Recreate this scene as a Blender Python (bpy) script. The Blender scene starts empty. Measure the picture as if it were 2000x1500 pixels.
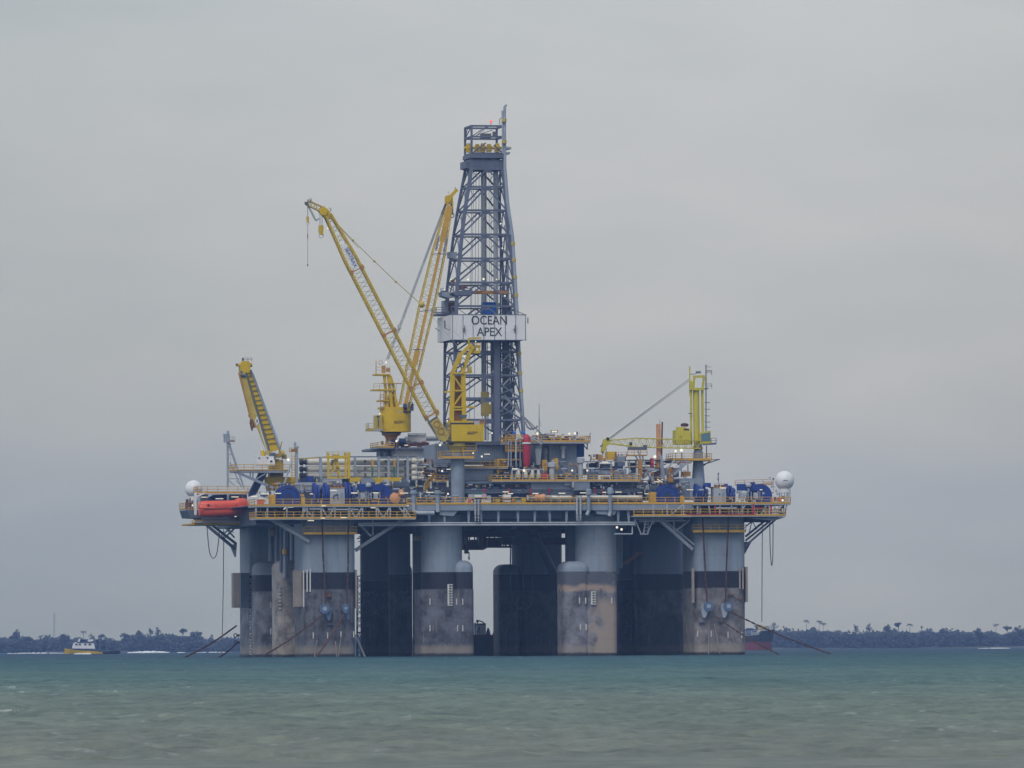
import bpy, math, random
import numpy as np
from mathutils import Vector, Matrix, noise
rad = math.radians
scene = bpy.context.scene
COL = scene.collection
rnd = random.Random(7)

# ------------------------------------------------------------ camera
FPX = 15000.0            # focal length in pixels of the 2000 px wide photograph
CAMZ = 1.72
PITCH = math.atan(514.8 / FPX)
ROLL = rad(0.30)
cF = Vector((0, math.cos(PITCH), math.sin(PITCH)))
cR0 = Vector((1, 0, 0)); cU0 = cR0.cross(cF)
cR = cR0 * math.cos(ROLL) - cU0 * math.sin(ROLL)
cU = cU0 * math.cos(ROLL) + cR0 * math.sin(ROLL)
CAM = Vector((0, 0, CAMZ))
cd = bpy.data.cameras.new('camera'); cam = bpy.data.objects.new('camera', cd); COL.objects.link(cam)
cd.sensor_width = 36; cd.lens = FPX / 2000 * 36; cd.clip_start = 1; cd.clip_end = 60000
m = Matrix((cR, cU, -cF)).transposed().to_4x4(); m.translation = CAM
cam.matrix_world = m
scene.camera = cam

# ------------------------------------------------------------ light
SUN_EL, SUN_AZ = 48, 205      # azimuth clockwise from +Y: the veiled sun stands behind the camera, to the left
scene.view_settings.view_transform = 'Standard'; scene.view_settings.look = 'None'
scene.view_settings.gamma = 1; scene.view_settings.exposure = 0
sl = bpy.data.lights.new('sun', 'SUN'); sl.energy = 1.15; sl.angle = rad(24); sl.color = (1, .96, .9)
so = bpy.data.objects.new('sun', sl); COL.objects.link(so)
sd = Vector((math.sin(rad(SUN_AZ)) * math.cos(rad(SUN_EL)), math.cos(rad(SUN_AZ)) * math.cos(rad(SUN_EL)), math.sin(rad(SUN_EL))))
so.rotation_euler = sd.to_track_quat('Z', 'Y').to_euler()

W = bpy.data.worlds.new('World'); scene.world = W; W.use_nodes = True
nt = W.node_tree; nt.nodes.clear()
def N(t, **k):
    n = nt.nodes.new(t)
    for a, b in k.items(): setattr(n, a, b)
    return n
wo = N('ShaderNodeOutputWorld'); add = N('ShaderNodeAddShader')
b1 = N('ShaderNodeBackground'); b2 = N('ShaderNodeBackground')
sky = N('ShaderNodeTexSky', sky_type='NISHITA'); sky.sun_disc = False
sky.sun_elevation = rad(SUN_EL); sky.sun_rotation = rad(SUN_AZ); sky.air_density = 1.2; sky.dust_density = 3
b1.inputs[1].default_value = 0.05
nt.links.new(sky.outputs[0], b1.inputs[0])
tc = N('ShaderNodeTexCoord'); sx = N('ShaderNodeSeparateXYZ'); nt.links.new(tc.outputs['Generated'], sx.inputs[0])
rp = N('ShaderNodeValToRGB'); nt.links.new(sx.outputs[2], rp.inputs[0])
SKY = [(0.0, (.425, .418, .350)), (.012, (.462, .455, .395)), (.035, (.452, .440, .412)), (.06, (.420, .405, .404)), (.085, (.412, .395, .395)), (.3, (.47, .48, .49)), (1, (.62, .63, .64))]
el = rp.color_ramp.elements
while len(el) < len(SKY): el.new(.5)
for e, (p, c) in zip(el, SKY): e.position = p; e.color = (*c, 1)
mp = N('ShaderNodeMapping'); mp.inputs['Scale'].default_value = (1, 1, 3.4); nt.links.new(tc.outputs['Generated'], mp.inputs[0])
n1 = N('ShaderNodeTexNoise'); n1.inputs['Scale'].default_value = 16; n1.inputs['Detail'].default_value = 5; n1.inputs['Roughness'].default_value = .45; n1.inputs['Distortion'].default_value = .5
n2 = N('ShaderNodeTexNoise'); n2.inputs['Scale'].default_value = 34; n2.inputs['Detail'].default_value = 4; n2.inputs['Roughness'].default_value = .5
for n in (n1, n2): nt.links.new(mp.outputs[0], n.inputs['Vector'])
r1 = N('ShaderNodeValToRGB'); r1.color_ramp.interpolation = 'EASE'
r1.color_ramp.elements[0].position = .36; r1.color_ramp.elements[0].color = (.93, .955, .975, 1)
r1.color_ramp.elements[1].position = .64; r1.color_ramp.elements[1].color = (1.022, 1.02, 1.016, 1)
r2 = N('ShaderNodeValToRGB'); r2.color_ramp.elements[0].position = .3; r2.color_ramp.elements[0].color = (.94, .955, .97, 1)
r2.color_ramp.elements[1].position = .7; r2.color_ramp.elements[1].color = (1.03, 1.028, 1.026, 1)
nt.links.new(n1.outputs[0], r1.inputs[0]); nt.links.new(n2.outputs[0], r2.inputs[0])
mx = N('ShaderNodeVectorMath', operation='MULTIPLY'); nt.links.new(rp.outputs[0], mx.inputs[0]); nt.links.new(r1.outputs[0], mx.inputs[1])
mx2 = N('ShaderNodeVectorMath', operation='MULTIPLY'); nt.links.new(mx.outputs[0], mx2.inputs[0]); nt.links.new(r2.outputs[0], mx2.inputs[1])
rx = N('ShaderNodeValToRGB'); ra = N('ShaderNodeMath', operation='MULTIPLY_ADD'); ra.inputs[1].default_value = 5; ra.inputs[2].default_value = .5
nt.links.new(sx.outputs[0], ra.inputs[0]); nt.links.new(ra.outputs[0], rx.inputs[0]); rx.color_ramp.interpolation = 'EASE'; e_ = rx.color_ramp.elements; e_.new(.5); e_.new(.7)
for q_, (p_, c_) in zip(e_, ((.12, (.84, .87, .88)), (.48, (1, 1, 1)), (.68, (1, 1, 1)), (.9, (.93, .925, .915)))): q_.position = p_; q_.color = (*c_, 1)   # the cloud sheet is thicker towards both sides
mx3 = N('ShaderNodeVectorMath', operation='MULTIPLY'); nt.links.new(mx2.outputs[0], mx3.inputs[0]); nt.links.new(rx.outputs[0], mx3.inputs[1])
nt.links.new(mx3.outputs[0], b2.inputs[0]); b2.inputs[1].default_value = 1.0
nt.links.new(b1.outputs[0], add.inputs[0]); nt.links.new(b2.outputs[0], add.inputs[1]); nt.links.new(add.outputs[0], wo.inputs[0])

# ------------------------------------------------------------ frames: a photo pixel + a depth -> a point of the place
class Frame:
    def __init__(s, O, yaw):
        s.O = Vector(O); s.yaw = yaw
        s.A = Vector((math.cos(yaw), math.sin(yaw), 0)); s.B = Vector((-math.sin(yaw), math.cos(yaw), 0))
    def P(s, px, py, v=0.0):
        d = cF * FPX + cR * (px - 1000) - cU * (py - 750)
        t = (v - (CAM - s.O).dot(s.B)) / d.dot(s.B)
        w = CAM + d * t - s.O
        return Vector((w.dot(s.A), v, w.z))
    def world(s, p): return s.O + s.A * p[0] + s.B * p[1] + Vector((0, 0, p[2]))
RIG = Frame((2.0, 1500, 0), rad(11))
CUR = RIG
def P(px, py, v=0.0): return CUR.P(px, py, v)

# ------------------------------------------------------------ materials
def newmat(name):
    mt = bpy.data.materials.new(name); mt.use_nodes = True
    return mt, mt.node_tree, mt.node_tree.nodes['Principled BSDF']
def paint(name, c, rough=.5, var=.16, dirt=.35, dirtc=(.13, .085, .06), metal=0, scale=.35):
    mt, t, b = newmat(name); n = t.nodes.new; L = t.links.new
    tc = n('ShaderNodeTexCoord'); nz = n('ShaderNodeTexNoise'); nz.inputs['Scale'].default_value = scale; nz.inputs['Detail'].default_value = 6; nz.inputs['Roughness'].default_value = .65
    L(tc.outputs['Object'], nz.inputs['Vector'])
    r = n('ShaderNodeValToRGB'); r.color_ramp.elements[0].position = .3; r.color_ramp.elements[1].position = .7
    r.color_ramp.elements[0].color = (*[x * (1 - var) for x in c], 1); r.color_ramp.elements[1].color = (*[min(.95, x * (1 + var)) for x in c], 1)
    L(nz.outputs[0], r.inputs[0])
    mp = n('ShaderNodeMapping'); mp.inputs['Scale'].default_value = (1.7, 1.7, .16); L(tc.outputs['Object'], mp.inputs[0])
    n2 = n('ShaderNodeTexNoise'); n2.inputs['Scale'].default_value = 1.0; n2.inputs['Detail'].default_value = 7; n2.inputs['Roughness'].default_value = .7; L(mp.outputs[0], n2.inputs['Vector'])
    r2 = n('ShaderNodeValToRGB'); r2.color_ramp.elements[0].position = .54; r2.color_ramp.elements[0].color = (0, 0, 0, 1); r2.color_ramp.elements[1].position = .8; r2.color_ramp.elements[1].color = (dirt, dirt, dirt, 1)
    L(n2.outputs[0], r2.inputs[0])
    mx = n('ShaderNodeMix'); mx.data_type = 'RGBA'; L(r2.outputs[0], mx.inputs[0]); L(r.outputs[0], mx.inputs[6]); mx.inputs[7].default_value = (*dirtc, 1)
    L(mx.outputs[2], b.inputs['Base Color']); b.inputs['Roughness'].default_value = rough; b.inputs['Metallic'].default_value = metal
    b.inputs['Specular IOR Level'].default_value = .3
    return mt
def glow(name, c, s):
    mt, t, b = newmat(name); b.inputs['Base Color'].default_value = (.1, .1, .1, 1)
    b.inputs['Emission Color'].default_value = (*c, 1); b.inputs['Emission Strength'].default_value = s
    return mt
def column_mat(name, top=(.235, .285, .36), zb=16.5, zc=13.2, low=(.085, .088, .108), tan=.35, seed=0, sand=0.0, foul=.6, xc=0.0):
    """hull paint, black boot-topping, weathered lower plating with marine growth; heights in metres above the water"""
    mt, t, b = newmat(name); n = t.nodes.new; L = t.links.new
    tc = n('ShaderNodeTexCoord'); se = n('ShaderNodeSeparateXYZ'); L(tc.outputs['Object'], se.inputs[0])
    off = n('ShaderNodeVectorMath'); off.operation = 'ADD'; off.inputs[1].default_value = (seed * 13.7, seed * 7.1, 0); L(tc.outputs['Object'], off.inputs[0])
    def nse(scale, detail, rough, sc=(1, 1, 1)):
        mp = n('ShaderNodeMapping'); mp.inputs['Scale'].default_value = sc; L(off.outputs[0], mp.inputs[0])
        z = n('ShaderNodeTexNoise'); z.inputs['Scale'].default_value = scale; z.inputs['Detail'].default_value = detail; z.inputs['Roughness'].default_value = rough; L(mp.outputs[0], z.inputs['Vector']); return z.outputs[0]
    def mth(op, a, bb=None, cl=False):
        q = n('ShaderNodeMath'); q.operation = op; q.use_clamp = cl
        for i, x in enumerate((a, bb)):
            if x is None: continue
            if isinstance(x, (int, float)): q.inputs[i].default_value = x
            else: L(x, q.inputs[i])
        return q.outputs[0]
    def mix(f, a, bb):
        q = n('ShaderNodeMix'); q.data_type = 'RGBA'
        for i, x in ((0, f), (6, a), (7, bb)):
            if isinstance(x, tuple): q.inputs[i].default_value = (*x, 1)
            elif isinstance(x, (int, float)): q.inputs[i].default_value = x
            else: L(x, q.inputs[i])
        return q.outputs[2]
    def ramp(v, a, bb): return mth('DIVIDE', mth('SUBTRACT', v, a), bb - a, True) if False else mth('MULTIPLY', mth('SUBTRACT', v, a), 1 / (bb - a), True)
    Z = se.outputs[2]
    streak = nse(1.3, 6, .65, (1.6, 1.6, .12)); blot = nse(.35, 7, .7); fine = nse(2.6, 6, .75)
    c_top = mix(ramp(streak, .5, .85), tuple(x * 1.04 for x in top), tuple(x * .74 for x in top))
    c_top = mix(mth('MULTIPLY', ramp(blot, .5, .75), .3), c_top, (.13, .14, .17)); c_top = mix(mth('MULTIPLY', ramp(nse(2.2, 5, .6, (1, 1, .045)), .6, .72), .35), c_top, (.12, .10, .09))
    c_blk = mix(ramp(fine, .35, .75), (.010, .012, .021), (.030, .031, .044))
    c_low = mix(ramp(blot, .36, .64), tuple(x * .38 for x in low), tuple(x * 1.75 for x in low))
    c_low = mix(mth('MULTIPLY', ramp(streak, .48, .72), tan), c_low, (.21, .215, .225))
    c_low = mix(mth('MULTIPLY', ramp(fine, .55, .66), .6), c_low, (.175, .18, .20))
    scuff = nse(.9, 8, .8, (1, 1, .5)); c_low = mix(mth('MULTIPLY', ramp(scuff, .60, .66), .55), c_low, (.035, .036, .045))
    run = nse(2.4, 5, .6, (1, 1, .05)); c_low = mix(mth('MULTIPLY', ramp(run, .60, .70), .5), c_low, (.27, .22, .18))
    lift = mth('MULTIPLY', mth('MULTIPLY', ramp(Z, 4, 13), ramp(blot, .40, .62)), .45); c_low = mix(lift, c_low, (.17, .18, .21))
    edge = mth('MULTIPLY', mth('SUBTRACT', fine, .5), .5)
    ze = mth('ADD', Z, edge)
    col = mix(ramp(ze, zc - .12, zc + .12), c_low, c_blk)
    col = mix(ramp(Z, zb - .04, zb + .04), col, c_top)
    if sand > 0:
        side = mth('MULTIPLY', mth('SUBTRACT', se.outputs[0], xc), .028); big = mth('ADD', nse(.20, 5, .62, (1, 1, .7)), side)
        col = mix(mth('MULTIPLY', ramp(Z, 13.0, 13.6), mth('MULTIPLY', ramp(Z, 16.6, 16.4), .72)), col, (.115, .125, .155))      # the black band is worn to grey here
        col = mix(mth('MULTIPLY', mth('MULTIPLY', ramp(nse(.28, 6, .7), .44, .60), .7), mth('MULTIPLY', ramp(Z, 13, 15), ramp(side, -.02, .12))), col, (.33, .33, .34))
        m2 = mth('MULTIPLY', mth('MULTIPLY', ramp(big, .48, .57), sand), ramp(Z, 12.0, 10.0)); col = mix(m2, col, (.36, .29, .235))
        zl = mth('ADD', Z, mth('MULTIPLY', mth('SUBTRACT', blot, .5), 3.0)); col = mix(mth('MULTIPLY', mth('MULTIPLY', ramp(zl, 12.5, 13.0), ramp(zl, 14.2, 13.5)), .8), col, (.40, .30, .24))
    # waterline fouling band and wet foot
    col = mix(mth('MULTIPLY', mth('MULTIPLY', ramp(ze, .55, .9), ramp(ze, 2.6, 1.7)), foul), col, (.31, .27, .22))
    col = mix(ramp(ze, .75, .45), col, (.035, .035, .035))
    # plate seams every few metres
    sm = mth('LESS_THAN', mth('FRACT', mth('DIVIDE', Z, 3.3)), .02); col = mix(mth('MULTIPLY', sm, .3), col, (.07, .07, .08))
    L(col, b.inputs['Base Color']); b.inputs['Roughness'].default_value = .55; b.inputs['Specular IOR Level'].default_value = .3
    bp = n('ShaderNodeBump'); bp.inputs['Strength'].default_value = .35; bp.inputs['Distance'].default_value = .15; L(blot, bp.inputs['Height']); L(bp.outputs[0], b.inputs['Normal'])
    return mt
M = dict(
    grey=paint('grey blue paint', (.235, .285, .36)), dgrey=paint('dark grey blue paint', (.10, .125, .175)), lgrey=paint('pale grey paint', (.37, .40, .45)),
    derrick=paint('derrick paint', (.115, .135, .20), dirt=.25), dusty=paint('dusty lacing paint', (.30, .27, .16), dirt=.3), white=paint('white paint', (.72, .73, .76), dirt=.22, var=.06), cream=paint('cream pipe paint', (.60, .585, .52), dirt=.4),
    yellow=paint('yellow paint', (.60, .41, .006), dirt=.45, dirtc=(.17, .10, .04), var=.14), yellow2=paint('dusty yellow paint', (.47, .36, .07), dirt=.4), lime=paint('lemon yellow paint', (.53, .47, .05), dirt=.3, var=.1),
    orange=paint('orange yellow rail paint', (.56, .33, .045), dirt=.25), ochre=paint('ochre paint', (.42, .21, .045), dirt=.5), blue=paint('royal blue paint', (.014, .046, .24), dirt=.25), shipred=paint('dull red antifouling', (.20, .045, .045), dirt=.4), bright=paint('bright blue paint', (.02, .13, .5), dirt=.1),
    navy=paint('navy paint', (.02, .04, .11)), red=paint('red paint', (.42, .03, .055), dirt=.2), coral=paint('coral orange gel coat', (.72, .105, .06), dirt=.12, var=.08, rough=.35), rust=paint('rusty steel', (.16, .075, .045), rough=.8, var=.35),
    chain=paint('rusty chain', (.085, .045, .035), rough=.85, var=.3), dark=paint('black steel', (.03, .035, .045)), brownred=paint('brown red steel', (.09, .035, .03), var=.3), peach=paint('peach canvas', (.62, .30, .16), rough=.8),
    fairlead=paint('fairlead blue', (.10, .15, .26), dirt=.5), glass=paint('window glass', (.05, .07, .09), rough=.15, dirt=0), green=paint('green paint', (.03, .16, .11)), tan=paint('weathered tan plate', (.29, .255, .235), dirt=.4, var=.2),
    pink=paint('pale pink panel', (.5, .35, .42)), mast=paint('faded mast paint', (.30, .35, .43)), black=paint('black lettering', (.03, .03, .035), dirt=0), lettering=paint('blue lettering', (.08, .11, .35), dirt=0), ink=paint('faded brown lettering', (.13, .085, .04), dirt=0),
    lamp=glow('lit tube', (1, .90, .66), .85), flood=glow('lit floodlight', (1, .92, .72), 1.05), wire=paint('steel wire', (.16, .17, .19)), palewire=paint('galvanised wire', (.42, .45, .48)), glow_red=glow('lit red lamp', (1, .1, .1), 1.2),
    mark=paint('white marking', (.6, .6, .58), dirt=.4), rope=paint('rope', (.14, .14, .15)), smoke=paint('soot', (.06, .05, .06)))

# ------------------------------------------------------------ mesh builder
class MB:
    def __init__(s): s.v = []; s.f = []; s.isl = []
    def add(s, vs, fs):
        o = len(s.v); vs = list(vs); s.isl.append((o, len(vs), len(s.f), len(fs))); s.v += [tuple(x) for x in vs]; s.f += [tuple(i + o for i in f) for f in fs]; return s
    def box(s, u0, u1, v0, v1, z0, z1):
        if u0 > u1: u0, u1 = u1, u0
        if v0 > v1: v0, v1 = v1, v0
        if z0 > z1: z0, z1 = z1, z0
        return s.add([(u0, v0, z0), (u1, v0, z0), (u1, v1, z0), (u0, v1, z0), (u0, v0, z1), (u1, v0, z1), (u1, v1, z1), (u0, v1, z1)],
                     [(0, 3, 2, 1), (4, 5, 6, 7), (0, 1, 5, 4), (1, 2, 6, 5), (2, 3, 7, 6), (3, 0, 4, 7)])
    def pbox(s, x0, y0, x1, y1, v, dep):
        a = P(x0, y1, v); b = P(x1, y0, v); return s.box(a.x, b.x, v, v + dep, a.z, b.z)
    def bar(s, p, q, w=.2, h=None, up=None):
        p = Vector(p); q = Vector(q); d = q - p
        if d.length < 1e-5: return s
        h = w if h is None else h; d.normalize()
        up = Vector(up) if up else (Vector((0, 0, 1)) if abs(d.z) < .9 else Vector((0, 1, 0)))
        a = d.cross(up).normalized() * w / 2; b = a.cross(d).normalized() * h / 2
        vs = [p - a - b, p + a - b, p + a + b, p - a + b, q - a - b, q + a - b, q + a + b, q - a + b]
        return s.add(vs, [(0, 3, 2, 1), (4, 5, 6, 7), (0, 1, 5, 4), (1, 2, 6, 5), (2, 3, 7, 6), (3, 0, 4, 7)])
    def tube(s, p, q, r, n=10, r2=None, cap=True):
        p = Vector(p); q = Vector(q); d = q - p
        if d.length < 1e-5: return s
        d.normalize(); r2 = r if r2 is None else r2
        up = Vector((0, 0, 1)) if abs(d.z) < .9 else Vector((0, 1, 0))
        a = d.cross(up).normalized(); b = a.cross(d)
        vs = []
        for c, rr in ((p, r), (q, r2)):
            for i in range(n):
                t = 2 * math.pi * i / n; vs.append(c + a * (rr * math.cos(t)) + b * (rr * math.sin(t)))
        fs = [(i, (i + 1) % n, n + (i + 1) % n, n + i) for i in range(n)]
        if cap: fs += [tuple(range(n - 1, -1, -1)), tuple(range(n, 2 * n))]
        return s.add(vs, fs)
    def path(s, pts, r, n=6):
        for a, b in zip(pts, pts[1:]): s.tube(a, b, r, n)
        return s
    def lathe(s, c, prof, n=24, axis='z'):
        c = Vector(c); vs = []
        for r, h in prof:
            for i in range(n):
                t = 2 * math.pi * i / n; x, y = r * math.cos(t), r * math.sin(t)
                vs.append(c + (Vector((x, y, h)) if axis == 'z' else Vector((x, h, y)) if axis == 'v' else Vector((h, x, y))))
        fs = [(k * n + i, k * n + (i + 1) % n, (k + 1) * n + (i + 1) % n, (k + 1) * n + i) for k in range(len(prof) - 1) for i in range(n)]
        fs += [tuple(range(n - 1, -1, -1)), tuple(range((len(prof) - 1) * n, len(prof) * n))]
        return s.add(vs, fs)
    def prism(s, pts, v0, v1):      # outline in (u, z)
        n = len(pts); vs = [(a, v0, b) for a, b in pts] + [(a, v1, b) for a, b in pts]
        return s.add(vs, [tuple(range(n)), tuple(range(2 * n - 1, n - 1, -1))] + [(i, n + i, n + (i + 1) % n, (i + 1) % n) for i in range(n)])
    def pprism(s, pts, v, dep):     # outline in photo pixels
        q = [P(a, b, v) for a, b in pts]; return s.prism([(p.x, p.z) for p in q], v, v + dep)
    def rbox(s, u0, u1, v0, v1, r, z0, z1, dome=0, seg=5):
        def ring(ins, z):
            a0, a1, b0, b1 = u0 + ins, u1 - ins, v0 + ins, v1 - ins; rr = max(.02, min(r - ins * .5, (a1 - a0) / 2 - .01, (b1 - b0) / 2 - .01)); o = []
            for cx, cy, t0 in ((a1 - rr, b1 - rr, 0), (a0 + rr, b1 - rr, 90), (a0 + rr, b0 + rr, 180), (a1 - rr, b0 + rr, 270)):
                for k in range(seg + 1):
                    t = rad(t0 + 90 * k / seg); o.append((cx + rr * math.cos(t), cy + rr * math.sin(t), z))
            return o
        rings = [ring(0, z0), ring(0, z1 - dome)]
        if dome:
            for k in range(1, 6):
                t = rad(90 * k / 5 * .96); rings.append(ring(dome * (1 - math.cos(t)), z1 - dome + dome * math.sin(t)))
        n = len(rings[0]); vs = [p for rg in rings for p in rg]
        fs = [(k * n + i, k * n + (i + 1) % n, (k + 1) * n + (i + 1) % n, (k + 1) * n + i) for k in range(len(rings) - 1) for i in range(n)]
        fs += [tuple(range(n - 1, -1, -1)), tuple(range((len(rings) - 1) * n, len(rings) * n))]
        return s.add(vs, fs)
    def sphere(s, c, r, n=24, m=14, z0=-1.0):
        pr = [(max(.001, r * math.cos(math.asin(h))), r * h) for h in [z0 + (1 - z0) * (1 - math.cos(math.pi * k / m)) / 2 for k in range(m + 1)]]
        return s.lathe(c, pr, n)
    def rail(s, pts, h=1.15, t=.085, sp=1.9, kick=True):
        for a, b in zip(pts, pts[1:]):
            a = Vector(a); b = Vector(b); L = (b - a).length; k = max(1, round(L / sp)); up = Vector((0, 0, 1))
            for hh in (h, h * .55): s.bar(a + up * hh, b + up * hh, t)
            if kick: s.bar(a + up * .1, b + up * .1, t * .8, .22)
            for i in range(k + 1):
                p = a.lerp(b, i / k); s.bar(p, p + up * h, t * 1.1)
        return s
    def ladder(s, p, q, w=.5, t=.09, side=(1, 0, 0), sp=.6):
        p = Vector(p); q = Vector(q); sd = Vector(side) * w / 2
        s.bar(p - sd, q - sd, t); s.bar(p + sd, q + sd, t); k = int((q - p).length / sp)
        for i in range(1, k): c = p.lerp(q, i / k); s.bar(c - sd, c + sd, t * .8)
        return s
    def lattice(s, p, q, ws, dep, n, ch=.16, lc=.07, dvec=(0, 1, 0), facelace=True, deps=None):
        """four-chord lattice boom from p to q; ws = [(t, width)], dep = thickness along dvec"""
        p = Vector(p); q = Vector(q); ax = (q - p).normalized(); dv = Vector(dvec).normalized(); sd = ax.cross(dv).normalized()
        def wd(t):
            for (a, x), (b, y) in zip(ws, ws[1:]):
                if t <= b: return x + (y - x) * (t - a) / max(1e-6, b - a)
            return ws[-1][1]
        def nodes(t):
            c = p.lerp(q, t); w = wd(t) / 2; d = dep / 2 if deps is None else dep / 2 * min(1, wd(t) / deps)
            return [c - sd * w - dv * d, c + sd * w - dv * d, c + sd * w + dv * d, c - sd * w + dv * d]
        prev = nodes(0)
        for i in range(1, n + 1):
            cur = nodes(i / n)
            for k in range(4):
                s.bar(prev[k], cur[k], ch)
                a, b = (k, (k + 1) % 4) if i % 2 else ((k + 1) % 4, k)
                s.bar(prev[a], cur[b], lc)
            prev = cur
        return s
    def torus(s, c, R, r, axis=(0, 1, 0), n=16):
        c = Vector(c); ax = Vector(axis).normalized(); a = ax.orthogonal().normalized(); b = ax.cross(a)
        pts = [c + a * R * math.cos(2 * math.pi * i / n) + b * R * math.sin(2 * math.pi * i / n) for i in range(n + 1)]
        return s.path(pts, r, 6)
    def clusters(s, tol=.3):
        """groups of shapes that touch one another, each as a builder of its own"""
        k = len(s.isl)
        if k < 2: return [s]
        bb = []
        for (o, n, a, b) in s.isl: q = np.array([tuple(x) for x in s.v[o:o + n]]); bb.append((q.min(0) - tol / 2, q.max(0) + tol / 2))
        lo = np.array([b[0] for b in bb]); hi = np.array([b[1] for b in bb]); par = list(range(k))
        def find(i):
            while par[i] != i: par[i] = par[par[i]]; i = par[i]
            return i
        for i in range(k):
            for j in np.nonzero(np.all((lo[i] <= hi) & (hi[i] >= lo), axis=1))[0]: par[find(i)] = find(int(j))
        g_ = {}
        for i in range(k): g_.setdefault(find(i), []).append(i)
        if len(g_) < 2 or len(g_) > 9: return [s]
        out = []
        for ids in g_.values():
            m_ = MB()
            for i in ids: o, n, a, b = s.isl[i]; m_.add(s.v[o:o + n], [tuple(x - o for x in f) for f in s.f[a:a + b]])
            out.append(m_)
        return out
    def build(s, name, mat, parent=None, base=None, frame=None, smooth=38):
        fr = frame or CUR
        if not s.v: return None
        if base is None: base = ROOTBASE.get(parent_root(parent).name if parent else None, Vector((0, 0, 0)))
        base = Vector(base); arr = np.array(s.v, dtype=np.float64) - np.array(base)
        me = bpy.data.meshes.new(name); me.from_pydata(arr.tolist(), [], s.f)
        me.materials.append(M[mat] if isinstance(mat, str) else mat)
        me.polygons.foreach_set('use_smooth', [True] * len(me.polygons)); me.set_sharp_from_angle(angle=rad(smooth))
        o = bpy.data.objects.new(name, me); COL.objects.link(o)
        if parent: o.parent = parent
        else: o.location = fr.world(base); o.rotation_euler = (0, 0, fr.yaw); ROOTBASE[o.name] = base
        return o
ROOTBASE = {}
def parent_root(o):
    while o.parent: o = o.parent
    return o
def tag(o, label=None, cat=None, group=None, kind=None):
    if label: o['label'] = label
    if cat: o['category'] = cat
    if group: o['group'] = group
    if kind: o['kind'] = kind
    return o
def thing(name, base, label, cat, group=None, frame=None):
    fr = frame or CUR; e = bpy.data.objects.new(name, None); COL.objects.link(e); e.empty_display_size = 1
    base = Vector(base); e.location = fr.world(base); e.rotation_euler = (0, 0, fr.yaw); ROOTBASE[e.name] = base
    return tag(e, label, cat, group)
def solo(mb, name, mat, base, label, cat, group=None): return tag(mb.build(name, mat, None, base), label, cat, group)
def lettering(txt, size, center, mat, parent, name='lettering', rot=0.0, frame_v=True, squash=1.0, bold=0.0):
    """flat raised letters standing in the local u-z plane, facing the camera side"""
    cu = bpy.data.curves.new('txt', 'FONT'); cu.body = txt; cu.size = size; cu.align_x = 'CENTER'; cu.align_y = 'CENTER'; cu.extrude = .02; cu.offset = bold
    to = bpy.data.objects.new('txt', cu); COL.objects.link(to); dg = bpy.context.evaluated_depsgraph_get()
    me = bpy.data.meshes.new_from_object(to.evaluated_get(dg)); bpy.data.objects.remove(to); me.name = name
    b = ROOTBASE[parent_root(parent).name]; c, s_ = math.cos(rot), math.sin(rot)
    for v in me.vertices:
        x, y, z = v.co; x *= squash; x, y = x * c - y * s_, x * s_ + y * c
        v.co = (center[0] + x - b.x, center[1] - z - b.y, center[2] + y - b.z)
    me.materials.clear(); me.materials.append(M[mat]); o = bpy.data.objects.new(name, me); COL.objects.link(o); o.parent = parent; return o

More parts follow.
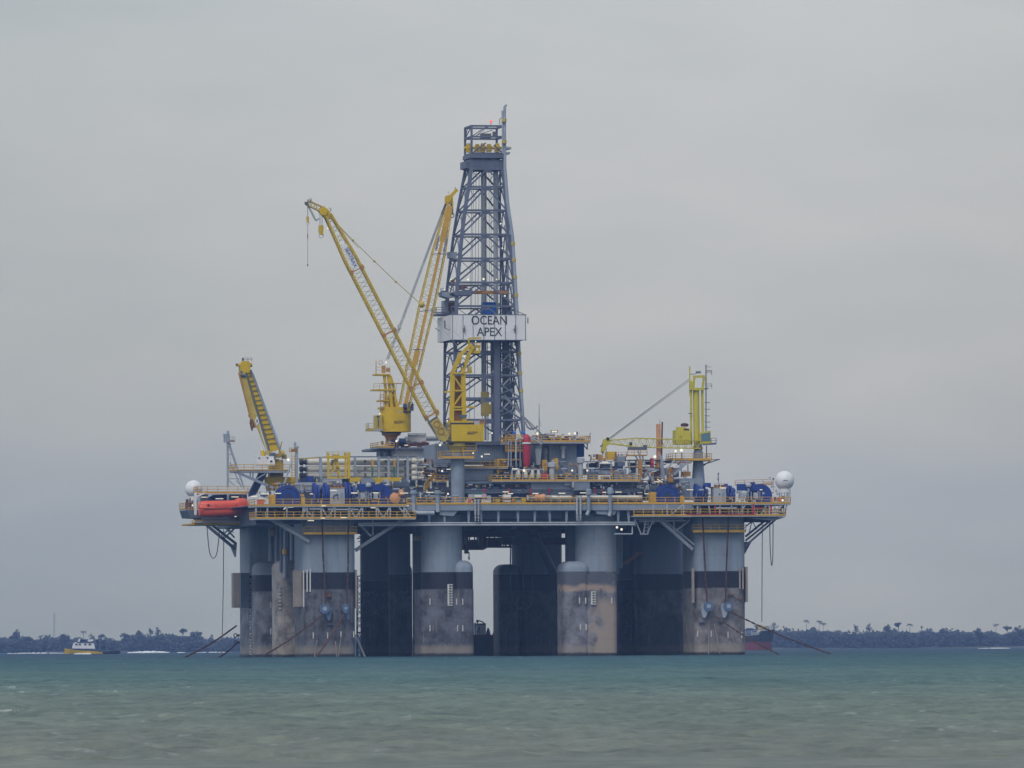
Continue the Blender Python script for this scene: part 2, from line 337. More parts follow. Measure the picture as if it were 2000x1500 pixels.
# ------------------------------------------------------------ sea: one sheet with real waves, finer where it is seen
def smooth(x, a, b):
    t = np.clip((x - a) / (b - a), 0, 1); return t * t * (3 - 2 * t)
def make_sea():
    rs = [6.0]
    while rs[-1] < 5550:
        r = rs[-1]
        rs.append(r + (3.0 if r < 120 else .11 if r < 230 else .22 if r < 420 else .6 if r < 700 else 1.3 if r < 1300 else 2.2 if r < 2200 else 4.5 if r < 4700 else 40))
    rs = np.array(rs)
    aa = np.concatenate([np.linspace(-24, -6, 16)[:-1], np.linspace(-6, -4.2, 24)[:-1], np.linspace(-4.2, 4.2, 400), np.linspace(4.2, 6, 24)[1:], np.linspace(6, 24, 16)[1:]])
    ta = np.tan(np.radians(aa)); Rr, T = np.meshgrid(rs, ta, indexing='ij')
    X = Rr * T; Y = Rr.copy(); Z = np.zeros_like(X); nr, nc = X.shape
    dr = np.gradient(rs)[:, None]; g = np.random.RandomState(3)
    dxa = (np.gradient(ta)[None, :] * rs[:, None])
    Hc = np.zeros_like(X)
    for i in range(84):
        lam = .28 * (12 / .28) ** (i / 83.0) * g.uniform(.9, 1.1); th = g.normal(0, .85 if lam < 2 else .6) + (.3 if lam > 5 else 0); k = 2 * math.pi / lam
        amp = .0085 * lam ** .85 * g.uniform(.6, 1.3) * (1.5 if lam < 1.2 else 1.1 if lam < 2.2 else .3 + .55 * smooth(Rr, 400, 1500))
        att = smooth(lam / np.maximum(dr, .01), 2.2, 4.5)
        kx, ky = k * math.sin(th), k * math.cos(th)
        att = att * smooth((2 * math.pi / max(abs(kx), 1e-3)) / np.maximum(dxa, .01), 2.2, 4)
        ph = kx * X + ky * Y + g.uniform(0, 7)
        grp = .6 + .4 * np.sin(X * g.uniform(.01, .05) + Y * g.uniform(.01, .05) + g.uniform(0, 7))
        w = amp * att * grp; Z += w * np.sin(ph); Hc += w * np.sin(ph) * (1 if lam > 2 else .5)
        sh = .55 * w; X -= 0; Y += sh * np.cos(ph) * math.cos(th)
    Z *= smooth(Rr, 60, 130) * .9 + .1
    sig = np.std(Hc[200:1500]); foam = smooth(Hc / sig, 2.8, 3.5) * (1 - .9 * smooth(Rr, 400, 900)) * .7
    me = bpy.data.meshes.new('sea'); nv = nr * nc
    me.vertices.add(nv); co = np.stack([X, Y, Z], -1).reshape(-1, 3).astype(np.float32); me.vertices.foreach_set('co', co.ravel())
    idx = np.arange(nv).reshape(nr, nc); q = np.stack([idx[:-1, :-1], idx[:-1, 1:], idx[1:, 1:], idx[1:, :-1]], -1).reshape(-1, 4)
    nf = len(q); me.loops.add(nf * 4); me.loops.foreach_set('vertex_index', q.ravel().astype(np.int32)); me.polygons.add(nf)
    me.polygons.foreach_set('loop_start', np.arange(0, nf * 4, 4, dtype=np.int32)); me.polygons.foreach_set('loop_total', np.full(nf, 4, dtype=np.int32)); me.polygons.foreach_set('use_smooth', np.ones(nf, dtype=bool))
    me.update(calc_edges=True)
    at = me.attributes.new('foam', 'FLOAT', 'POINT'); at.data.foreach_set('value', foam.ravel().astype(np.float32))
    at = me.attributes.new('crest', 'FLOAT', 'POINT'); at.data.foreach_set('value', (Hc / sig).ravel().astype(np.float32))
    o = bpy.data.objects.new('sea', me); COL.objects.link(o); tag(o, kind='structure')
    mt, t, b = newmat('sea water'); n = t.nodes.new; L = t.links.new
    tc = n('ShaderNodeTexCoord'); se = n('ShaderNodeSeparateXYZ'); L(tc.outputs['Object'], se.inputs[0])
    def nz(scale, det, ro, sc):
        mp = n('ShaderNodeMapping'); mp.inputs['Scale'].default_value = sc; L(tc.outputs['Object'], mp.inputs[0])
        z = n('ShaderNodeTexNoise'); z.inputs['Scale'].default_value = scale; z.inputs['Detail'].default_value = det; z.inputs['Roughness'].default_value = ro; L(mp.outputs[0], z.inputs['Vector']); return z.outputs[0]
    def mth(op, a, bb, cl=False):
        q = n('ShaderNodeMath'); q.operation = op; q.use_clamp = cl
        for i, x in enumerate((a, bb)):
            if isinstance(x, (int, float)): q.inputs[i].default_value = x
            else: L(x, q.inputs[i])
        return q.outputs[0]
    # silty shallows near the beach, clearer teal beyond, slate far out; the borders wander
    wob = mth('MULTIPLY', mth('SUBTRACT', nz(1, 4, .55, (.012, .004, 1)), .5), .55)
    ly = mth('ADD', mth('LOGARITHM', se.outputs[1], 10), wob)
    r = n('ShaderNodeValToRGB'); L(mth('MULTIPLY', mth('SUBTRACT', ly, 2.1), 1 / 1.5, True), r.inputs[0])
    pts = SEA
    while len(r.color_ramp.elements) < len(pts): r.color_ramp.elements.new(.5)
    for e, (p, c) in zip(r.color_ramp.elements, pts): e.position = p; e.color = (*c, 1)
    a2 = n('ShaderNodeAttribute'); a2.attribute_name = 'crest'
    cr = mth('MULTIPLY', mth('ADD', a2.outputs['Fac'], 1.2), .28, True)
    sp = mth('ADD', mth('ADD', mth('MULTIPLY', nz(1, 4, .7, (1.15, .50, 1)), .36), mth('MULTIPLY', nz(1, 5, .7, (.42, .10, 1)), .34)), mth('MULTIPLY', nz(1, 6, .72, (.14, .020, 1)), .30))
    dk = n('ShaderNodeValToRGB'); dk.color_ramp.elements[0].position = .38; dk.color_ramp.elements[0].color = (.62, .66, .72, 1); dk.color_ramp.elements[1].position = .62; dk.color_ramp.elements[1].color = (1.36, 1.33, 1.28, 1); L(sp, dk.inputs[0])
    vm = n('ShaderNodeVectorMath'); vm.operation = 'MULTIPLY'; L(r.outputs[0], vm.inputs[0]); L(dk.outputs[0], vm.inputs[1])
    at = n('ShaderNodeAttribute'); at.attribute_name = 'foam'
    fo = mth('MULTIPLY', at.outputs['Fac'], mth('MULTIPLY', mth('SUBTRACT', nz(1, 5, .75, (1.8, .45, 1)), .50), 7, True), True)
    bl = n('ShaderNodeMix'); bl.data_type = 'RGBA'; L(mth('MULTIPLY', fo, .8), bl.inputs[0]); L(vm.outputs[0], bl.inputs[6]); bl.inputs[7].default_value = (.62, .64, .64, 1)
    fk = mth('MULTIPLY', mth('MULTIPLY', mth('SUBTRACT', nz(1, 3, .6, (1.5, .9, 1)), .60), 9, True), mth('MULTIPLY', mth('SUBTRACT', nz(1, 3, .6, (.16, .02, 1)), .46), 6, True))  # pale flecks mixed into the water colour: ripple glints drawn as foam bits
    b3 = n('ShaderNodeMix'); b3.data_type = 'RGBA'; L(mth('MULTIPLY', fk, .45), b3.inputs[0]); L(bl.outputs[2], b3.inputs[6]); b3.inputs[7].default_value = (.42, .46, .46, 1)
    L(b3.outputs[2], b.inputs['Base Color']); b.inputs['IOR'].default_value = 1.33; b.inputs['Roughness'].default_value = .5; b.inputs['Specular IOR Level'].default_value = SEASPEC
    bp = n('ShaderNodeBump'); bp.inputs['Strength'].default_value = .5; bp.inputs['Distance'].default_value = .12; L(nz(1, 6, .7, (2.2, 2.6, 1)), bp.inputs['Height']); L(bp.outputs[0], b.inputs['Normal'])
    me.materials.append(mt)
SEASPEC = .05
SEA = [(0.0, (.144, .170, .152)), (.18, (.126, .168, .154)), (.36, (.070, .134, .136)), (.55, (.028, .092, .112)), (.8, (.010, .048, .072)), (1, (.008, .036, .060))]
make_sea()

# ------------------------------------------------------------ far shore
SHORE = Frame((0, 4950, 0), rad(-1.5)); CUR = SHORE
g = np.random.RandomState(11)
land = MB(); seg = 120; vs = []; fs = []
for i in range(seg + 1):
    x = -1250 + 2500 * i / seg; j = 6 * math.sin(i * .9) + 4 * math.sin(i * 2.3)
    for (yy, zz) in ((-14 + j, -.6), (-4 + j, .35), (6 + j, 1.0), (500, 1.2), (500, -1.5)): vs.append((x, yy, zz))
for i in range(seg):
    for k in range(4): a = i * 5 + k; fs.append((a, a + 5, a + 6, a + 1))
land.add(vs, fs); lm = paint('shore sand and scrub', (.10, .10, .075), rough=.95, var=.4, dirt=0, scale=.05)
tag(land.build('land', lm), kind='structure')
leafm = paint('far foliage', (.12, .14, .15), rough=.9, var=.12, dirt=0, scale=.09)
_t = leafm.node_tree; _b = _t.nodes['Principled BSDF']; _tr = _t.nodes.new('ShaderNodeBsdfTranslucent'); _m = _t.nodes.new('ShaderNodeMixShader'); _m.inputs[0].default_value = .5
_t.links.new(_b.inputs['Base Color'].links[0].from_socket, _tr.inputs[0]); _t.links.new(_b.outputs[0], _m.inputs[1]); _t.links.new(_tr.outputs[0], _m.inputs[2]); _t.links.new(_m.outputs[0], _t.nodes['Material Output'].inputs[0])
trunkm = paint('far bark', (.10, .085, .07), rough=.9, dirt=0)
def leaves(mb, c, rx, ry, rz, k, size, g):
    pts = g.normal(0, 1, (k, 3)); pts /= np.linalg.norm(pts, axis=1)[:, None]; pts *= (g.uniform(.25, 1, (k, 1)) ** .5)
    for p in pts:
        cc = Vector((c[0] + p[0] * rx, c[1] + p[1] * ry, c[2] + p[2] * rz)); a = Vector(g.normal(0, 1, 3)).normalized(); b = a.orthogonal().normalized(); s_ = size * g.uniform(.5, 1.2)
        mb.add([cc + a * s_, cc + b * s_ * .7, cc - a * s_, cc - b * s_ * .7], [(0, 1, 2, 3)])
PROF = [(-150, 1244), (0, 1242), (25, 1241), (60, 1245), (125, 1241), (165, 1249), (200, 1245), (232, 1251), (252, 1241), (300, 1237), (340, 1237), (380, 1242), (420, 1249), (455, 1243), (700, 1240), (940, 1246), (1300, 1240), (1520, 1229), (1560, 1226), (1600, 1229), (1650, 1231), (1700, 1232), (1740, 1226), (1800, 1231), (1850, 1229), (1900, 1233), (1950, 1236), (2000, 1232), (2150, 1235)]
px_, py_ = zip(*PROF)
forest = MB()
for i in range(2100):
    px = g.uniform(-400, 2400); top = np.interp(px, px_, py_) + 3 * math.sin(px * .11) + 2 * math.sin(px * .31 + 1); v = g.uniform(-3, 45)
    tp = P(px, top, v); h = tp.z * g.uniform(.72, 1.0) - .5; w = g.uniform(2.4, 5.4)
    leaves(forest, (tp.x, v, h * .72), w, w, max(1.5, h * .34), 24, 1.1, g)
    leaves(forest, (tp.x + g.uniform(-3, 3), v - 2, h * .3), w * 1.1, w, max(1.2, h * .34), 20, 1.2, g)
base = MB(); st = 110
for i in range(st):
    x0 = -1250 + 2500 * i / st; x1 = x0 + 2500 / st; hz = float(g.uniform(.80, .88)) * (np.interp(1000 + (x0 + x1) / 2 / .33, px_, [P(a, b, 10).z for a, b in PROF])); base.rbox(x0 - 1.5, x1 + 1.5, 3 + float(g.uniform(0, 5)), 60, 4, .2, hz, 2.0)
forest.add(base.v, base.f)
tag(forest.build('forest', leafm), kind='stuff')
# single trees that stand above the wood
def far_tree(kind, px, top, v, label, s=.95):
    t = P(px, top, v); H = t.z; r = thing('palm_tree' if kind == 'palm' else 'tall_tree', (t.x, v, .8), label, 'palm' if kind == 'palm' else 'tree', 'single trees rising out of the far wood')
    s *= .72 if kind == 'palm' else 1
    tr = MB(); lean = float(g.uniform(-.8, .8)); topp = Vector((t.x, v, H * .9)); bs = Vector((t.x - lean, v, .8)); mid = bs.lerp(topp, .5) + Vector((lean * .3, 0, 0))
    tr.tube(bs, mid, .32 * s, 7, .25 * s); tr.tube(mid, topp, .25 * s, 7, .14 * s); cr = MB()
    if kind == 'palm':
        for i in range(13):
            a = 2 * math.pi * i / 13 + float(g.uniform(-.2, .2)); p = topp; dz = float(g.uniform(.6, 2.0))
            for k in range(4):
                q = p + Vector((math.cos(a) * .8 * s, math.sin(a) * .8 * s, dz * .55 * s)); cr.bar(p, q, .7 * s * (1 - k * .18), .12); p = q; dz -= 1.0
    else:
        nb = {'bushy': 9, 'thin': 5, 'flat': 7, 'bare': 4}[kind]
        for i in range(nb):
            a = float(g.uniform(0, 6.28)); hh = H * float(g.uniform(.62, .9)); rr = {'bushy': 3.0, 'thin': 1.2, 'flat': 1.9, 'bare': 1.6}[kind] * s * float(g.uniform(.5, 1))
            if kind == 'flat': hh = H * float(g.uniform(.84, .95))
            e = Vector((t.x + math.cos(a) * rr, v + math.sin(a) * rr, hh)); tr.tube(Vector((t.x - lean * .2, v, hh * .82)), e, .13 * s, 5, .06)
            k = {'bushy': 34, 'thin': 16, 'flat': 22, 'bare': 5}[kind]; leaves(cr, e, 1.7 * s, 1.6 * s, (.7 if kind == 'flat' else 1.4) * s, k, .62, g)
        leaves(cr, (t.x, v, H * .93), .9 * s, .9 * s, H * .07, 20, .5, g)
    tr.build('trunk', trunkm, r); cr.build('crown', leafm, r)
for a in [('bushy', 28, 1234, 6, 'hazy bushy tree above the far wood at the left edge of the picture'), ('thin', 33, 1229, 20, 'thin hazy tree standing behind the leftmost bushy tree'), ('bushy', 52, 1243, 2, 'low round tree between the left edge and the radio mast'),
          ('palm', 80, 1240, 4, 'small palm left of the tall radio mast on the far shore'), ('bushy', 126, 1237, 5, 'dense tree just right of the radio mast on the far shore'), ('palm', 163, 1231, 4, 'tall hazy palm right above the wheelhouse of the yellow boat'),
          ('thin', 178, 1237, 8, 'thin tree above the middle of the yellow boat'), ('flat', 198, 1239, 5, 'flat-topped tree above the stern of the yellow boat'), ('bushy', 243, 1236, 5, 'round tree right of the yellow boat, above the white surf'),
          ('bushy', 270, 1230, 6, 'tall bushy tree above the right end of the white surf'), ('thin', 293, 1226, 12, 'thin tree on the left slope of the highest part of the left wood'), ('thin', 307, 1224, 7, 'tallest thin tree on the left wood, on its highest part'),
          ('flat', 357, 1227, 5, 'flat-topped tree on the right slope of the left wood'), ('bushy', 384, 1231, 4, 'dark tree behind the outermost mooring chain on the left'), ('thin', 414, 1240, 5, 'small thin tree between the two left mooring chains'),
          ('palm', 1575, 1208, 5, 'tall palm nearest the bow of the red ship, over the right wood'), ('palm', 1600, 1209, 14, 'pale palm second from the red ship, over the right wood'), ('palm', 1608, 1214, 5, 'short palm third from the red ship, close to the pale palm'),
          ('thin', 1670, 1219, 5, 'thin tree alone left of the dark clump on the right wood'), ('thin', 1698, 1217, 8, 'slender tree left of the dark round clump on the right wood'), ('bushy', 1735, 1219, 6, 'dark round bushy clump in the middle of the right wood'),
          ('flat', 1755, 1215, 8, 'flat-topped tree just right of the dark round clump'), ('palm', 1777, 1216, 5, 'tallest palm in the middle of the right wood'), ('thin', 1800, 1221, 6, 'thin tree right of the tallest middle palm'), ('bushy', 1843, 1226, 5, 'low tree halfway along the right part of the right wood'),
          ('bushy', 1910, 1226, 5, 'rounded tree near the right end of the wood'), ('palm', 1945, 1217, 9, 'pale tall palm near the right edge of the photo'), ('flat', 1967, 1222, 5, 'flat-topped tree near the right edge of the photo'), ('bushy', 1991, 1221, 5, 'bushy tree cut by the right edge of the photo')]:
    far_tree(*a)
# radio mast
b0 = P(106, 1252, 10); tp = P(106, 1198, 10); r = thing('radio_mast', (b0.x, 10, 1), 'tall thin hazy radio mast above the left wood', 'mast')
MB().lattice((b0.x, 10, 1), (b0.x, 10, tp.z), [(0, 1.1), (1, .8)], .9, 14, .16, .08).build('tower', 'mast', r); MB().tube((b0.x, 10, tp.z), (b0.x, 10, tp.z + 1.2), .07).build('antenna', 'mast', r)
# breaking surf on the bar
surf = MB(); g2 = np.random.RandomState(5)
for (xa, xb, yb, h) in ((15, 132, 1276.2, .36), (252, 332, 1272.5, .75), (345, 362, 1273, .3), (382, 455, 1272.5, .28), (1910, 1975, 1264.5, .3)):
    for i in range(int((xb - xa) * 1.3)):
        x = g2.uniform(xa, xb); v = -1150 + g2.uniform(-8, 8); p = P(x, yb, v); hh = h * g2.uniform(.4, 1.25) * math.sin(math.pi * min(1, max(.08, (x - xa) / (xb - xa)))) ** .5
        surf.sphere((p.x, v, .05), 1, 7, 4, -1) if False else surf.lathe((p.x, v, -.2), [(hh * 2.2, 0), (hh * 1.9, hh * .6 + .2), (hh * 1.0, hh + .2), (.02, hh * 1.2 + .2)], 7)
tag(surf.build('surf', paint('white surf', (.72, .75, .76), rough=.9, dirt=0, var=.1)), kind='stuff')

# ------------------------------------------------------------ yellow boat
CUR = Frame((P(180, 1276, -1950).x, 3000, 0), rad(6)); q = CUR.P(180, 1275, 0)
BO = Frame(CUR.world((0, 0, 0)), CUR.yaw); CUR = BO; S = .206
def bpx(px, py): # photo pixel -> boat metres
    return P(px, py, 0)
boat = thing('yellow_boat', (0, 0, 0), 'yellow wooden boat with white wheelhouse sailing off the far left shore', 'boat')
def hull(name, secs, mat, parent, z_off=0):
    """secs = [(x, half beam at deck, deck z, half beam at water, keel z)] from bow to stern"""
    mb = MB(); vs = []; fs = []
    for (x, bd, zd, bw, zk) in secs: vs += [(x, -bd, zd), (x, -bw, .2), (x, -bw * .3, zk), (x, bw * .3, zk), (x, bw, .2), (x, bd, zd)]
    k = len(secs)
    for i in range(k - 1):
        for j in range(5): a = i * 6 + j; fs.append((a, a + 1, a + 7, a + 6))
        fs.append((i * 6 + 5, i * 6, i * 6 + 6, i * 6 + 11))
    fs += [tuple(range(6)), tuple(range((k - 1) * 6 + 5, (k - 1) * 6 - 1, -1))]
    return mb.add(vs, fs).build(name, mat, parent)
xs = lambda p: bpx(p, 1270).x
hull('hull', [(xs(126), .05, 2.55, .05, 1.6), (xs(133), .9, 2.2, .25, .4), (xs(142), 1.6, 1.9, 1.0, -.5), (xs(160), 2.1, 1.6, 1.8, -.7), (xs(185), 2.2, 1.25, 2.0, -.7), (xs(200), 2.1, 1.1, 1.9, -.6)], 'yellow', boat)
hull('stern_deck', [(xs(200.2), 2.0, 1.05, 1.8, -.5), (xs(215), 2.0, 1.15, 1.7, -.4), (xs(232), 1.6, 1.3, 1.2, .1), (xs(234.5), 1.3, 1.2, 1.0, .4)], 'dark', boat)
gb = MB()
for (a, za, b, zb) in ((126, 2.6, 142, 2.0), (142, 2.0, 160, 1.68), (160, 1.68, 200, 1.15)):
    for sgn in (-1, 1):
        y0 = sgn * (.1 if a == 126 else 1.65 if a == 142 else 2.15); y1 = sgn * (1.65 if b == 142 else 2.15); gb.bar((xs(a), y0, za), (xs(b), y1, zb), .2, .25)
gb.build('gunwale', 'navy', boat)
wh = MB(); wh.pprism([(141, 1266.5), (144, 1257), (147, 1254.5), (183, 1255.5), (186, 1267)], -1.6, 3.2); wheel = wh.build('wheelhouse', 'white', boat)
for (a, b_) in ((147, 151.5), (154, 158), (164.5, 169), (173, 178)):
    w = MB(); w.pbox(a, 1257.2, b_, 1260.6, -1.64, .06); w.build('window', 'glass', wheel)
roof = MB(); roof.pbox(150, 1253.4, 184, 1255, -1.9, 3.8); roof.build('roof', 'navy', boat)
up = MB(); up.pprism([(152, 1253.3), (154.5, 1248), (157, 1248), (156, 1253.3)], -1.5, 3.0); up.pprism([(172, 1253), (173, 1249), (182, 1248.5), (183, 1251), (179, 1253)], -1.3, 2.6); up.build('upper_shelter', 'white', boat)
dc = MB(); dc.pbox(157, 1249.5, 168, 1253.2, -1.0, 2.0); dc.build('deck_gear', 'navy', boat)
aft = MB(); aft.pbox(190, 1254.5, 204, 1256, -1.6, 3.2); [aft.bar(bpx(x, 1255.5) + Vector((0, s_, 0)), bpx(x, 1268) + Vector((0, s_, 0)), .16) for x in (191, 203) for s_ in (-1.4, 1.4)]; aft.build('aft_awning', 'dark', boat)
ag = MB(); ag.pbox(187, 1262, 192, 1268, -1, 2); ag.pbox(197, 1262, 206, 1268, -1.2, 2.4); ag.pbox(211, 1266, 219, 1269, -.8, 1.6); ag.tube(bpx(190, 1250), bpx(190, 1256), .5); ag.build('stern_cargo', 'navy', boat)
bw = MB()
for i in range(26): x = xs(146) + (xs(176) - xs(146)) * i / 25; bw.lathe((x, -2.2, -.2), [(.55, 0), (.45, .25 + .3 * rnd.random()), (.05, .5 + .35 * rnd.random())], 7)
bw.build('bow_wave', paint('bow foam', (.72, .74, .74), dirt=0), boat)

# ------------------------------------------------------------ red ship behind the right corner column
D2 = 3300; SH = Frame((0, D2, 0), rad(4)); CUR = SH
c0 = P(1440, 1268, 0); SH.O = Vector((c0.x, D2, 0)); o_ = lambda x, y, v=0: P(x, y, v)
ship = thing('cargo_ship', (0, 0, 0), 'dark ship with red lower hull and raised bow, half hidden behind the right corner column', 'ship')
zt = lambda y: P(1470, y).z
X_ = lambda p: P(p, 1250).x
hs = [(X_(1250), 7, zt(1242), 6), (X_(1455), 7, zt(1242), 6.5), (X_(1470), 7, zt(1241.5), 6.2), (X_(1481), 6.6, zt(1239), 5.2), (X_(1488), 6.2, zt(1232), 4.4), (X_(1500), 4.8, zt(1231.5), 2.9), (X_(1507), 3.0, zt(1230.5), .8), (X_(1513), 1.1, zt(1229), .25)]
for nm, mat, sel in (('hull', 'dark', 0), ('lower_hull', 'shipred', 1)):
    mb = MB(); vs = []; fs = []; zr = zt(1254)
    for i, (x, bd, zd, bw_) in enumerate(hs):
        xl = min(x, X_(1507.5)); bm = bd * .5 + bw_ * .5
        vs += [(x, -bd, zd), (xl if i > 5 else x, -bm, zr), (xl if i > 5 else x, bm, zr), (x, bd, zd)] if sel == 0 else [(xl if i > 5 else x, -bm, zr), (xl if i > 5 else x, -bw_, -1), (xl if i > 5 else x, bw_, -1), (xl if i > 5 else x, bm, zr)]
    k = len(hs)
    for i in range(k - 1):
        for j in range(3): a = i * 4 + j; fs.append((a, a + 1, a + 5, a + 4))
        fs.append((i * 4 + 3, i * 4, i * 4 + 4, i * 4 + 7))
    fs += [(0, 1, 2, 3), ((k - 1) * 4 + 3, (k - 1) * 4 + 2, (k - 1) * 4 + 1, (k - 1) * 4)]; mb.add(vs, fs).build(nm, mat, ship)
mb = MB(); mb.rail([o_(1455, 1241, -6.6), o_(1481, 1240, -6.4)], 1.8, .3, 3); mb.rail([o_(1485, 1231.5, -6), o_(1500, 1231, -4.8), o_(1513, 1229, -1)], 1.7, .3, 2.5); mb.bar(o_(1509, 1229), o_(1521, 1221.5), .5); mb.bar(o_(1516, 1228), o_(1521, 1221.5), .4); mb.build('bow_rail', 'lgrey', ship)
mb = MB(); mb.pbox(1456, 1229, 1477, 1241, -3, 6); mb.pbox(1459, 1227, 1472, 1229, -2, 4); mb.build('cargo_hatch', 'navy', ship)
mb = MB(); [mb.pbox(a, b_, c, d, -3, 5) for a, b_, c, d in ((1481, 1224, 1487, 1231), (1489, 1222, 1493, 1231), (1496, 1224, 1501, 1231), (1485, 1220.5, 1489, 1224))]; mb.build('deck_machinery', 'yellow2', ship)
mb = MB(); mb.tube(o_(1511, 1228), o_(1511, 1219), .3); mb.sphere(o_(1511.5, 1219.5), .9, 10, 6); mb.tube(o_(1477, 1238), o_(1477, 1221), .35); mb.pbox(1474, 1221, 1480, 1225, -1, 2); mb.build('foremast', 'wire', ship)
mb = MB(); [mb.tube(o_(1483 + 4 * i, 1231, -2), o_(1481 + 4 * i, 1226, -2), .25) for i in range(6)]; [mb.pbox(1468 + 3 * i, 1236, 1470 + 3 * i, 1240, -5, 2) for i in range(5)]; mb.build('deck_fittings', 'lgrey', ship)

# ============================================================ the rig's hull: columns, deck, platforms, braces
HAZE = .000080; HAZEC = (.30, .50, 1.0)
CUR = RIG
Vv = Vector
rig = thing('drilling_rig', (0, 0, 0), 'huge semi-submersible drilling rig hull standing on thick round columns in the sea', 'drilling rig')
def part(mb, name, mat, parent=None, label=None):
    cl = [mb] if name in ('boom', 'lettering') else mb.clusters()
    for m_ in sorted(cl, key=lambda q: len(q.v)): o = tag(m_.build(name, mat, parent or rig), label)
    return o
ZB = -4.0
def col_box(x0, x1, v, dep, r, ytop, mat, label=None, dome=0, flare=0):
    a = P(x0, ytop, v); b = P(x1, ytop, v); mb = MB(); mb.rbox(a.x, b.x, v, v + dep, r, ZB, a.z, dome); return part(mb, 'column', mat, None, label)
def col_cyl(cx, d, v, ytop, mat, label=None):
    c = P(cx, ytop, v); mb = MB(); mb.lathe((c.x, v, 0), [(d / 2, ZB), (d / 2, c.z)], 40); return part(mb, 'column', mat, None, label)
mA = column_mat('corner column plating', seed=1, tan=.45); mB = column_mat('round column plating', seed=2, tan=.25, low=(.085, .09, .115)); mC = column_mat('sandy column plating', seed=3, tan=.6, low=(.15, .15, .18), sand=.85, xc=P(1158, 1200, 1).x)
mD = column_mat('painted-shade column plating', seed=4, tan=.1, foul=.12, low=(.020, .022, .032), top=(.135, .17, .235)); mE = column_mat('painted-shade back column plating', seed=5, zb=15.3, tan=.08, foul=.1, low=(.012, .015, .024), top=(.11, .14, .20)); mF = column_mat('tan blister plating', seed=6, zb=40, zc=39, low=(.27, .245, .225), tan=.8)  # mD, mE: shade under the deck is painted in as darker plating colours
mG = column_mat('right corner column plating', seed=7, tan=.5, low=(.17, .16, .165)); mH = column_mat('left back column plating', seed=8, top=(.22, .265, .335), low=(.14, .15, .18), tan=.3)
C1 = col_box(593, 695, 0, 13, 1.7, 1006, mA, 'front left corner column under the orange railed ledge')
C4 = col_box(1357, 1457, 0, 13, 1.7, 1004, mG, 'front right corner column with two pale blue chain guides')
C2 = col_cyl(862, 8.0, 5, 1006, mB, 'round pale column left of the open gap'); C3 = col_cyl(1163, 8.1, 5, 1004, mC, 'round column right of the gap with sandy stains')
C1b = col_box(487, 580, 57, 14, 1.5, 1020, mH, 'back left corner column with a line of white draft marks')
def blister(x0, x1, v, dep, ytop, mat, r=1.4, dome=1.6, label=None):
    a = P(x0, ytop, v); b = P(x1, ytop, v); mb = MB(); mb.rbox(a.x, b.x, v, v + dep, r, ZB, a.z, dome); return tag(part(mb, 'blister', mat), label)
B2 = blister(889, 926, .8, 8, 1094.5, mB); B3 = blister(1101, 1152, .6, 8, 1096, mC, label='sandy round-topped blister on the right inner column')
t_ = MB(); a = P(824, 1119, .9); b = P(926, 1119, .9); t_.rbox(a.x - .25, b.x, .7, 9, 1.0, ZB, 13.1, 0); part(t_, 'lower_cladding', mB)
t_ = MB(); a = P(1152, 1119, .9); b = P(1206, 1119, .9); t_.rbox(a.x - 1, b.x, .75, 9, 1.2, ZB, 16.0, 0); part(t_, 'lower_cladding', mC)
B1 = blister(500, 547, 47, 7, 1097, mH, label='grey round-topped blister left of the tan one'); BF = blister(541, 590, 15, 8, 1094, mF, 1.6, label='tan round-topped blister beside the left corner column')
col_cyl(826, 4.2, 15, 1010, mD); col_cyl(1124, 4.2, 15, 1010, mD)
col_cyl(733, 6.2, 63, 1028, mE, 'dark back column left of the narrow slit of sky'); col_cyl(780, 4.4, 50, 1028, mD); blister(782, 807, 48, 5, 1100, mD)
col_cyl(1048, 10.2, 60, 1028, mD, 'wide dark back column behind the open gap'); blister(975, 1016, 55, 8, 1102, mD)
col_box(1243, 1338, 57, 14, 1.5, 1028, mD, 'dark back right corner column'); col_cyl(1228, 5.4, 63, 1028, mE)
# fender boxes and guards on the corner columns
def prt(name, mat, *boxes, label=None, parent=None):
    for b_ in boxes: mb = MB(); mb.pbox(*b_); o = part(mb, name, mat, parent, label)
    return o
prt('fender', 'tan', (456, 1119, 470, 1187, 68, 2.5), parent=C1b, label='brown fender box on the back left column'); prt('fender', 'dgrey', (470.5, 1119, 487, 1187, 56.4, 2), parent=C1b)
prt('fender', 'tan', (577, 1114, 592, 1185, 2.5, 3), parent=C1, label='tan fender box on the left corner column')
for i, x in enumerate((592, 599, 605)): prt('guard_rail_bar', 'mark', (x, 1112 if i else 1114, x + 2, 1185 if not i else 1156, -.25, .3), parent=C1)
prt('guard_rail_bar', 'tan', (694.5, 1113, 697.5, 1188, .2, 1.0), parent=C1)
prt('guard_rail_bar', 'tan', (1352, 1109, 1356, 1177, -.1, .8), parent=C4)
for x, y in ((1444, 1150), (1450, 1151)): prt('guard_rail_bar', 'tan', (x, 1110, x + 2.5, y, -.3, .4), parent=C4)
prt('guard_rail_bar', 'tan', (1457, 1107, 1460.5, 1176, .2, 3), parent=C4)
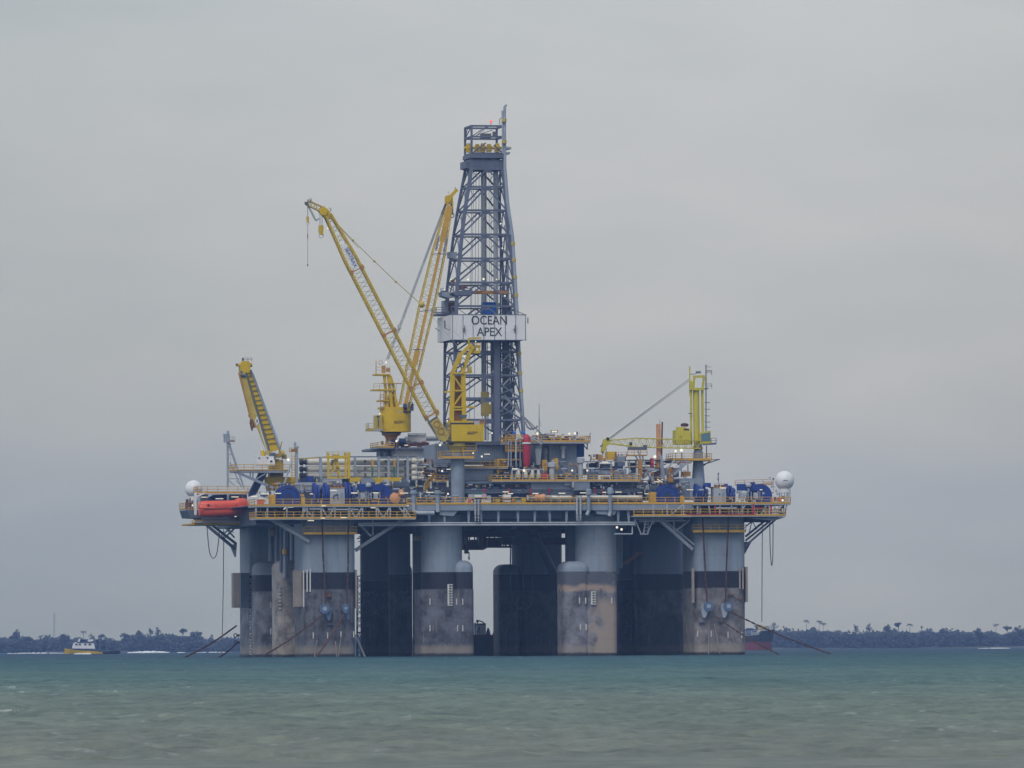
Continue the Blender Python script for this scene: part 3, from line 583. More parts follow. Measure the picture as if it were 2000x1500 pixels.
# anodes: small pale bars welded on the plating
for (x, y, v, pr) in [(640 + 0, 1241, -.1, C1), (612, 1241, -.1, C1), (666, 1239, -.1, C1), (691, 1239, -.1, C1), (840, 1175, .5, C2), (892, 1175, .5, C2), (904, 1175, .5, C2), (840, 1227, .5, C2), (894, 1227, .5, C2), (904, 1227, .5, C2), (1132, 1173, .4, C3), (1144, 1173, .4, C3), (1195, 1173, .5, C3), (1134, 1225, .4, C3), (1145, 1225, .4, C3), (1389, 1238, -.1, C4), (1422, 1240, -.1, C4), (1449, 1240, -.1, C4), (1363, 1238, -.1, C4), (529, 1182, 46.8, B1), (529, 1233, 46.8, B1)]:
    mb = MB(); mb.pbox(x - .9, y - 6, x + .9, y + 6, v, .3); part(mb, 'anode', 'mark', pr)
# draft marks
def draft(x, y0, y1, v, parent, side=1):
    mb = MB(); mb.pbox(x - 2.4, y0, x + .1, y1, v, .3); k = int((y1 - y0) / 5.2)
    for i in range(k + 1): y = y0 + 1 + (y1 - y0 - 2) * i / k; mb.pbox(x, y - .9, x + 7.5, y + .9, v - .03, .3)
    for i in range(k): mb.pbox(x + 4.5, y0 + 1 + (y1 - y0 - 2) * (i + .35) / k, x + 6, y0 + 1 + (y1 - y0 - 2) * (i + .65) / k, v - .06, .2)
    part(mb, 'draft_marks', 'mark', parent)
draft(877, 1141, 1183, .4, C2); draft(1157, 1155, 1181, .35, C3)
mb = MB()
for i in range(26):
    y = 1130 + i * 5.9; mb.pbox(488, y, 494, y + 1.2, 56.7, .3); mb.pbox(488.3 + (i % 2) * 3.8, y + 1, 490 + (i % 2) * 3.8, y + 4, 56.75, .25)
part(mb, 'draft_marks', 'mark', C1b)
mb = MB()
for i in range(7): y = 1080 + i * 5.9; mb.pbox(488, y, 493, y + 1.4, 56.7, .3); mb.pbox(487, y + 3, 494, y + 4, 56.7, .3)
part(mb, 'upper_marks', 'dgrey', C1b)
mb = MB(); [mb.pbox(545, 1145 + i * 7, 549, 1147 + i * 7, 14.8, .3) for i in range(7)]; part(mb, 'draft_marks', 'mark', BF)
# pipes and cables down the left blister
for i, (x, y0, y1, v) in enumerate(((528, 1022, 1096, 46), (534, 1022, 1105, 46), (540, 1022, 1100, 44), (549, 1022, 1118, 14), (556, 1022, 1128, 14), (562, 1030, 1100, 14), (570, 1030, 1095, 18))):
    mb = MB(); mb.tube(P(x, y0, v), P(x, y1, v), .28 if i % 2 else .4, 8); part(mb, 'riser_pipe', ('mast', 'dgrey', 'mast', 'dgrey')[i % 4])
mb = MB(); [mb.lathe(P(x, y, v), [(.15, 0), (.5, .3), (.5, 1.1), (.15, 1.5)], 8) for x, y, v in ((531, 1033, 44), (533, 1047, 44), (556, 1085, 13), (555, 1018 + 5, 13))]; part(mb, 'marker_floats', 'orange')

# ---- upper hull
aL = P(583, 985, 3).x; aR = P(1457, 985, 3).x
mb = MB(); mb.box(aL, aR, 3, 71, 26.1, 29.35); part(mb, 'upper_hull', 'dgrey')
mb = MB(); mb.box(P(500, 985, 20).x, aL, 20, 71, 26.1, 29.3); part(mb, 'left_hull_side', 'dgrey')
mb = MB(); a = P(795, 986, -2); b = P(1355, 998, -2); mb.box(a.x, b.x, -2, 3, 28.5, 29.65); mb.box(a.x, b.x, -2.2, -2, 28.45, 29.75); fascia = part(mb, 'deck_edge_beam', 'grey')
mb = MB(); mb.box(aL - 8, aR + .5, -2.1, 72, 29.66, 29.8); part(mb, 'main_deck', 'dgrey')
# recessed wall panels and tapered brackets under the deck edge
mb = MB(); mb.pbox(943, 997, 1097, 1013, 1.2, 1.8); mb.pbox(1160, 997, 1185, 1008, .5, 2.5); part(mb, 'wall_panel', paint('recessed blue wall', (.115, .155, .235)))
for i, x in enumerate((915, 940, 973, 1012, 1044, 1074, 1106, 1130, 1207, 1228, 838, 868, 1276)):
    mb = MB(); mb.pprism([(x - 3.5, 998), (x + 2, 998), (x + 2, 1024), (x - .6, 1024)] if i % 2 else [(x - 2, 998), (x + 3.5, 998), (x + 1.6, 1024), (x - .8, 1024)], -1.6, .5); part(mb, 'bracket', 'grey')
mb = MB(); mb.tube(P(700, 1022, -1.9), P(1240, 1020.5, -1.9), .16, 8); mb.tube(P(700, 1026, -1.9), P(1240, 1024.5, -1.9), .2, 8); part(mb, 'fire_main_pipe', 'lgrey')
mb = MB(); mb.tube(P(1240, 1028, -1.5), P(1240, 1012, -1.5), .15); mb.tube(P(1240, 1014, -1.5), P(1335, 1013, -1.5), .15); mb.tube(P(1248, 1018, -1.5), P(1340, 1017, -1.5), .15); mb.tube(P(1200, 1043, -1.5), P(1235, 1043, -1.5), .15); mb.tube(P(1235, 1043, -1.5), P(1235, 1026, -1.5), .15); part(mb, 'drain_pipe', 'lgrey')
mb = MB(); mb.bar(P(1240, 1014, -1.5), P(1252, 1043, -1.5), .22); mb.bar(P(1262, 1016, -1.5), P(1256, 1043, -1.5), .22); mb.bar(P(1250, 1043, -1.5), P(1266, 1043, -1.5), .22); mb.bar(P(1275, 1016, -1.5), P(1264, 1043, -1.5), .22); mb.ladder(P(1262, 1018, -1.6), P(1262, 1043, -1.6), .8, .12); part(mb, 'hanging_frame', 'lgrey')
for x in (928.5, 934.5, 1127, 1134):    # paired hose pipes over the deck edge
    mb = MB(); y0, y1 = (975, 1006) if x < 1000 else (968, 1005); mb.tube(P(x, y0, -2.6), P(x, y1, -2.6), .2, 8); mb.tube(P(x, y1, -2.6), P(x, y1 + 12, -2.6), .12, 8); mb.tube(P(x, y1 + 4, -2.6), P(x, y1 + 6, -2.6), .26, 8); mb.tube(P(x, y0 + 8, -2.6), P(x, y0 + 9.5, -2.6), .3, 8); part(mb, 'hose_pipe', 'lgrey')
# vents/pipes with hats on the main deck edge
def vent(x, ytop, ybot, v, w, parent=None, mat='grey'):
    mb = MB(); a = P(x, ybot, v); b = P(x, ytop, v); r = w * .05; h = b.z - a.z
    mb.lathe(a, [(r * .7, 0), (r * .7, h * .72), (r * 1.15, h * .74), (r * 1.15, h * .95), (r * .8, h)], 16); return part(mb, 'deck_vent', mat, parent)
vent(808, 958, 983, -2.2, 12); vent(855, 958, 983, -2.2, 12); vent(1150, 955, 998, -2.6, 10); vent(1192, 952, 1000, -2.6, 10)
mb = MB(); [mb.tube(P(x, 983, -2.4), P(x, 1000, -2.4), .38, 12) for x in (808, 855)]; mb.tube(P(808, 1000, -2.6), P(816, 1002, -2.6), .38, 12); mb.tube(P(816, 1002, -2.6), P(848, 1002, -2.6), .42, 14); mb.tube(P(1150, 998, -2.6), P(1146, 1006, -2.6), .36, 12); mb.tube(P(1192, 1000, -2.6), P(1190, 1008, -2.6), .36, 12); part(mb, 'exhaust_duct', 'lgrey')
mb = MB(); mb.pprism([(860, 987), (905, 987), (885, 1008), (858, 1006)], -1.9, 2.5); part(mb, 'column_haunch', 'grey'); mb = MB(); mb.pprism([(1160, 987), (1210, 987), (1200, 1006), (1166, 1004)], -1.9, 2.5); part(mb, 'column_haunch', 'grey')
# under-deck girders and the dark gear hanging in the moonpool
mb = MB()
for v, x0, x1, y0, y1 in ((36, 690, 1245, 1027, 1040), (62, 690, 1250, 1030, 1043)): mb.pbox(x0, y0, x1, y1, v, 1.5)
for x in (720, 760, 806, 905, 950, 1000, 1060, 1100, 1215, 1290): p = P(x, 1030, 4); mb.box(p.x, p.x + .9, 4, 68, 25.0, 26.1)
part(mb, 'underdeck_girders', 'dark')
mb = MB(); mb.pbox(902, 1034, 1006, 1048, 30, 10); [mb.pbox(*b_, 28 + i * 1.7, 3) for i, b_ in enumerate(((912, 1048, 915, 1081), (905, 1064, 946, 1074), (944, 1048, 950, 1072), (921, 1054, 934, 1066), (953, 1050, 980, 1068), (984, 1046, 1000, 1064), (905, 1046, 912, 1068), (936, 1047, 941, 1070)))]
for i in range(9): mb.tube(P(918 + i * 9.5, 1044, 31), P(915 + i * 9.5 + (i % 3) * 2, 1068, 31), .13, 6)
mb.tube(P(944, 1052, 30), P(1003, 1052, 30), .2); mb.tube(P(906, 1068, 30), P(1000, 1068, 30), .22); mb.tube(P(976, 1050, 29), P(990, 1068, 29), .15); mb.pbox(1003, 1050, 1120, 1064, 33, 3); part(mb, 'moonpool_equipment', 'brownred')
mb = MB(); mb.tube(P(916, 1078, 28), P(916, 1094, 28), .1, 6); mb.tube(P(914, 1090, 28), P(918, 1090, 28), .12, 6); part(mb, 'moonpool_cable', 'dark')
mb = MB(); mb.tube(P(1042, 1040, 20), P(1080, 1118, 48), .9, 12); part(mb, 'inner_diagonal_brace', 'dgrey')
# hoses hanging in front of the wide dark back column
def hang(name, pts, v, r=.13, mat='dgrey', parent=None):
    mb = MB(); q = [P(x, y, v) for x, y in pts]; out = []
    for i in range(len(q) - 1):          # Catmull-Rom
        p0 = q[max(0, i - 1)]; p1 = q[i]; p2 = q[i + 1]; p3 = q[min(len(q) - 1, i + 2)]
        for k in range(6): t = k / 6; out.append(.5 * ((2 * p1) + (-p0 + p2) * t + (2 * p0 - 5 * p1 + 4 * p2 - p3) * t * t + (-p0 + 3 * p1 - 3 * p2 + p3) * t ** 3))
    mb.path(out + [q[-1]], r, 6); return part(mb, name, mat, parent)
hang('hose', [(998, 1040), (997, 1150), (1004, 1178), (1015, 1189), (1030, 1189), (1039, 1172), (1040, 1120), (1039, 1040)], 53, .14); hang('hose', [(1015, 1189), (1022, 1180), (1022, 1140), (1020, 1050)], 53.3, .14)
hang('mooring_rope', [(404, 1026), (408, 1070), (412, 1086), (418, 1090), (424, 1078), (429, 1036)], 55, .09, 'rope'); hang('mooring_rope', [(437, 1034), (436, 1150), (433, 1276)], 52, .08, 'rope')
hang('mooring_rope', [(1503.5, 1012), (1504, 1060), (1506, 1098), (1508, 1103), (1509.5, 1080), (1510, 1010)], 8, .09, 'rope'); hang('mooring_rope', [(1489, 1016), (1488.5, 1100), (1488, 1214)], 10, .08, 'rope')
# ---- railed ledges on the corner columns
def ledge(x0, x1, y, v, dep, yb=None):
    a = P(x0, y, v); b = P(x1, y, v); mb = MB(); mb.box(a.x, b.x, v, v + dep, a.z - .3, a.z); pl = part(mb, 'column_ledge', 'orange')
    mb = MB(); mb.rail([(a.x, v + dep, a.z), (a.x, v + .1, a.z), (b.x, v + .1, a.z), (b.x, v + dep, a.z)], 1.2, .11); mb.build('railing', 'orange', pl)
ledge(594, 697, 1041, -1.6, 1.6); ledge(1354, 1457, 1037, -1.6, 1.6)
# ---- side platforms with two levels
def deck_run(x0, x1, y, v0, v1, th=.3, mat='lgrey', rails='f', rmat='orange', h=1.2, name='platform', front=True):
    a = P(x0, y, v0); b = P(x1, y, v0); mb = MB(); mb.box(a.x, b.x, v0, v1, a.z - th, a.z); pl = part(mb, name, mat)
    pts = []
    if 'l' in rails: pts.append((a.x, v1, a.z))
    pts += [(a.x, v0 + .08, a.z), (b.x, v0 + .08, a.z)]
    if 'r' in rails: pts.append((b.x, v1, a.z))
    mb = MB(); mb.rail(pts, h, .11); mb.build('railing', rmat, pl)
    if front: mb = MB(); mb.box(a.x, b.x, v0 - .05, v0 - .01, a.z - .12, a.z + .22); mb.build('toe_board', rmat, pl)
    return pl
LT = deck_run(497, 795, 987, -4, 4, .35, rails='fl', name='left_platform'); LL = deck_run(500, 812, 1012, -4, 4, .3, rails='flr', name='left_lower_walkway')
RT = deck_run(1355, 1544, 983, -4, 12, .35, rails='fr', name='right_platform'); RL = deck_run(1238, 1535, 1006.5, -4, 10, .3, rails='fr', name='right_lower_walkway')
mb = MB(); a = P(795, 985, -2.2); b = P(1355, 985, -2.2); a.z = b.z = 29.8; mb.rail([a, b], 1.15, .1); mb.build('railing', 'orange', fascia)
mb = MB(); mb.box(a.x, b.x, -2.3, -2.2, 29.62, 29.95); mb.build('toe_board', 'orange', fascia)
# platform trusses
def truss(segs, v, w, mat='lgrey', name='platform_truss', parent=None):
    mb = MB()
    for x0, y0, x1, y1 in segs: mb.bar(P(x0, y0, v), P(x1, y1, v), w)
    return part(mb, name, mat, parent)
seg = []
for i, x in enumerate(range(600, 800, 27)): seg += [(x, 989, x + (13 if i % 2 else -13), 1011), (x, 989, x, 1011)]
seg += [(592, 989, 612, 1011), (500, 1010, 500, 988), (592, 1010, 592, 988), (522, 988, 522, 1010), (560, 988, 560, 1010), (604, 994, 630, 994), (640, 995, 700, 995), (778, 989, 795, 1010)]
truss(seg, -3.7, .28)
seg = [(1240, 1009, 1352, 1009), (1276, 985, 1276, 1006), (1303, 985, 1303, 1006), (1335, 985, 1335, 1006), (1310, 1006, 1334, 985)]
for i, x in enumerate(range(1362, 1500, 22)): seg += [(x, 985, x + (3 if i % 2 else 0), 1006)]
seg += [(1395, 992, 1438, 992), (1443, 1006, 1455, 987), (1485, 1006, 1498, 987), (1468, 987, 1478, 1006), (1513, 984, 1513, 1006), (1523, 984, 1519, 1006), (1537, 984, 1532, 1006), (1500, 984, 1508, 1006)]
truss(seg, -3.7, .26)
mb = MB(); [mb.pprism([(x - 4, 988), (x + 4, 988), (x + 2, 1011), (x - 2, 1011)], -3.0, .5) for x in (612, 645, 690, 1366, 1437, 1450)]; part(mb, 'platform_stiffeners', 'grey')
mb = MB(); mb.pbox(1340, 1003.5, 1475, 1005.5, -4.1, .3); mb.pbox(1470, 984, 1473, 1005, -4, .4); mb.pbox(1505, 984, 1508, 1006, -3.9, .4); mb.pbox(1474, 990, 1492, 993, -3.5, 1); mb.pbox(1396, 984, 1398, 1005, -3.9, .3); part(mb, 'red_fire_pipe', 'red')
mb = MB(); mb.box(P(500, 990, 4).x, P(812, 990, 4).x, 4, 4.5, 26.1, 29.4); mb.box(P(1240, 990, 3).x, P(1500, 990, 3).x, 2.4, 3, 26.1, 29.4); part(mb, 'platform_back_wall', 'navy')
for i, (x, y, w, h, mt_) in enumerate(((520, 1003, 10, 7, 'dgrey'), (541, 1005, 8, 6, 'rust'), (566, 1003, 12, 8, 'blue'), (628, 1001, 14, 9, 'dgrey'), (655, 1004, 10, 6, 'brownred'), (681, 1000, 9, 10, 'grey'), (704, 1003, 12, 8, 'dgrey'), (733, 1005, 10, 6, 'rust'), (760, 1002, 9, 9, 'navy'), (1268, 998, 12, 8, 'dgrey'), (1291, 1000, 9, 6, 'ochre'), (1320, 999, 8, 7, 'rust'), (1384, 998, 12, 7, 'dgrey'), (1411, 997, 10, 9, 'navy'), (1428, 999, 8, 6, 'brownred'), (1462, 998, 11, 8, 'dgrey'), (1489, 999, 10, 7, 'ochre'))):
    mb = MB(); mb.pbox(x - w / 2, y - h / 2, x + w / 2, y + h / 2 + 2, 0, 1.6); mb.tube(P(x - w / 2, y - h / 2, .2), P(x - w / 2, 990, .2), .1, 6); part(mb, 'equipment_box', mt_)
# ---- braces
for p, q, w in (((694, 1075, 3), (790, 1013, -1), .62), ((700, 1022, 0), (724, 1047, 1), .3), ((728, 1045, 1), (728, 1016, 0), .3), ((527, 1014, -1), (604, 1058, 0), .6), ((533, 1011, 1), (607, 1052, 1.5), .35), ((1283, 1011, -1), (1352, 1073, 1), .62), ((1290, 1010, .5), (1356, 1064, 1), .35), ((1316, 1040, 0), (1347, 1016, 0), .3), ((1316, 1040, 0), (1316, 1015, 0), .25)):
    mb = MB(); mb.bar(P(*p), P(*q), w); part(mb, 'diagonal_brace', 'lgrey')
for p, q, w in (((1456, 1048, 6), (1500, 1012, 6), .38), ((1456, 1056, 3), (1512, 1011, 2), .38), ((1456, 1066, 1), (1520, 1010, -1), .38), ((1457, 1028, 5), (1476, 1012, 5), .22), ((1462, 1046, 4), (1470, 1012, 4), .16), ((1466, 1012, 4), (1478, 1034, 4), .16)):
    mb = MB(); mb.bar(P(*p), P(*q), w); part(mb, 'outrigger_brace', 'dgrey')
mb = MB(); mb.pprism([(1455, 1082), (1455, 1058), (1468, 1058)], 3, 2); mb.pprism([(1462, 1012), (1534, 1010), (1512, 1017), (1500, 1016)], -3.6, 2); part(mb, 'outrigger_gusset', 'dgrey')
for p, q, w in (((459, 1072, 58), (403, 1025, 55), .5), ((461, 1062, 56), (412, 1024, 52), .4), ((430, 1048, 56), (462, 1022, 56), .3), ((437, 1052, 56), (464, 1026, 58), .25), ((458, 1050, 58), (432, 1022, 58), .3), ((456, 1040, 56), (424, 1022, 56), .16)):
    mb = MB(); mb.bar(P(*p), P(*q), w); part(mb, 'outrigger_brace', 'grey')
mb = MB(); mb.pprism([(461, 1088), (452, 1066), (463, 1060)], 60, 2); part(mb, 'outrigger_gusset', 'grey')
# stair tower and leaning pole in the slit behind the left corner column
mb = MB(); mb.lattice(P(702, 1282, 30), P(702, 1126, 30), [(0, .9), (1, .9)], 1.2, 12, .13, .11); [mb.bar(P(700, 1040 + k * 9, 30), P(706, 1038 + k * 9, 30), .16) for k in range(4)]; [mb.bar(P(697, y, 29), P(708, y - 2, 29), .2) for y in (1052, 1126, 1178, 1208, 1236)]; part(mb, 'stair_tower', 'dark')
mb = MB(); mb.bar(P(694, 1240, 6), P(714, 1286, 6), .35); part(mb, 'leaning_pole', 'lgrey')
mb = MB()
for x0, x1, yy in ((1204, 1212, 1060), (1206, 1214, 1105)): mb.tube(P(x0, 1030, 14), P(x0, 1120, 14), .3, 8)
mb.tube(P(1211, 1034, 16), P(1211, 1110, 16), .5, 10); part(mb, 'caisson_pipe', 'grey')
mb = MB(); mb.ladder(P(1217, 1104, 40), P(1251, 1078, 40), .8, .25); part(mb, 'inner_ladder', 'ochre'); mb = MB(); mb.pbox(812, 1046, 824, 1056, 12, 2); part(mb, 'inner_ledge', 'yellow2')

# ---- left end platform (lifeboat station)
VL = 40
EP = deck_run(386, 504, 962, VL, VL + 5, .3, rails='fl', name='lifeboat_top_deck', mat='white')
mb = MB(); [mb.pbox(x, 962, x + 4, 1006, VL, .6) for x in (380, 483)]; [mb.pbox(x, 965, x + 2.5, 1000, VL + 8, .6) for x in (398, 440, 470)]; mb.bar(P(383, 970, VL), P(400, 963, VL), .3); part(mb, 'davit_frame', 'white')
EB = deck_run(375, 470, 1022, VL, VL + 14, .3, rails='', name='lifeboat_lower_walkway', mat='orange', h=.6); deck_run(362, 386, 994, VL + 4, VL + 12, .3, rails='fl', name='end_landing')
mb = MB(); mb.pprism([(365, 996), (392, 996), (470, 1010), (540, 1012), (540, 1021), (400, 1021), (392, 1012), (370, 1011)], VL + 2, 10); part(mb, 'lifeboat_platform_base', 'dgrey')
mb = MB(); mb.pbox(380, 1018, 470, 1021, VL - .5, .6); part(mb, 'walkway_edge', 'lgrey')
mb = MB(); mb.pprism([(409, 979), (412, 971), (418, 966.5), (443, 966), (443, 979)], VL + 3, 4); part(mb, 'blue_locker', 'blue'); mb = MB(); mb.pbox(448, 966, 482, 990, VL + 5, 5); mb.pbox(392, 966, 407, 990, VL + 5, 4); part(mb, 'locker', 'lgrey')
mb = MB(); [mb.tube(P(x, 994, VL + 4), P(x, 978 - (x % 3) * 3, VL + 4), .14, 6) for x in (364, 367, 371, 375)]; mb.pbox(364, 975, 367, 981, VL + 4, .5); mb.pbox(370, 982, 375, 990, VL + 4, 1); part(mb, 'landing_gear', 'rust')

# ---- built-up decks behind the edge
mb = MB(); mb.pbox(960, 939, 1255, 985, 6, 20); part(mb, 'mud_module', 'dgrey')
mb = MB(); mb.pbox(883, 942, 1036, 978, 4.2, 1.7); part(mb, 'module_front_wall', 'navy')
mb = MB(); mb.pbox(1037, 939.5, 1120, 966, 3.6, 2.3); mb.pbox(1120, 939.5, 1152, 958, 2.6, 3.3); [mb.pbox(1120.8 + 3.5 * i, 941, 1122 + 3.5 * i, 957, 2.45, .2) for i in range(9)]; part(mb, 'module_panel', 'grey')
mb = MB(); mb.pbox(1166, 944, 1262, 960, 5, 1.0); mb.pbox(1255, 938, 1345, 976, 8, 12); part(mb, 'module_panel', 'dgrey')
UD = deck_run(961, 1250, 938.5, 2.4, 24, .3, rails='fl', name='upper_deck', h=1.05)
mb = MB(); [mb.tube(P(885, y, 3.6), P(1250, y - .8, 3.6), .16, 6) for y in (957, 960, 963)]; mb.tube(P(885, 944, 3.8), P(1030, 943, 3.8), .3, 8); mb.tube(P(1031, 944, 3.8), P(1034, 964, 3.8), .35, 8); part(mb, 'pipe_run', 'dgrey')
for x in (946, 994, 1037, 1073, 1162, 1176): mb = MB(); mb.pbox(x - 1.7, 954, x + 1.7, 960, 3.3, .5); mb.tube(P(x, 960, 3.4), P(x, 966, 3.4), .1, 6); part(mb, 'hydrant', 'red')
for i, x in enumerate((913, 931, 946, 983, 998, 1010, 1024)): mb = MB(); mb.pbox(x - 3.3, 945, x + 3.3, 951, 3.9, .5); part(mb, 'wall_box', ('ochre', 'yellow2', 'yellow2', 'grey', 'brownred', 'ochre', 'brownred')[i])
mb = MB(); mb.pbox(590, 935, 690, 984, 14, 26); mb.pbox(690, 948, 900, 984, 12, 26); part(mb, 'pipe_deck_module', 'dgrey')
mb = MB(); mb.pbox(800, 905, 880, 984, 16, 20); part(mb, 'midship_module', 'dgrey'); 
mb = MB(); mb.pbox(905, 912, 962, 943, 7.5, 14); part(mb, 'substructure_wall', 'grey')
mb = MB(); mb.pbox(905, 868, 1003, 902, 20, 26); [mb.pbox(906 + 4.4 * i, 869, 907.6 + 4.4 * i, 898, 19.8, .25) for i in range(22)]; part(mb, 'drill_floor_cladding', 'grey')
mb = MB(); mb.pbox(903, 862, 1030, 869, 19, 30); part(mb, 'drill_floor', 'dgrey')
deck_run(905, 992, 912, 6.5, 12, .35, rails='f', name='substructure_walkway', h=1.0)
mb = MB(); mb.pbox(905, 938, 1130, 942, 5.8, 2); mb.pbox(970, 868, 1130, 940, 24, 14); part(mb, 'substructure_core', 'dgrey')
# big grey block with railed roof on the right of the derrick
mb = MB(); mb.pbox(1073, 864, 1126, 928, 10, 16); [mb.pbox(1074 + 5.5 * i, 866, 1075 + 5.5 * i, 926, 9.8, .2) for i in range(10)]; blk = part(mb, 'engine_room_block', 'grey')
mb = MB(); mb.pbox(1126, 865, 1141, 892, 12, 8); part(mb, 'engine_room_annex', 'blue'); deck_run(1000, 1153, 862, 7, 20, .4, rails='flr', name='roof_deck', h=1.05)
mb = MB(); mb.bar(P(1147, 864, 8), P(1147, 878, 8), .2); mb.bar(P(1139, 868, 8), P(1147, 878, 8), .2); mb.bar(P(1147, 864, 8), P(1154, 845, 8), .12); part(mb, 'roof_deck_knee', 'dgrey')
for x, yt, yb, w, v in ((1051, 866, 906, 15, 9), (1066, 875, 925, 10, 11), (1084, 898, 935, 13, 7), (1078, 903, 938, 15, 5), (1134, 893, 935, 14, 6), (1100, 870, 895, 10, 9)): vent(x, yt, yb, v, w, None, 'lgrey')
mb = MB(); mb.pprism([(1045, 876), (1058, 876), (1055, 908), (1048, 908)], 8, 1.2); part(mb, 'cyclone_silo', 'lgrey')
prt('orange_module', 'orange', (1026, 893, 1031, 925, 8, 2), (1059, 898, 1069, 920, 8, 2), (1083, 895, 1090, 918, 6, 2)); prt('orange_frame', 'orange', (971, 899, 975, 925, 7, 3), (971, 896, 1019, 899, 7, 3), (1016, 899, 1019, 912, 7, 3), (975, 900, 988, 922, 8.5, 2)); prt('dark_opening', 'navy', (988, 901, 1016, 919, 8, 2))
prt('red_cabinet', 'red', (1059, 924, 1071, 935, 4, 1.5))
mb = MB(); [mb.tube(P(x, 936, 4.5), P(x + (i % 2) * 2, 918 + (i % 3) * 3, 4.5), .18, 6) for i, x in enumerate(range(1000, 1058, 7))]; mb.tube(P(1000, 918, 4.6), P(1058, 917, 4.6), .15, 6); part(mb, 'manifold', 'lgrey')
mb = MB(); [mb.lathe(P(x, 934, 4.0), [(.3, 0), (.45, .5), (.3, 1.2), (.25, 1.6)], 8) for x in (1013, 1027, 1040, 1052)]; part(mb, 'valve_bodies', 'cream')
mb = MB(); [mb.pbox(*b_) for b_ in ((1107, 932, 1120, 944, 3, 2), (1118, 940, 1121, 952, 2.2, 1), (1103, 942, 1118, 948, 3, 1))]; mb.torus(P(1114, 936, 3), .9, .12); part(mb, 'hose_reel', 'lgrey')
# white deckhouse, machinery on it
mb = MB(); mb.pbox(768, 878, 852, 918, 34, 16); dh = part(mb, 'deckhouse', 'white'); mb = MB(); mb.pbox(740, 873.5, 852, 878, 32, 20); part(mb, 'deckhouse_roof', 'dgrey'); mb = MB(); mb.pbox(766, 877, 852, 879, 33.8, .4); part(mb, 'roof_edge', 'ochre')
mb = MB(); mb.pbox(849, 867, 874, 912, 12, 12); [mb.pbox(850.5 + 4 * i, 868, 852 + 4 * i, 905, 11.85, .2) for i in range(6)]; part(mb, 'clad_tower', 'grey')
deck_run(738, 770, 873, 31.5, 40, .3, rails='fl', name='roof_walkway', h=.9, mat='grey')
mb = MB(); mb.pbox(742, 878, 768, 890, 36, 4); mb.tube(P(742, 878, 33), P(742, 893, 33), .15); part(mb, 'crane_b_base_deck', 'dgrey').name = 'crane_base_deck'
prt('roof_machinery', 'brownred', (775, 862, 783, 872, 33, 3), (786, 866, 800, 873, 33, 2), (802, 865, 838, 871, 34, 3)); prt('roof_tank', 'white', (797, 852, 832, 864, 38, 4)); prt('roof_ducts', 'lgrey', (834, 857, 856, 861, 38, 3), (760, 861, 767, 869, 34, 2))
mb = MB(); mb.rail([P(797, 852, 37.8), P(832, 851.5, 37.8)], .5, .12); mb.rail([P(833, 857, 37.8), P(858, 857, 37.8)], .4, .12); part(mb, 'roof_railing', 'lgrey'); mb = MB(); mb.tube(P(780, 862, 32.5), P(792, 862, 32.5), .6, 12); mb.pbox(765, 858, 774, 866, 33, 2); part(mb, 'blue_motor', 'navy')
# midships clutter between pipe rack and pedestal
prt('orange_stack_rack', 'ochre', *[(826, 897 + 3.6 * i, 850, 898.8 + 3.6 * i, 14, 2) for i in range(5)]); prt('cable_tray', 'lgrey', (820, 893, 822, 938, 12, 1), (836, 912, 852, 918, 12, 3), (840, 900, 843, 930, 13, 1))
mb = MB(); mb.bar(P(829, 958, 7), P(852, 931, 9), .5, .3); mb.rail([P(829, 956, 6.5), P(852, 929, 8.5)], 1.1, .12); part(mb, 'stairway', 'orange'); deck_run(852, 882, 939, 5, 10, .3, rails='fl', name='stair_landing', h=1.1)

# ============================================================ derrick
def lin(tab, y):
    for (a, x), (b, w) in zip(tab, tab[1:]):
        if y <= b: return x + (w - x) * (y - a) / (b - a)
    return tab[-1][1]
LF = [(246, 921), (330, 921), (400, 909.5), (450, 903), (550, 893.5), (665, 889), (870, 889)]
RF = [(246, 983), (330, 983), (400, 989), (550, 1004), (665, 1010), (870, 1024)]
DV = 30
def dep(y): return lin([(246, 7.0), (330, 7.0), (550, 11.0), (870, 11.8)], y)
def dn(y):
    """four leg nodes at photo height y"""
    d = dep(y); v0 = DV + (11 - d) / 2; a = P(lin(LF, y), y, v0); b = P(lin(RF, y), y, v0); z = (a.z + b.z) / 2
    return [Vv((a.x, v0, z)), Vv((b.x, v0, z)), Vv((b.x, v0 + d, z)), Vv((a.x, v0 + d, z))]
base = dn(868)[0]
der = thing('derrick', (base.x, DV, base.z), 'tall blue grey steel lattice derrick rising from the middle of the deck', 'derrick')
LV = [868, 820, 778, 733, 687, 644, 598, 552, 505, 458, 411, 365, 330]
for k in range(4):
    mb = MB()
    for a, b in zip(LV, LV[1:]): mb.bar(dn(a)[k], dn(b)[k], .68 if k in (0, 1) else .5)
    part(mb, 'derrick_leg', 'derrick', der)
mb = MB()
for y in LV[1:]:
    n_ = dn(y)
    for k in range(4): mb.bar(n_[k], n_[(k + 1) % 4], .42 if k == 0 else .3)
part(mb, 'girts', 'derrick', der)
mb = MB(); mb2 = MB()
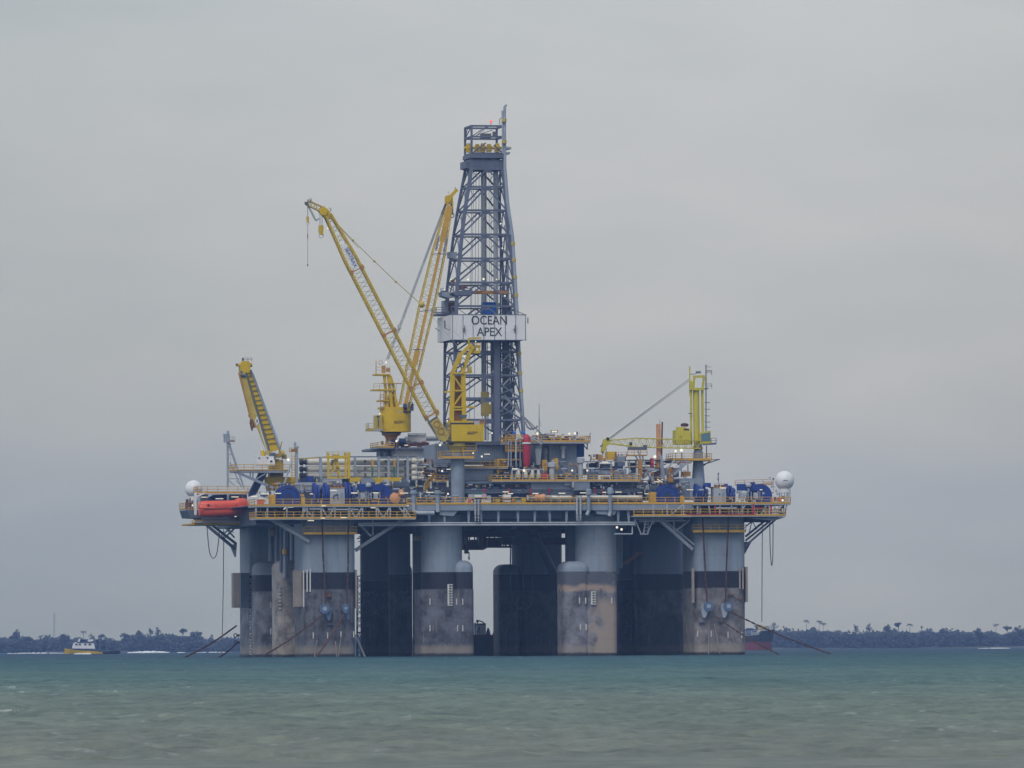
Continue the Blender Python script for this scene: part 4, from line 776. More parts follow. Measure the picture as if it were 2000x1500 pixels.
for a, b in zip(LV, LV[1:]):
    lo, up = dn(a), dn(b)
    for k in range(4):
        mid = up[k].lerp(up[(k + 1) % 4], .5 if k != 1 else .5); t = mb
        t.bar(mid, lo[k], .3 if k in (0, 2) else .2); t.bar(mid, lo[(k + 1) % 4], .3 if k in (0, 2) else .2)
        if k in (0, 2):
            q1 = mid.lerp(lo[(k + 1) % 4], .5); mb2.bar(q1, up[(k + 1) % 4].lerp(lo[(k + 1) % 4], .05), .12); q0 = mid.lerp(lo[k], .5); mb2.bar(q0, up[k].lerp(lo[k], .05), .12)
    c = up[0].lerp(up[1], .5); mb.box(c.x - .8, c.x + .8, c.y - .1, c.y + .1, c.z - .75, c.z - .1)
part(mb, 'cross_braces', 'derrick', der); part(mb2, 'secondary_braces', 'derrick', der)
# crown block platforms and top frame
t0, t1, t2, t3 = dn(330), dn(312), dn(300), dn(246)
mb = MB(); mb.box(t0[0].x - .4, t0[1].x + .2, t0[0].y - .1, t0[2].y, t0[0].z, t1[0].z); [mb.box(t0[0].x + .2 + .75 * i, t0[0].x + .3 + .75 * i, t0[0].y - .2, t0[0].y - .1, t0[0].z + .1, t1[0].z) for i in range(8)]; mb.box(t0[0].x - 1.0, t0[0].x, t0[0].y + 1, t0[3].y, t0[0].z + .2, t1[0].z - .2); part(mb, 'crown_cladding', 'derrick', der)
mb = MB(); z = t2[0].z; mb.box(t2[0].x - .4, t2[1].x + .2, t2[0].y - .6, t2[3].y + .5, z - .9, z - .1); mb.box(t2[0].x + 1, t2[1].x - 1.2, t2[0].y + .5, t2[3].y - 1, t1[0].z, z - .9); part(mb, 'crown_platform', 'derrick', der)
mb = MB()
for k in range(4): mb.bar(dn(330)[k], dn(246)[k], .5 if k in (1,) else .4)
for y in (246, 267, 300):
    n_ = dn(y)
    for k in range(4): mb.bar(n_[k], n_[(k + 1) % 4], .36)
a, b, c, d_ = dn(267)[0], dn(246)[0].lerp(dn(246)[1], .5), dn(246)[0].lerp(dn(246)[1], .35), dn(267)[3]
mb.bar(a, b, .18); mb.bar(a + Vv((.7, 0, 0)), b + Vv((.3, 0, 0)), .14); mb.bar(dn(300)[0], dn(279)[0].lerp(dn(279)[1], .45), .25); mb.bar(dn(300)[1], dn(283)[0].lerp(dn(283)[1], .7), .25); mb.bar(dn(330)[0], dn(304)[0].lerp(dn(304)[1], .48), .3); mb.bar(dn(330)[1], dn(304)[0].lerp(dn(304)[1], .52), .3)
mb.bar(d_, dn(246)[3].lerp(dn(246)[0], .4), .14); mb.bar(dn(267)[3], dn(246)[0], .16)
part(mb, 'top_frame', 'derrick', der)
mb = MB(); cz = dn(268)[0].z; mb.box(dn(268)[0].x + 2.4, dn(268)[0].x + 4.4, DV + 4, DV + 5.5, cz, cz + .9); mb.bar(dn(268)[0] + Vv((1.6, 3, .6)), dn(252)[0] + Vv((4.8, 3, 0)), .15); mb.box(dn(268)[0].x + 4.8, dn(268)[0].x + 5.4, DV + 4, DV + 5, cz + .4, cz + 1.3); part(mb, 'top_hoist', 'wire', der)
for i, x in enumerate((915.5, 932, 943, 955, 971)):
    mb = MB(); c = P(x, 289, DV + (5 if i != 0 else 8)); r_ = .95 if i % 2 == 0 else .8
    mb.tube(c + Vv((-.35, 0, 0)), c + Vv((.35, 0, 0)), r_, 18); mb.tube(c + Vv((-.9, 0, 0)), c + Vv((.9, 0, 0)), .3, 8); mb.pprism([(x - 5.5, 297), (x + 5, 297), (x + 6, 286), (x + 1, 281), (x - 2, 285)], c.y - .8, .35); part(mb, 'crown_sheave', 'yellow', der)
mb = MB(); [mb.rail([t2[0] + Vv((-.2, -.4, 0)), t2[1] + Vv((.1, -.4, 0))], 1.1, .07, 1.5)]; part(mb, 'crown_railing', 'derrick', der)
mb = MB(); mb.pprism([(988, 297), (997, 297), (996, 301), (988, 302)], DV + 2, 2.5); mb.pprism([(988, 288), (997, 288), (996, 292), (988, 292)], DV + 2, 2.5); mb.rail([P(989, 292, DV + 2), P(998, 292, DV + 2)], .5, .1); part(mb, 'crown_basket', 'lgrey', der)
# flare mast and stand pipe down the right side
mb = MB(); mb.tube(P(986.3, 330, DV), P(985.6, 208, DV), .28, 10); mb.tube(P(982.5, 300, DV), P(981.5, 216, DV), .22, 10); mb.tube(P(985.6, 208, DV), P(989.3, 204.5, DV), .22, 8); mb.tube(P(976, 246, DV), P(976, 232, DV), .1, 6); mb.tube(P(976, 232, DV), P(979, 230, DV), .1, 6); part(mb, 'vent_pipe', 'mast', der)
sp = [(986.3, 330), (992, 400), (1001, 460), (1006.5, 550), (1012, 640), (1016.5, 740), (1024, 868)]
mb = MB(); mb.path([P(x, y, DV - .4) for x, y in sp], .32, 8); mb.pbox(996.5, 447, 1000.5, 458, DV - .6, 1); part(mb, 'stand_pipe', 'mast', der)
for y in (235, 277, 476, 508, 541, 577, 690, 729, 763):
    x = lin([(p[1], p[0]) for p in sp], y) if y > 330 else 984.8; mb = MB(); c = P(x, y, DV - .4); w_ = .42 if y > 330 else .48; mb.lathe(c, [(w_, -.32), (w_, .32)], 10); part(mb, 'yellow_band', 'yellow2', der)
mb = MB(); mb.tube(P(959, 246, DV + 3), P(959, 239, DV + 3), .07, 6); part(mb, 'light_mast', 'wire', der); mb = MB(); mb.sphere(P(959, 237, DV + 3), .28, 8, 6); part(mb, 'obstruction_light', 'glow_red', der)
# travelling block, lines and guide rails inside
mb = MB()
for i, x in enumerate((922, 925.5, 930, 936, 944, 947, 950.5, 955, 959)): mb.tube(P(x, 332, DV + 5 + (i % 3)), P(x + (1 if i > 4 else -6 + i), 640 if i % 2 else 868, DV + 5 + (i % 3)), .05, 5)
part(mb, 'drilling_lines', 'wire', der)
mb = MB(); mb.tube(P(942, 336, DV + 7), P(943, 800, DV + 7), .3, 8); mb.tube(P(947.5, 336, DV + 8), P(948, 860, DV + 8), .22, 8); mb.tube(P(967, 336, DV + 6), P(968, 860, DV + 6), .38, 8); mb.tube(P(971, 336, DV + 6), P(972, 860, DV + 6), .2, 8); part(mb, 'pipe_stands', 'palewire', der)
mb = MB(); mb.bar(P(971, 866, DV - .5), P(970, 665, DV - .5), 1.1, .9); mb.bar(P(963, 866, DV + 2), P(962, 668, DV + 2), .4); mb.bar(P(988, 866, DV + 6), P(984, 552, DV + 6), .5); mb.bar(P(978, 866, DV + 9), P(977, 330, DV + 9), .28); part(mb, 'guide_rails', 'derrick', der)
mb = MB()
for i, (x, w_) in enumerate(((984, .35), (990, .5), (995, .4), (1000, .3))): mb.bar(P(x, 866, DV + 4 + i), P(x - 2.5, 560 + i * 15, DV + 4 + i), w_, .5)
mb.ladder(P(1003, 866, DV + 3), P(994, 560, DV + 3), .9, .16, sp=1.3); mb.ladder(P(957, 860, DV + 9), P(955, 665, DV + 9), .7, .12, sp=1.3); part(mb, 'fingerboard_guides', 'dgrey', der)
mb = MB(); [mb.bar(P(974, y, DV + 1), P(1000, y + dy, DV + 1), .18) for y, dy in ((700, 14), (722, -9), (752, 12), (770, -10), (792, 14), (812, -10), (838, 12), (850, -8))]; mb.tube(P(988, 345, DV + 8), P(992, 600, DV + 8), .3, 7); [mb.pbox(x, y, x + 3, y + 7, DV + 4, .6) for x, y in ((985, 440), (986, 488), (987, 535), (990, 580), (1001, 700), (1004, 745), (1006, 790), (1008, 830))]; part(mb, 'derrick_services', 'lgrey', der)
mb = MB()
for i in range(60):
    y = 600 + rnd.random() * 262; x = 976 + rnd.random() * 34 * (1 if y > 665 else .8); v = DV + 1 + rnd.random() * 9
    if rnd.random() < .5: mb.bar(P(x, y, v), P(x + rnd.uniform(-3, 3), y + rnd.uniform(10, 26), v), rnd.choice((.1, .15, .22)))
    else: mb.pbox(x - 1.5, y, x + 1.5, y + rnd.uniform(2, 4), v, .6)
part(mb, 'pipe_handling_gear', 'dgrey', der)
mb = MB(); [mb.bar(dn(y)[1] + Vv((-5.5, .4, 0)), dn(y - 42)[1] + Vv((-1.2, .4, 0)), .22) for y in (860, 815, 773, 728)]; part(mb, 'inner_struts', 'lgrey', der)
prt('top_drive', 'bright', (945, 592, 969, 613, DV + 3, 3), parent=der); prt('top_drive_cover', 'bright', (946, 590, 968, 593, DV + 3, 3.4), parent=der)
prt('travelling_block', 'yellow2', (942, 765, 955, 812, DV + 2.5, 1.6), (955, 790, 962, 808, DV + 2.5, 1.2), parent=der); prt('monkey_board_beam', 'ochre', (925, 568, 992, 573.5, DV + .6, 2.0), parent=der)
mb = MB(); mb.rail([P(903, 568, DV - .5), P(922, 568, DV - .5)], .9, .12); mb.pbox(897, 568, 924, 572, DV - .8, 3); mb.pprism([(884, 572), (924, 572), (922, 577), (890, 577)], DV - .8, 4); part(mb, 'monkey_board', 'derrick', der); prt('monkey_board_gear', 'rust', (897, 558, 907, 566, DV - .2, 1.5), (908, 556, 913, 563, DV, 1), (882, 546, 888, 552, DV + 5, 1), parent=der)
mb = MB(); mb.pbox(868, 587, 889, 611, DV + 7, 3.5); mb.pprism([(862, 570), (893, 570), (891, 580), (876, 582), (864, 578)], DV + 4, 4); mb.pprism([(877, 492), (893, 492), (892, 504), (879, 504)], DV + 5, 3); part(mb, 'side_house', 'mast', der)
mb = MB(); mb.pbox(876, 591, 888, 608, DV + 6.8, .3); part(mb, 'side_house_window', 'rust', der)
mb = MB(); a = P(852, 611, DV + 6); b = P(889, 611, DV + 6); mb.box(a.x, b.x, DV + 6, DV + 11, a.z - .5, a.z - .1); mb.rail([(a.x, DV + 11, a.z), a, P(866, 611, DV + 6)], 1.1, .1, 1.2); mb.rail([P(861, 570, DV + 4), P(870, 570, DV + 4)], .7, .09, .9); part(mb, 'side_platform', 'derrick', der)
# wind wall with the rig's name
ww = P(882, 663.5, DV - 4); wx = P(1028, 663.5, DV - 4); zt = P(955, 615, DV - 4).z; zb = P(955, 663.5, DV - 4).z
wall = thing('wind_wall', (ww.x, DV - 4, zb), 'white panelled wall round the derrick with OCEAN APEX in black letters', 'name board')
wpm = paint('weathered white panel', (.70, .71, .75), dirt=.45, dirtc=(.35, .31, .27), var=.08, scale=.2)
mb = MB(); v0, v1 = DV - 4, DV + 11.5; mb.box(ww.x, wx.x, v0, v0 + .15, zb, zt); part(mb, 'front_panel', wpm, wall); mb = MB(); mb.box(ww.x, ww.x + .15, v0 + .16, v1, zb, zt); part(mb, 'side_panel', 'white', wall); mb = MB(); mb.box(wx.x - .15, wx.x, v0 + .16, v1, zb, zt); part(mb, 'side_panel', 'white', wall); mb = MB(); mb.box(ww.x + .16, wx.x - .16, v1 - .15, v1, zb, zt); part(mb, 'back_panel', 'white', wall)
mb = MB()
for x in (884, 904.5, 924, 945, 966, 987, 1007.5, 1026.5): c = P(x, 640, v0 - .03); mb.box(c.x - .055, c.x + .055, v0 - .05, v0 - .003, zb, zt)
mb.box(ww.x - .05, wx.x + .05, v0 - .06, v0 - .003, zb - .12, zb); mb.box(ww.x - .05, wx.x + .05, v0 - .06, v0 - .003, zt, zt + .12); part(mb, 'panel_seams', 'dgrey', wall)
mb = MB(); [mb.pbox(x - 1.2, 642, x + 1.2, 646, v0 - .5, .3) for x in (906, 1005)]; [mb.tube(P(x, 635, v0 - .3), P(x, 650, v0 - .3), .08, 6) for x in (907.5, 1006)]; [mb.bar(P(x - 2, 643, v0 - .4), P(x + 2, 640, v0 - .3), .1) for x in (906, 1005)]; mb.tube(P(1031, 620, v0), P(1031, 632, v0), .12); part(mb, 'wall_floodlight_bracket', 'wire', wall)
mb = MB(); mb.bar(P(850, 641, v0 + 6), P(860, 647, v0 + 6), .14); mb.bar(P(868, 640, v0 + 2), P(878, 645, v0 + 2), .14); mb.bar(P(868.5, 626, v0 + 2), P(869, 640, v0 + 2), .3); mb.bar(P(1008, 607, v0 + 1), P(1024, 614, v0 + 1), .14); part(mb, 'side_arm', 'wire', wall)
lettering('OCEAN', 2.45, P(955.8, 626.3, v0 - .05), 'black', wall, rot=-.0, squash=.87); lettering('APEX', 2.45, P(956, 648.8, v0 - .05), 'black', wall, squash=.87)
mb = MB(); mb.box(ww.x + .3, wx.x - .3, v0 + .2, v1 - .2, zb + .1, zb + .3); part(mb, 'wind_wall_floor', 'dgrey', wall)

# ============================================================ cranes
def P3(x, y, v): return P(x, y, v)
# --- nearest crane: box house on the pale pedestal
VA = 2.0
c = P(895, 985, VA + 1); crA = thing('pedestal_crane', (c.x, c.y, c.z), 'yellow crane on the pale pedestal in front of the derrick, its boom leaning far left', 'crane', 'yellow cranes on the deck')
mb = MB(); zt_ = P(895, 893, VA).z; mb.lathe((c.x, VA + 1.5, c.z - 1), [(1.35, 0), (1.35, zt_ - c.z + 1), (1.2, zt_ - c.z + 1.02), (1.2, P(895, 882, VA).z - c.z + 1)], 28); part(mb, 'pedestal', 'grey', crA)
mb = MB(); z1 = P(895, 880, VA).z; z2 = P(895, 869, VA).z; mb.lathe((c.x, VA + 1.5, 0), [(1.35, z1 - .3), (1.5, z1 + .3), (2.2, z2 - .2), (2.2, z2 + .35)], 24); part(mb, 'slewing_ring', 'yellow2', crA)
a = P(864, 893, VA - 1); b = P(926, 893, VA - 1); mb = MB(); mb.box(a.x, b.x, VA - 1, VA + 4.5, a.z - .3, a.z); pl = part(mb, 'pedestal_platform', 'lgrey', crA); mb = MB(); mb.rail([(a.x, VA + 4, a.z), (a.x, VA - .9, a.z), (b.x, VA - .9, a.z), (b.x, VA + 4, a.z)], 1.2, .1); mb.box(a.x, b.x, VA - 1.05, VA - 1.01, a.z - .25, a.z + .1); mb.rail([P(904, 881, VA - .5), P(930, 881, VA - .5), P(930, 870, VA - .5)], 1.1, .1); mb.build('railing', 'orange', pl)
mb = MB(); mb.pbox(882, 829, 945, 862, VA - 1.2, 5.5); mb.pbox(880, 822, 924, 829, VA - .8, 4); mb.pbox(878, 862, 925, 867, VA, 3); hs = part(mb, 'machinery_house', 'yellow', crA)
mb = MB(); mb.pbox(878, 865, 930, 868.5, VA - .4, 3.8); mb.pbox(880, 825.5, 926, 829, VA - .9, .3); part(mb, 'house_underside', 'dark', crA)
prt('winch_cover', 'lgrey', (926, 822, 937, 830, VA - .8, 2), parent=crA); mb = MB(); mb.rail([P(937, 829, VA - 1), P(947, 829, VA - 1)], .9, .1, .9); [mb.pbox(x, 823, x + 2, 829, VA - .6, .6) for x in (938, 942)]; part(mb, 'roof_fittings', 'ochre', crA)
lettering('SEATRAX', .52, P(923, 844.6, VA - 1.25), 'ink', hs, squash=.95, rot=.03); mb = MB(); mb.bar(P(912, 847.6, VA - 1.25), P(926, 846.6, VA - 1.25), .05, .12); mb.build('logo_stripe', 'ink', hs)
mb = MB(); mb.ladder(P(876.5, 862, VA - .5), P(876.5, 826, VA - .5), .9, .16); mb.rail([P(870, 862, VA - .8), P(882, 862, VA - .8)], 1.1, .1); mb.pbox(868, 861, 882, 863.5, VA - .8, 2.5); part(mb, 'side_ladder', 'dgrey', crA)
# gantry of the nearest crane
mb = MB()
for v in (VA - .5, VA + 2.6):
    for p, q, w_ in (((882, 822), (884, 727), .85), ((906.5, 822), (904.5, 727), .85), ((884, 727), (900, 690), .75), ((904, 727), (915, 694), .65), ((900, 692), (921, 672), .7), ((914, 695), (924, 676), .6)): mb.bar(P(p[0], p[1], v), P(q[0], q[1], v), w_, .6)
    for p, q, w_ in (((883, 795), (907, 795), .75), ((883, 800), (907, 800), .5), ((884, 763), (905, 763), .75), ((884, 729), (905, 729), 1.3), ((885, 733), (904, 762), .4), ((903, 768), (886, 792), .35), ((886, 722), (902, 700), .4), ((902, 722), (898, 705), .3)): mb.bar(P(p[0], p[1], v), P(q[0], q[1], v), w_, .3)
part(mb, 'gantry', 'yellow', crA)
mb = MB(); mb.pbox(885.5, 734, 903, 822, VA + 3.2, .3); part(mb, 'gantry_back_plate', 'ochre', crA)
mb = MB()
for p, q in (((916, 661), (940, 660)), ((915, 661), (916, 674)), ((922, 688), (937, 688)), ((937, 688), (936, 675)), ((922, 676), (938, 675)), ((907, 727.5), (922, 727)), ((915, 727), (914.5, 716)), ((920, 727), (919.5, 716)), ((868, 765.5), (907, 765)), ((907, 795), (928, 795.5))): mb.bar(P(*p, VA), P(*q, VA), .32)
mb.pbox(921, 685, 937, 690, VA - .5, 2.5); mb.pbox(924, 680, 930, 685, VA, 1); mb.rail([P(923, 680, VA), P(938, 679, VA)], .9, .1, .8); part(mb, 'gantry_platforms', 'yellow', crA)
mb = MB(); mb.pprism([(895, 812), (902, 810), (912, 810), (912, 814), (903, 817)], VA - 1, .6); mb.tube(P(902, 710, VA - .8), P(902, 714, VA - .8), .5); mb.tube(P(921, 674, VA - .6), P(921, 678, VA + 2), .6, 12); part(mb, 'gantry_fittings', 'dgrey', crA)
# boom of the nearest crane
def boom(root, p, q, ws, dp, n, ch, lc, mat='yellow', lmat='dusty'):
    mb = MB(); mb2 = MB(); p = Vv(p); q = Vv(q); tmp = MB(); tmp.lattice(p, q, ws, dp, n, ch, lc)
    # split chords and lacing so that each keeps its colour: bars alternate chord, lace
    for i in range(len(tmp.v) // 8):
        (mb if i % 2 == 0 else mb2).add(tmp.v[i * 8:i * 8 + 8], [(0, 3, 2, 1), (4, 5, 6, 7), (0, 1, 5, 4), (1, 2, 6, 5), (2, 3, 7, 6), (3, 0, 4, 7)])
    b_ = part(mb, 'boom', mat, root); mb2.build('lacing', lmat, b_); return b_
fA = P(845, 817, VA - .3); hA = P(640, 420, VA - .3)
bA = boom(crA, fA, hA, [(0, 2.35), (.78, 2.35), (1, 1.1)], 2.2, 44, .3, .075)
mb = MB(); mb.pprism([(835, 826), (854, 812), (877, 848), (875, 857), (864, 861), (856, 858)], VA - 1.4, .35); mb.pprism([(835, 826), (854, 812), (877, 848), (875, 857), (864, 861), (856, 858)], VA + .6, .35); mb.tube(P(868, 858, VA - 1.5), P(868, 858, VA + 1.2), .5, 12); part(mb, 'boom_foot', 'yellow2', crA)
mb = MB(); [mb.torus(P(x, y, VA - 1.5), .62, .07, n=14) for x, y in ((853, 828), (861, 842))]; [mb.pbox(x, y, x + 2, y + 2, VA - 1.5, .1) for x, y in ((864, 834), (868, 849))]; part(mb, 'foot_cutouts', 'ochre', crA)
mb = MB(); mb.tube(P(833, 815, VA - 1.5), P(862, 863, VA - 1.2), .12); mb.tube(P(830, 812, VA - 1.6), P(858, 862, VA - 1.6), .07); mb.bar(P(836, 826, VA - 1.2), P(854, 814, VA - 1.2), .4); part(mb, 'hoist_cables', 'wire', crA)
for (x, y) in ((831, 810), (799, 752), (752, 650), (692, 527)):
    t = (y - 817) / (420 - 817); cc = fA.lerp(hA, t); ax = (hA - fA).normalized(); sd_ = ax.cross(Vv((0, 1, 0))).normalized(); mb = MB(); mb.bar(cc - sd_ * 1.3 - Vv((0, 1.1, 0)), cc + sd_ * 1.3 - Vv((0, 1.1, 0)), .22, .3); [mb.bar(cc + sd_ * s_ * 1.2 - ax * .4 - Vv((0, 1, 0)), cc + sd_ * s_ * 1.2 + ax * .4 - Vv((0, 1, 0)), .62) for s_ in (-1, 1)]; part(mb, 'boom_splice', 'ochre', crA)
cc = fA.lerp(hA, .79); ax = (hA - fA).normalized(); mb = MB(); mb.bar(cc - ax * 2.6 - Vv((0, 1.22, 0)), cc + ax * 2.9 - Vv((0, 1.22, 0)), .95, .05, up=(0, 1, 0)); lb = part(mb, 'boom_sign', 'white', crA)
lettering('SEATRAX', 1.0, cc - Vv((0, 1.3, 0)), 'lettering', lb, rot=math.atan2(-ax.z, -ax.x) , squash=1.0)
mb = MB(); mb.pprism([(622, 411), (630, 405), (640, 407), (648, 420), (646, 428), (636, 426)], VA - 1, 1.6); mb.tube(P(632, 413, VA - 1.3), P(632, 413, VA + .9), .75, 14); part(mb, 'boom_head', 'yellow', crA)
mb = MB(); mb.lattice(P(633, 411, VA - .2), P(600, 396, VA - .2), [(0, 1.0), (1, .9)], .9, 6, .2, .12); part(mb, 'jib', 'yellow2', crA); mb = MB(); mb.bar(P(600, 398, VA - .3), P(617, 431, VA - .3), .45, .3); mb.bar(P(617, 431, VA - .3), P(623, 427, VA - .3), .3); part(mb, 'jib_strut', 'lgrey', crA)
mb = MB(); mb.pbox(597, 394, 602, 399, VA - .9, 1.4); mb.rail([P(601, 395, VA), P(608, 393, VA)], .5, .1, .5); mb.tube(P(632, 407, VA), P(633, 402, VA), .06); mb.path([P(642, 412, VA), P(645, 413, VA), P(647, 409, VA), P(643, 406, VA)], .07); part(mb, 'jib_tip', 'dgrey', crA)
mb = MB(); mb.path([P(646, 424, VA), P(689, 469, VA), P(731, 510, VA), P(773, 550, VA), P(822, 594, VA)], .075, 6); mb.tube(P(643, 422, VA + 1), P(700, 484, VA + 1), .05); [mb.sphere(P(x, y, VA), .25, 8, 6) for x, y in ((689, 469), (731, 510), (773, 550))]; mb.sphere(P(823.5, 595, VA), .62, 12, 8); part(mb, 'pendant_line', 'yellow2', crA)
mb = MB(); mb.tube(P(826, 597, VA), P(905, 690, VA), .035, 5); mb.tube(P(828, 594, VA + 1), P(918, 676, VA + 1), .035, 5); part(mb, 'pendant_cable', 'palewire', crA)
def hook_block(x, y0, y1, v, w, label, cat='crane hook', wire_to=None, mat='yellow'):
    c = P(x, y1, v); t = thing('hook_block', c, label, cat); z0 = P(x, y0, v).z; h = z0 - c.z
    mb = MB(); mb.prism([(c.x - w * .3, c.z + h * .22), (c.x + w * .3, c.z + h * .22), (c.x + w * .5, c.z + h * .45), (c.x + w * .5, c.z + h), (c.x - w * .5, c.z + h), (c.x - w * .5, c.z + h * .45)], v - .3, v + .3); part(mb, 'block', mat, t)
    mb = MB(); r_ = min(.5, h * .18); mb.torus(c + Vv((0, 0, r_)), r_, r_ * .3, n=12); part(mb, 'hook', 'white', t)
    if wire_to: mb = MB(); [mb.tube(P(x + d, y0, v), P(x + d, wire_to, v), .06, 5) for d in ((-2, 2) if w > .7 else (0,))]; part(mb, 'wire', 'wire', t)
    return t
hook_block(627, 440, 464, VA - .3, .9, 'large yellow hook block hanging from the head of the left boom', wire_to=416); h2 = hook_block(601, 423, 438, VA - .3, .42, 'small hook weight hanging from the outermost tip of the left boom', wire_to=400)
mb = MB(); mb.tube(P(601, 437, VA - .3), P(601, 519, VA - .3), .045, 5); mb.tube(P(601, 516, VA - .3), P(601, 520, VA - .3), .13, 6); mb.tube(P(601, 457, VA - .3), P(601, 466, VA - .3), .1, 6); part(mb, 'tag_line', 'wire', h2)
# --- second crane behind, rounded house
VB = 36
c = P(764, 868, VB); crB = thing('pedestal_crane', (c.x, VB, c.z), 'rounded yellow crane above the white deckhouse, its boom raised steeply beside the derrick', 'crane', 'yellow cranes on the deck')
mb = MB(); mb.lathe((c.x, VB, c.z - .6), [(1.5, 0), (1.2, .8), (1.05, 1.6), (1.3, 2.2), (1.9, 2.5), (1.9, 2.8), (1.4, 2.9), (1.6, 3.4)], 24); part(mb, 'pedestal', 'ochre', crB)
a = P(748.5, 843, VB - 3); b = P(806, 797, VB - 3); mb = MB(); mb.rbox(a.x, b.x, VB - 3, VB + 3, 2.2, a.z, b.z); hb = part(mb, 'machinery_house', 'yellow', crB); lettering('SEATRAX', .55, P(780, 823.5, VB - 3.03), 'ink', hb, squash=.95, rot=.03); mb = MB(); mb.bar(P(770, 826.5, VB - 3.02), P(786, 825.5, VB - 3.02), .05, .12); mb.build('logo_stripe', 'ink', hb)
mb = MB(); mb.pbox(788, 803, 803, 806.5, VB - 3.05, .2); mb.pbox(752, 843, 784, 846, VB - 2, 4); part(mb, 'house_trim', 'dark', crB); mb = MB(); mb.pbox(779, 802, 783.5, 806, VB - 3.05, .2); part(mb, 'house_vent', 'lgrey', crB)
mb = MB(); mb.pbox(734.5, 811, 747, 837, VB - 2, 3); cb = part(mb, 'cab', 'yellow2', crB); mb = MB(); mb.pbox(736, 812, 741, 816, VB - 2.06, .06); mb.pbox(738, 818, 740, 834, VB - 2.06, .06); mb.build('window', 'glass', cb)
mb = MB(); a = P(720, 838, VB - 3); b = P(748, 838, VB - 3); mb.box(a.x, b.x, VB - 3, VB + 1, a.z - .35, a.z); mb.rail([(a.x, VB, a.z), a, b], 1.1, .09, 1.2); part(mb, 'cab_platform', 'yellow2', crB); mb = MB(); mb.pbox(729, 838.5, 748, 841.5, VB - 3.1, .1); part(mb, 'platform_edge', 'lgrey', crB)
mb = MB()
for v in (VB - 1.6, VB + 1.6):
    for p, q, w_ in (((752, 806), (753, 733), .3), ((757, 800), (750, 730), .5), ((765, 798), (759, 732), .6), ((762, 734), (768, 752), .5), ((768, 752), (776, 798), .45), ((772, 775), (779, 798), .4), ((752, 762), (768, 762), .3), ((750, 786), (762, 786), .3), ((752, 800), (768, 770), .25)): mb.bar(P(p[0], p[1], v), P(q[0], q[1], v), w_)
mb.pprism([(752, 806), (758, 786), (762, 765), (768, 765), (771, 786), (776, 800), (776, 806)], VB - .5, 1.2); mb.pbox(744, 795, 800, 798.5, VB - 2, 4); part(mb, 'gantry', 'yellow', crB)
for x0, x1, y, h_ in ((734, 762, 730, 1.3), (730, 774, 760, 1.1), (742, 760, 781, .9)):
    mb = MB(); a = P(x0, y, VB - 2.2); b = P(x1, y, VB - 2.2); mb.box(a.x, b.x, VB - 2.2, VB + 2, a.z - .28, a.z); g_ = part(mb, 'gantry_platform', 'yellow', crB); mb = MB(); mb.rail([a, b], h_, .075, 1.2, kick=False); mb.build('railing', 'yellow2', g_)
mb = MB(); mb.tube(P(734.5, 730, VB), P(734.5, 705, VB), .07); mb.torus(P(743.5, 708, VB), .38, .05, n=12); mb.pbox(747, 714, 753, 728, VB, 1); mb.pbox(756, 719, 762, 726, VB, 1); mb.bar(P(745, 749, VB - 2), P(784.5, 749, VB - 2), .18); mb.ladder(P(746, 800, VB - 2.2), P(746, 764, VB - 2.2), .6, .1); part(mb, 'gantry_fittings', 'ochre', crB)
mb = MB(); mb.tube(P(788, 795, VB - 3), P(794, 795, VB - 3), .65, 14); part(mb, 'boom_winch', 'navy', crB); mb = MB(); mb.pbox(801, 789, 808, 802, VB - 2, 3); [mb.bar(P(792 + 4 * i, 785, VB - 2), P(796 + 4 * i, 791, VB - 2), .16) for i in range(4)]; part(mb, 'boom_foot_gear', 'dgrey', crB)
fB = P(790, 792, VB - 1.5); hB = P(879, 394, VB - 1.5)
bB = boom(crB, fB, hB, [(0, 1.9), (.2, 2.55), (.52, 2.95), (.75, 2.5), (1, .9)], 1.8, 40, .2, .06)
mb = MB(); dv = Vv((0, -1.0, 0)); mb.bar(fB + dv, fB.lerp(hB, .2) + dv, .75, .12, up=(0, 1, 0)); mb.bar(fB.lerp(hB, .2) + dv, fB.lerp(hB, .27) + dv, 1.15, .14, up=(0, 1, 0)); mb.bar(fB.lerp(hB, .27) + dv, fB.lerp(hB, .62) + dv, .62, .12, up=(0, 1, 0)); mb.bar(fB.lerp(hB, .62) + dv, fB.lerp(hB, .8) + dv, .62, .12, up=(0, 1, 0)); mb.bar(fB.lerp(hB, .8) + dv, fB.lerp(hB, .98) + dv, 1.1, .12, up=(0, 1, 0)); part(mb, 'boom_walkway', 'orange', crB)
mb = MB(); [mb.bar(fB.lerp(hB, t) + dv - Vv((1.4 * s_, .1, 0)) + Vv((.0, 0, 0)), fB.lerp(hB, t) + dv + Vv((.2 * s_, -.1, .25)), .12) for t in (.27, .46, .74) for s_ in (-1, 1)]; part(mb, 'boom_splice', 'dgrey', crB)
ax = (hB - fB).normalized()
for s_, off in ((-1, .82), (1, .82)):
    sd_ = ax.cross(Vv((0, 1, 0))).normalized(); cc = fB.lerp(hB, .79) + sd_ * (.82 * s_) + Vv((0, -1.02, 0)); mb = MB(); mb.bar(cc - ax * 1.6, cc + ax * 1.6, .34, .05, up=(0, 1, 0)); lb = part(mb, 'boom_sign', 'lgrey', crB); lettering('SEATRAX', .62, cc - Vv((0, .06, 0)), 'lettering', lb, rot=math.atan2(ax.z, ax.x))
mb = MB(); mb.pprism([(871, 398), (872, 383), (880, 380), (886, 374), (890, 370), (894, 371), (890, 378), (885, 383), (885, 398)], VB - 2.3, 1.6); mb.tube(P(875, 388, VB - 2.5), P(875, 388, VB - .3), .7, 12); mb.tube(P(891, 372, VB - 2.4), P(891, 372, VB - .8), .38, 10); part(mb, 'boom_head', 'yellow', crB)
